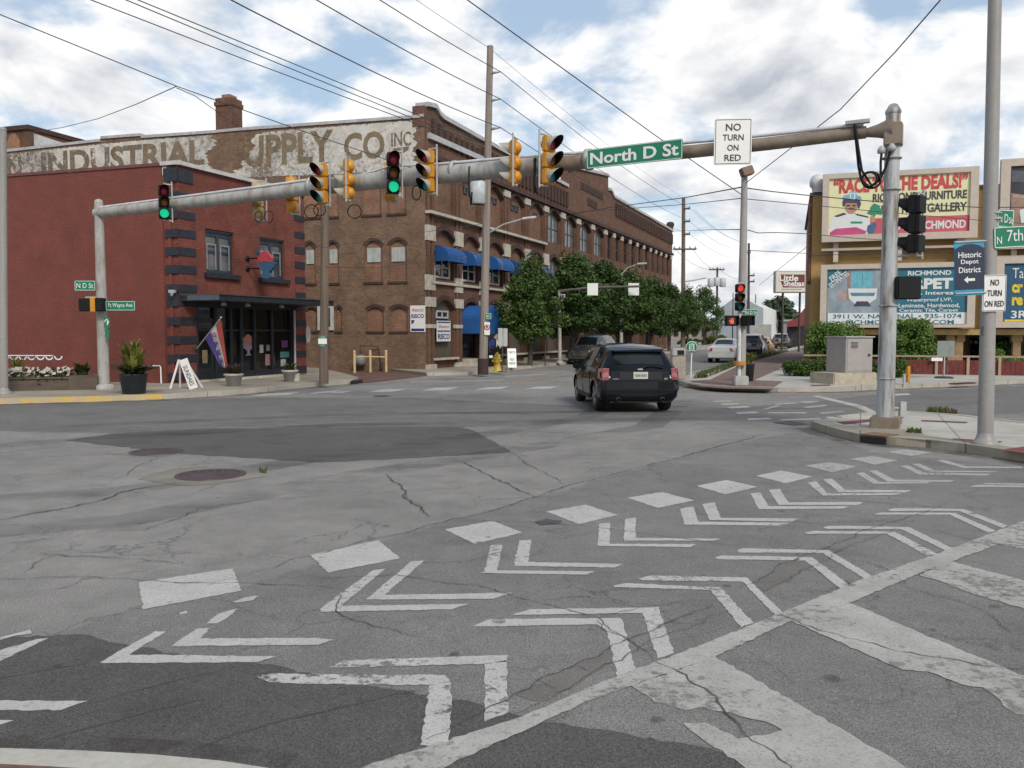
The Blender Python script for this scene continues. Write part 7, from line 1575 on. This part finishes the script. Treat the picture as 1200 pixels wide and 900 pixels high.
# ================================================================ VEGETATION
LT1 = leafm('tree_leaf', (.024, .054, .009), (.09, .15, .03)); LT2 = leafm('tree_leaf_deep', (.02, .048, .01), (.078, .132, .03)); LTB = leafm('bush_leaf', (.05, .11, .016), (.16, .26, .05)); LTH = leafm('hedge_leaf', (.028, .062, .011), (.09, .15, .03)); LTF = leafm('far_leaf', (.04, .065, .04), (.08, .11, .06))
BARK = stained('bark', (.075, .06, .048), (.04, .033, .028), .95, (.4, .7), 4, (3, 3, .4))
def leaves(mb, c, rad, n, size, r, flat=1.0):
    for _ in range(n):
        while True:
            v = Vector((r.uniform(-1, 1), r.uniform(-1, 1), r.uniform(-1, 1)))
            if v.length <= 1: break
        v *= (.55 + .45 * v.length ** .5) if v.length > 0 else 1
        p = c + Vector((v.x * rad.x, v.y * rad.y, v.z * rad.z)); s = size * r.uniform(.6, 1.35)
        nrm = (v.normalized() * .9 + Vector((r.uniform(-1, 1), r.uniform(-1, 1), r.uniform(-.3, 1.2)))).normalized()
        a = nrm.orthogonal().normalized(); a = Matrix.Rotation(r.uniform(0, 6.28), 3, nrm) @ a; b = nrm.cross(a) * .55
        mb.face([p - a * s, p + b * s, p + a * s, p - b * s])
def tree_meshes(seed, H, cw, nclump=34, per=150, lsize=.1, leaf=LT1, bare=.26):
    r = random.Random(seed); crown = MB(); tr = MB()
    tr.tube([(0, 0, 0), (.03, .02, H * bare * .6), (.0, .05, H * .45), (.05, 0, H * .7)], [H * .022 + .02, H * .018 + .02, H * .013, H * .006], 8)
    for k in range(nclump):
        f = (k + .5) / nclump; z = bare + .05 + (1 - bare - .09) * f; ww = cw * math.sin(math.pi * min(1, (.16 + .86 * (f ** .8)))) ** .75 * r.uniform(.62, 1.08)
        a = r.uniform(0, 6.283); d = ww * math.sqrt(r.uniform(.15, 1)) * (1.18 if r.random() < .2 else 1); c = Vector((math.cos(a) * d, math.sin(a) * d, H * (z + r.uniform(-.04, .04)))); q = r.uniform(.5, 1.1) * cw * .38
        leaves(crown, c, Vector((q, q, q * .8)), per, lsize, r)
        if k % 3 == 0: b0 = Vector((0, .03, H * max(bare * .8, z - .22))); tr.tube([b0, b0.lerp(c, .55) + Vector((0, 0, .08 * H * .3)), c], [H * .008, H * .005, .008], 5)
    return crown.mesh('crown', leaf), tr.mesh('trunk', BARK)
def put_tree(name, label, base, meshes, k=1.0, rz=0, group=None, kx=1.0, cat='tree'):
    t = thing(name, label, cat, base, rz, group)
    for nm, me in zip(('crown', 'trunk'), meshes):
        o = bpy.data.objects.new(nm, me); COL.objects.link(o); o.parent = t; o.scale = (k * kx, k * kx, k)
    return t
TM = [tree_meshes(21, 5.5, 1.8, 56, 300, .085), tree_meshes(22, 5.5, 1.75, 54, 300, .085, leaf=LT2, bare=.27), tree_meshes(23, 5.5, 1.75, 56, 300, .085, leaf=LT2, bare=.27)]
TG_ = 'street trees along the warehouse'
def hgt(base, top_y): return D(600, top_y, base.y).z - base.z
for i, (x, y, top, kx, lab) in enumerate([(621, 428.5, 306, 1.0, 'nearest street tree with a full green crown over the sandwich board'), (671, 424.5, 300, .98, 'second street tree tall behind the slim mast arm pole'), (707, 420, 308, 1.05, 'third street tree between the two white sign backs'),
        (738, 416.5, 321, 1.05, 'fourth street tree in the row, behind the cobra head lamp'), (763, 414, 328, 1.0, 'fifth street tree in the row along the warehouse'), (784, 411.5, 334, .92, 'sixth street tree at the far end of the warehouse'), (806, 407, 339, .75, 'slim dark tree beside the far wooden pole with insulators')]):
    b = G(x, y, KERB); k = hgt(b, top) / 5.5; put_tree('street_tree', lab, b, TM[i % 3], k, i * 1.3, TG_, kx * (1.0 if i == 0 else 1.16))
b = G(825, 405.5, 0); put_tree('street_tree', 'round crowned single tree left of the red signal', b, tree_meshes(31, 5.5, 2.1, leaf=LT1), hgt(b, 337) / 5.5, .4, None, .98)
b = D(913, 389, 170); b.z = 0; m_ = tree_meshes(32, 9, 4.2, 40, 90, .4, LTF, .2); put_tree('far_tree', 'distant round tree above the grey shed roof', b, m_, (D(913, 349, 170).z) / 9 , 0, None, 1.3)
b = D(900, 389, 185); b.z = 0; put_tree('far_tree', 'smaller distant tree behind the white warehouse roof', b, m_, (D(913, 354, 185).z) / 9, 2, None, 1.0)
b = D(956, 389, 190); b.z = 0; put_tree('far_tree', 'distant tree between the red barn roof and the ochre wall', b, m_, (D(956, 352, 190).z) / 9, 3, None, 1.0)
def bush(name, label, base, rx, ry, h, n, size, leaf, seed, cat='bush', lift=.1, group=None):
    r = random.Random(seed); t = thing(name, label, cat, base, 0, group); mb = MB()
    for k in range(n):
        a = r.uniform(0, 6.283); d = math.sqrt(r.random()); z = r.uniform(.12, .9); w = math.sin(math.pi * min(.95, .22 + z * .62)) ** .6
        c = base + Vector((math.cos(a) * d * rx * .88 * w, math.sin(a) * d * ry * .85 * w, h * z * .93)); q = r.uniform(.2, .34) * min(rx, h)
        leaves(mb, c, Vector((q, q, q * .85)), 70, size, r)
    mb.build('foliage', leaf, t); mb = MB()
    for k in range(5): mb.tube([base + Vector((r.uniform(-.2, .2) * rx, r.uniform(-.2, .2) * ry, -.02)), base + Vector((r.uniform(-.5, .5) * rx, r.uniform(-.4, .4) * ry, h * .55))], [.03, .012], 5)
    mb.build('stem', BARK, t); return t
def hedge(name, label, p0, p1, dep, h, n, size, leaf, seed):
    r = random.Random(seed); t = thing(name, label, 'hedge', (p0 + p1) / 2); d = (p1 - p0); nn = -perp(d.normalized()); mb = MB()
    for k in range(n):
        c = p0 + d * r.uniform(.03, .97) + nn * r.uniform(.08, dep) + UP * (h * r.uniform(.15, .86)); q = h * r.uniform(.2, .3); leaves(mb, c, Vector((q * 1.2, q, q)), 60, size, r)
    mb.build('foliage', leaf, t); mb = MB()
    for k in range(8): q = p0 + d * (k + .5) / 8 + nn * dep * .5; mb.tube([q, q + UP * h * .6], [.03, .015], 5)
    mb.build('stem', BARK, t); return t
bY = 36.5
def bb_(x): q = D(x, 389, bY); q.z = KERB; return q
kk = bY / FOC
bush('large_bush', 'large dense green bush behind the utility cabinet', bb_(980), 33 * kk, 1.2, D(980, 372, bY).z - KERB, 300, .06, LTB, 41)
bush('large_bush', 'tall dense green bush right of the gantry pole in front of the billboard', bb_(1066), 26 * kk, 1.1, D(1066, 366, bY).z - KERB, 270, .06, LTB, 42)
hedge('low_hedge', 'low clipped hedge left of the utility cabinet', G(929, 441.5, KERB), G(980, 441.5, KERB), 1.3, .62, 120, .05, LTH, 43); hedge('low_hedge', 'low clipped hedge between the cabinet and the gantry pole', G(1021, 442, KERB), G(1059, 443, KERB), 1.2, .65, 90, .05, LTH, 44)
bush('shrub', 'loose light green shrub in front of the red fence near the right edge', G(1186, 437, KERB), .95, .5, .75, 40, .06, LTB, 45, 'shrub'); bush('shrub', 'spiky green shrub right of the light pole', G(1180, 435, KERB) + Vector((0, .7, 0)), .35, .3, 1.1, 16, .06, LTB, 46, 'shrub'); bush('shrub', 'low weedy shrub at the foot of the red fence left of the light pole', G(1128, 438, KERB), .8, .35, .45, 18, .05, LTB, 47, 'shrub')
bush('shrub', 'green shrub at the right edge by the red fence', G(1215, 437.5, KERB), .6, .4, .6, 22, .06, LTB, 48, 'shrub'); bush('shrub', 'small weedy shrub just right of the pushbutton post', G(1090, 438, KERB), .5, .3, .4, 12, .05, LTB, 49, 'shrub')
bush('shrub', 'yellowish shrub under the single round tree', G(838, 405), 1.9, 1.2, 1.5, 30, .14, LEAFC, 50, 'shrub'); bush('shrub', 'dark low shrubs beyond the street tree row at the far kerb', G(812, 404.5), 2.4, 1.0, .9, 26, .14, LTH, 51, 'shrub')
bush('shrub', 'dark plant inside the porch of the ochre building near the right edge', YB.P(YB.s_(1178, 400), 0, -1.2), 1.1, .6, 2.0, 30, .1, LTH, 52, 'shrub')
# weeds and grass
def grass(name, polys, n, h, leaf, seed, z, w=.012):
    r = random.Random(seed); mb = MB()
    for (a, b, c, d) in polys:
        for k in range(n):
            u, v = r.random(), r.random(); p = a.lerp(b, u).lerp(d.lerp(c, u), v); p = Vector((p.x, p.y, z)); l = h * r.uniform(.4, 1.2); an = r.uniform(0, 6.283); s = Vector((math.cos(an), math.sin(an), 0)); o = Vector((-s.y, s.x, 0)) * r.uniform(-.5, .5) * l
            mb.face([p - s * w, p + s * w, p + o * .5 + UP * l * .7 + s * w * .6, p + o + UP * l])
    o = mb.build(name, leaf); o['kind'] = 'stuff'; return o
q = lambda x, y: G(x, y, KERB)
grass('grass_strip', [(q(813, 443.2), q(828, 442.6), q(868, 426.5), q(858, 426.5)), (q(858, 426.5), q(870, 426), q(925, 412), q(915, 412))], 1500, .22, leafm('strip_grass', (.035, .055, .015), (.14, .15, .05)), 60, KERB, .02)
t_ = G(1096, 488.5, KERB)
grass('weeds', [(G(1085, 489.3), G(1112, 489.8), G(1112, 487), G(1085, 487))], 260, .2, GREENW, 61, .02, .014); grass('weeds', [(G(1062, 516), G(1080, 517.5), G(1079, 514.5), G(1064, 514))], 160, .08, GREENW, 62, KERB, .01); grass('weeds', [(G(303, 554), G(314, 556), G(312, 549), G(304, 549))], 50, .05, GREENW, 63, .0, .008)
grass('weeds', [(G(1108, 490.5), G(1122, 492), G(1120, 487), G(1106, 487))], 120, .16, mat('dry_weed', (.09, .06, .035), .9), 64, .02, .014)
# ================================================================ OVERHEAD WIRES AND FAR POLES
WIRE = mat('wire_black', (.045, .045, .05), .7); WG = 'overhead wires'
def wire(label, pts, r=.016, sag=0.0, pw=None, m=None):
    p = pw or [D(*a) for a in pts]
    path = []
    for a, b in zip(p, p[1:]):
        for k in range(12): f = k / 12; path.append(a.lerp(b, f) - UP * (sag * 4 * f * (1 - f)))
    path.append(p[-1]); mb = MB(); mb.tube(path, r * .8, 5); o = mb.build('overhead_wire', m or WIRE); return tag(o, label, 'wire', WG)
bp = G(566, 437.5, KERB).y
for y, lab in ((84, 'wire on the top insulator of the tall wooden pole'), (116, 'wire on the middle insulator of the tall wooden pole'), (149.5, 'wire on the lowest insulator of the tall wooden pole')):
    c = D(586.5, y, bp - .3); far_ = {84: D(808, 243.5, 96), 116: D(808, 259, 96), 149.5: D(808, 274, 96)}[y]
    wire(lab, None, .02, .5, [c - (far_ - c).normalized() * 34, c, far_, far_ + (far_ - c)])
c = D(573, 56, bp); far_ = D(803, 233, 96); wire('thin topmost wire passing the tip of the tall wooden pole', None, .011, .4, [c - (far_ - c).normalized() * 34, c, far_])
wire('long cable crossing the upper left sky and the painted wall to the transformer pole', [(-120, -35, 24), (0, 17, 27), (207, 101, 31), (350, 152, 34), (568, 226, bp)], .022)
wire('lower of the three parallel cables running from the top left to the transformer pole', [(-60, -64, 20), (107, 0, 24), (290, 71, 29), (480, 142, 34), (570, 174, bp)], .02)
wire('middle of the three parallel cables running from the top left to the transformer pole', [(-20, -70, 20), (148, 0, 24), (330, 76, 29), (485, 139, 34), (571, 171, bp)], .02)
wire('upper of the three parallel cables running from the top left to the transformer pole', [(0, -68, 20), (162, 0, 24), (340, 73, 29), (490, 135, 34), (571, 167, bp)], .02)
wire('slack thin cable hanging from the joint over the far left roof', [(40, 155, 55), (75, 149, 50), (115, 139, 45), (160, 122, 38), (207, 101, 31)], .022); wire('short slack cable from the joint down to the chimney', [(207, 103, 31), (228, 112, 34), (250, 128, 40), (283, 152, 44)], .02)
wire('thin wire crossing the red side wall below the painted letters', [(-60, 170, 24), (0, 184, 25), (90, 204, 25.5), (183, 222, 26), (380, 246, 27)], .011)
lq = G(868, 451.5, KERB).y
wire('cable running from the lamp pole up over the green street name sign', [(869, 228, lq), (770, 160, 26), (655, 77, 22), (548, 0, 19.5), (400, -106, 16)], .018); wire('cable rising from the lamp pole to the top right sky', [(872, 216, lq), (925, 175, 25), (985, 128, 21), (1050, 60, 17.5), (1102, 0, 15), (1180, -90, 12.5)], .016)
wire('uppermost cable through the lamp pole to the ochre roof corner', [(640, 256, 62), (716, 243, 52), (803, 231.5, 40), (868, 219.5, lq), (905, 224.5, 32), (947, 229, 33), (1035, 237, 34), (1147, 243, 35), (1260, 243, 36)], .026)
wire('second cable through the lamp pole just under the uppermost', [(700, 247, 52), (803, 239.5, 40), (868, 232.5, lq), (947, 240, 33), (1040, 249, 34), (1147, 258, 35), (1260, 266, 36)], .018)
wire('kinked cable at mid height from the warehouse far corner across the lamp pole', [(788, 271, 84), (830, 269.3, 50), (868, 269, lq), (878, 270, 31), (888, 273, 31.5), (910, 272.5, 32), (947, 274, 33), (1000, 279, 34), (1060, 283, 35)], .02)
wire('short level cable right of the lamp pole above the restaurant sign', [(870, 293, lq), (947, 297, 33), (1040, 300, 34)], .014)
wire('thin guy wire slanting down behind the restaurant sign', [(947, 288, 70), (912, 316, 90), (890, 334, 110)], .03)
wire('wire crossing the brick side wall from the dark wooden pole', [(381, 313, lq - 2), (440, 314, 33), (500, 306, 36.5), (566, 296, bp)], .014); wire('lower drooping wire across the brick side wall', [(230, 268, 27), (381, 290, lq - 2), (470, 276, 34), (566, 262, bp)], .011)
wire('thin wire along the warehouse front at third storey level', [(566, 262, bp), (700, 247, 46), (803, 300, 95)], .012) if False else None
# far utility poles
def far_pole(label, x, yt, Y, r, arms, m=WOODP, extra=None):
    b = D(x, 389, Y); b = Vector((b.x, b.y, 0)); tp = D(x + .6, yt, Y); t = thing('utility_pole', label, 'utility pole', b); mb = MB(); mb.tube([b, tp], [r, r * .75], 8); mb.build('shaft', m, t); kk = Y / FOC
    mb = MB()
    for (ya, w, off) in arms: c = D(x + off, ya, Y - .3); mb.obox(c, X * w * kk, Yv * .08, UP * .09)
    if arms: mb.build('cross_arm', DKMET, t)
    mb = MB(); n = 0
    for (ya, w, off) in arms:
        for k in ((-.9, -.45, .45, .9) if w > 5 else (.85,)): c = D(x + off, ya, Y - .3) + X * w * kk * k; mb.lathe(c + UP * .09, [(.07, 0), (.1, .12), (.05, .22), (0, .24)], 6); n += 1
    if n: build_each(mb, 'insulator', GREYB, t)
    if extra:
        for (ex, ey) in extra: c = D(ex, ey, Y - .4); mb = MB(); mb.lathe(c - UP * .55, [(.42, 0), (.5, .1), (.5, 1.2), (.4, 1.3), (0, 1.35)], 10); mb.build('transformer', CACHE['transformer_grey'], t)
    return t
t = far_pole('tall dark wooden pole with a cross arm between the warehouse and the lamp pole', 800.5, 232, 96, .26, [(244.5, 3, 5), (259.5, 3, 5), (274.5, 3, 5), (292, 13.5, 2)])
mb = MB(); mb.tube([D(803, 330, 96), D(815, 328, 96), D(828, 325.5, 96)], .07, 6); la = mb.build('lamp_arm', GREYB, t)
far_pole('distant pole carrying three grey transformers', 840, 313.5, 130, .2, [(316, 9, 0)], DKMET, [(833, 332), (840, 331), (847, 332)])
far_pole('thin dark pole with small arms right behind the lamp pole', 877, 285, 100, .18, [(296, 2.5, 0), (323, 3.5, 3.5), (330, 3.5, 3.5)], DKMET)
far_pole('very distant thin pole left of the lamp pole', 858.5, 343, 160, .12, [], DKMET); far_pole('very distant thin pole right of the lamp pole', 885, 345, 160, .12, [], DKMET)
for i, (x0, y0, x1, y1) in enumerate([(812, 292, 840, 315), (791, 292, 834, 316), (814, 246, 876, 286), (845, 317, 876, 324), (831, 340, 803, 352)]):
    wire(['wire from the far cross arm to the transformer pole, right end', 'wire from the far cross arm to the transformer pole, left end', 'wire from the far insulators to the thin pole behind the lamp', 'low wire between the transformer pole and the thin pole', 'low wire drooping left of the transformer pole'][i], [(x0, y0, 96), (x1, y1, 128 if i != 2 else 100)], .022, .6)
# ================================================================ SKY, SUN, CAMERA
w = bpy.data.worlds.new('World'); sc.world = w; w.use_nodes = True; nt = w.node_tree; nt.nodes.clear()
out = nt.nodes.new('ShaderNodeOutputWorld'); bg = nt.nodes.new('ShaderNodeBackground'); nt.links.new(bg.outputs[0], out.inputs['Surface'])
sky = nt.nodes.new('ShaderNodeTexSky'); sky.sky_type = 'NISHITA'; sky.sun_disc = False
SUN_EL, SUN_AZ = 40, 156     # azimuth from +Y, clockwise
sky.sun_elevation = R(SUN_EL); sky.sun_rotation = R(SUN_AZ); sky.air_density = 1.1; sky.dust_density = 1.2; sky.ozone_density = 1.2
tc = nt.nodes.new('ShaderNodeTexCoord'); sx = nt.nodes.new('ShaderNodeSeparateXYZ'); nt.links.new(tc.outputs['Generated'], sx.inputs[0])
def mth(op, a, b=None, c=None):
    n = nt.nodes.new('ShaderNodeMath'); n.operation = op
    for i, v in enumerate((a, b, c)):
        if v is None: continue
        if hasattr(v, 'links'): nt.links.new(v, n.inputs[i])
        else: n.inputs[i].default_value = v
    return n.outputs[0]
zc_ = mth('MAXIMUM', sx.outputs['Z'], 0.0); den = mth('ADD', zc_, .36)
cx = nt.nodes.new('ShaderNodeCombineXYZ'); nt.links.new(mth('DIVIDE', sx.outputs['X'], den), cx.inputs[0]); nt.links.new(mth('DIVIDE', sx.outputs['Y'], den), cx.inputs[1])
def offs(v, o):
    a = nt.nodes.new('ShaderNodeVectorMath'); a.operation = 'ADD'; nt.links.new(v, a.inputs[0]); a.inputs[1].default_value = o; return a.outputs[0]
CO = (3.1, 1.7, 0)
n1 = noise(nt, 3.3, 12, .56, vec=offs(cx.outputs[0], CO)); n1.inputs['Distortion'].default_value = .25
n1b = noise(nt, 3.3, 12, .56, vec=offs(cx.outputs[0], (CO[0] - .03, CO[1] - .07, 0))); n1b.inputs['Distortion'].default_value = .25
n2 = noise(nt, 1.2, 4, .5, vec=offs(cx.outputs[0], (7.3, 2.2, 1)))
cov = mth('ADD', n1.outputs['Fac'], mth('MULTIPLY', mth('SUBTRACT', n2.outputs['Fac'], .5), .55))
# more cloud low down
cov = mth('ADD', cov, mth('MULTIPLY', mth('SUBTRACT', .42, zc_), .22))
mask = ramp(nt, cov, .415, .58)
mask.color_ramp.interpolation = 'EASE'
shade = mth('ADD', .5, mth('MULTIPLY', mth('SUBTRACT', n1b.outputs['Fac'], n1.outputs['Fac']), -5.0))
thick = ramp(nt, cov, .52, .80, (1, 1, 1, 1), (.0, .0, .0, 1))
lite = mth('ADD', mth('MULTIPLY', shade, .55), mth('MULTIPLY', thick.outputs['Color'], .5))
cr = ramp(nt, lite, .15, .78, (.40, .43, .49, 1), (.84, .835, .83, 1))
skc = nt.nodes.new('ShaderNodeMix'); skc.data_type = 'RGBA'; skc.blend_type = 'MULTIPLY'; skc.inputs[0].default_value = 1; nt.links.new(sky.outputs[0], skc.inputs[6]); SK = .085; skc.inputs[7].default_value = (SK, SK, SK, 1)
veil = mixc(nt, .55, skc.outputs[2], (.47, .60, .75, 1))
cc = mixc(nt, mask.outputs['Color'], veil, cr.outputs['Color'])
nt.links.new(cc, bg.inputs['Color']); bg.inputs['Strength'].default_value = 1.0
sl = bpy.data.lights.new('sun', 'SUN'); sl.energy = 2.3; sl.angle = R(17); sl.color = (1, .93, .82); so = bpy.data.objects.new('sun', sl); COL.objects.link(so)
az = R(SUN_AZ); sd = Vector((math.sin(az) * math.cos(R(SUN_EL)), math.cos(az) * math.cos(R(SUN_EL)), math.sin(R(SUN_EL)))); so.rotation_euler = (-sd).to_track_quat('-Z', 'Y').to_euler()
cam = bpy.data.cameras.new('camera'); cam.sensor_width = 36; cam.lens = 36 * FOC / 1200; cam.clip_end = 4000; cam.clip_start = .05
co = bpy.data.objects.new('camera', cam); COL.objects.link(co); co.location = EYE; co.rotation_euler = (math.pi / 2 - PIT, 0, 0); sc.camera = co
sc.view_settings.view_transform = 'Standard'; sc.view_settings.look = 'None'; sc.view_settings.gamma = 1; sc.view_settings.use_curve_mapping = False; sc.view_settings.exposure = 0.35
sc.cycles.max_bounces = 6; sc.cycles.transparent_max_bounces = 12
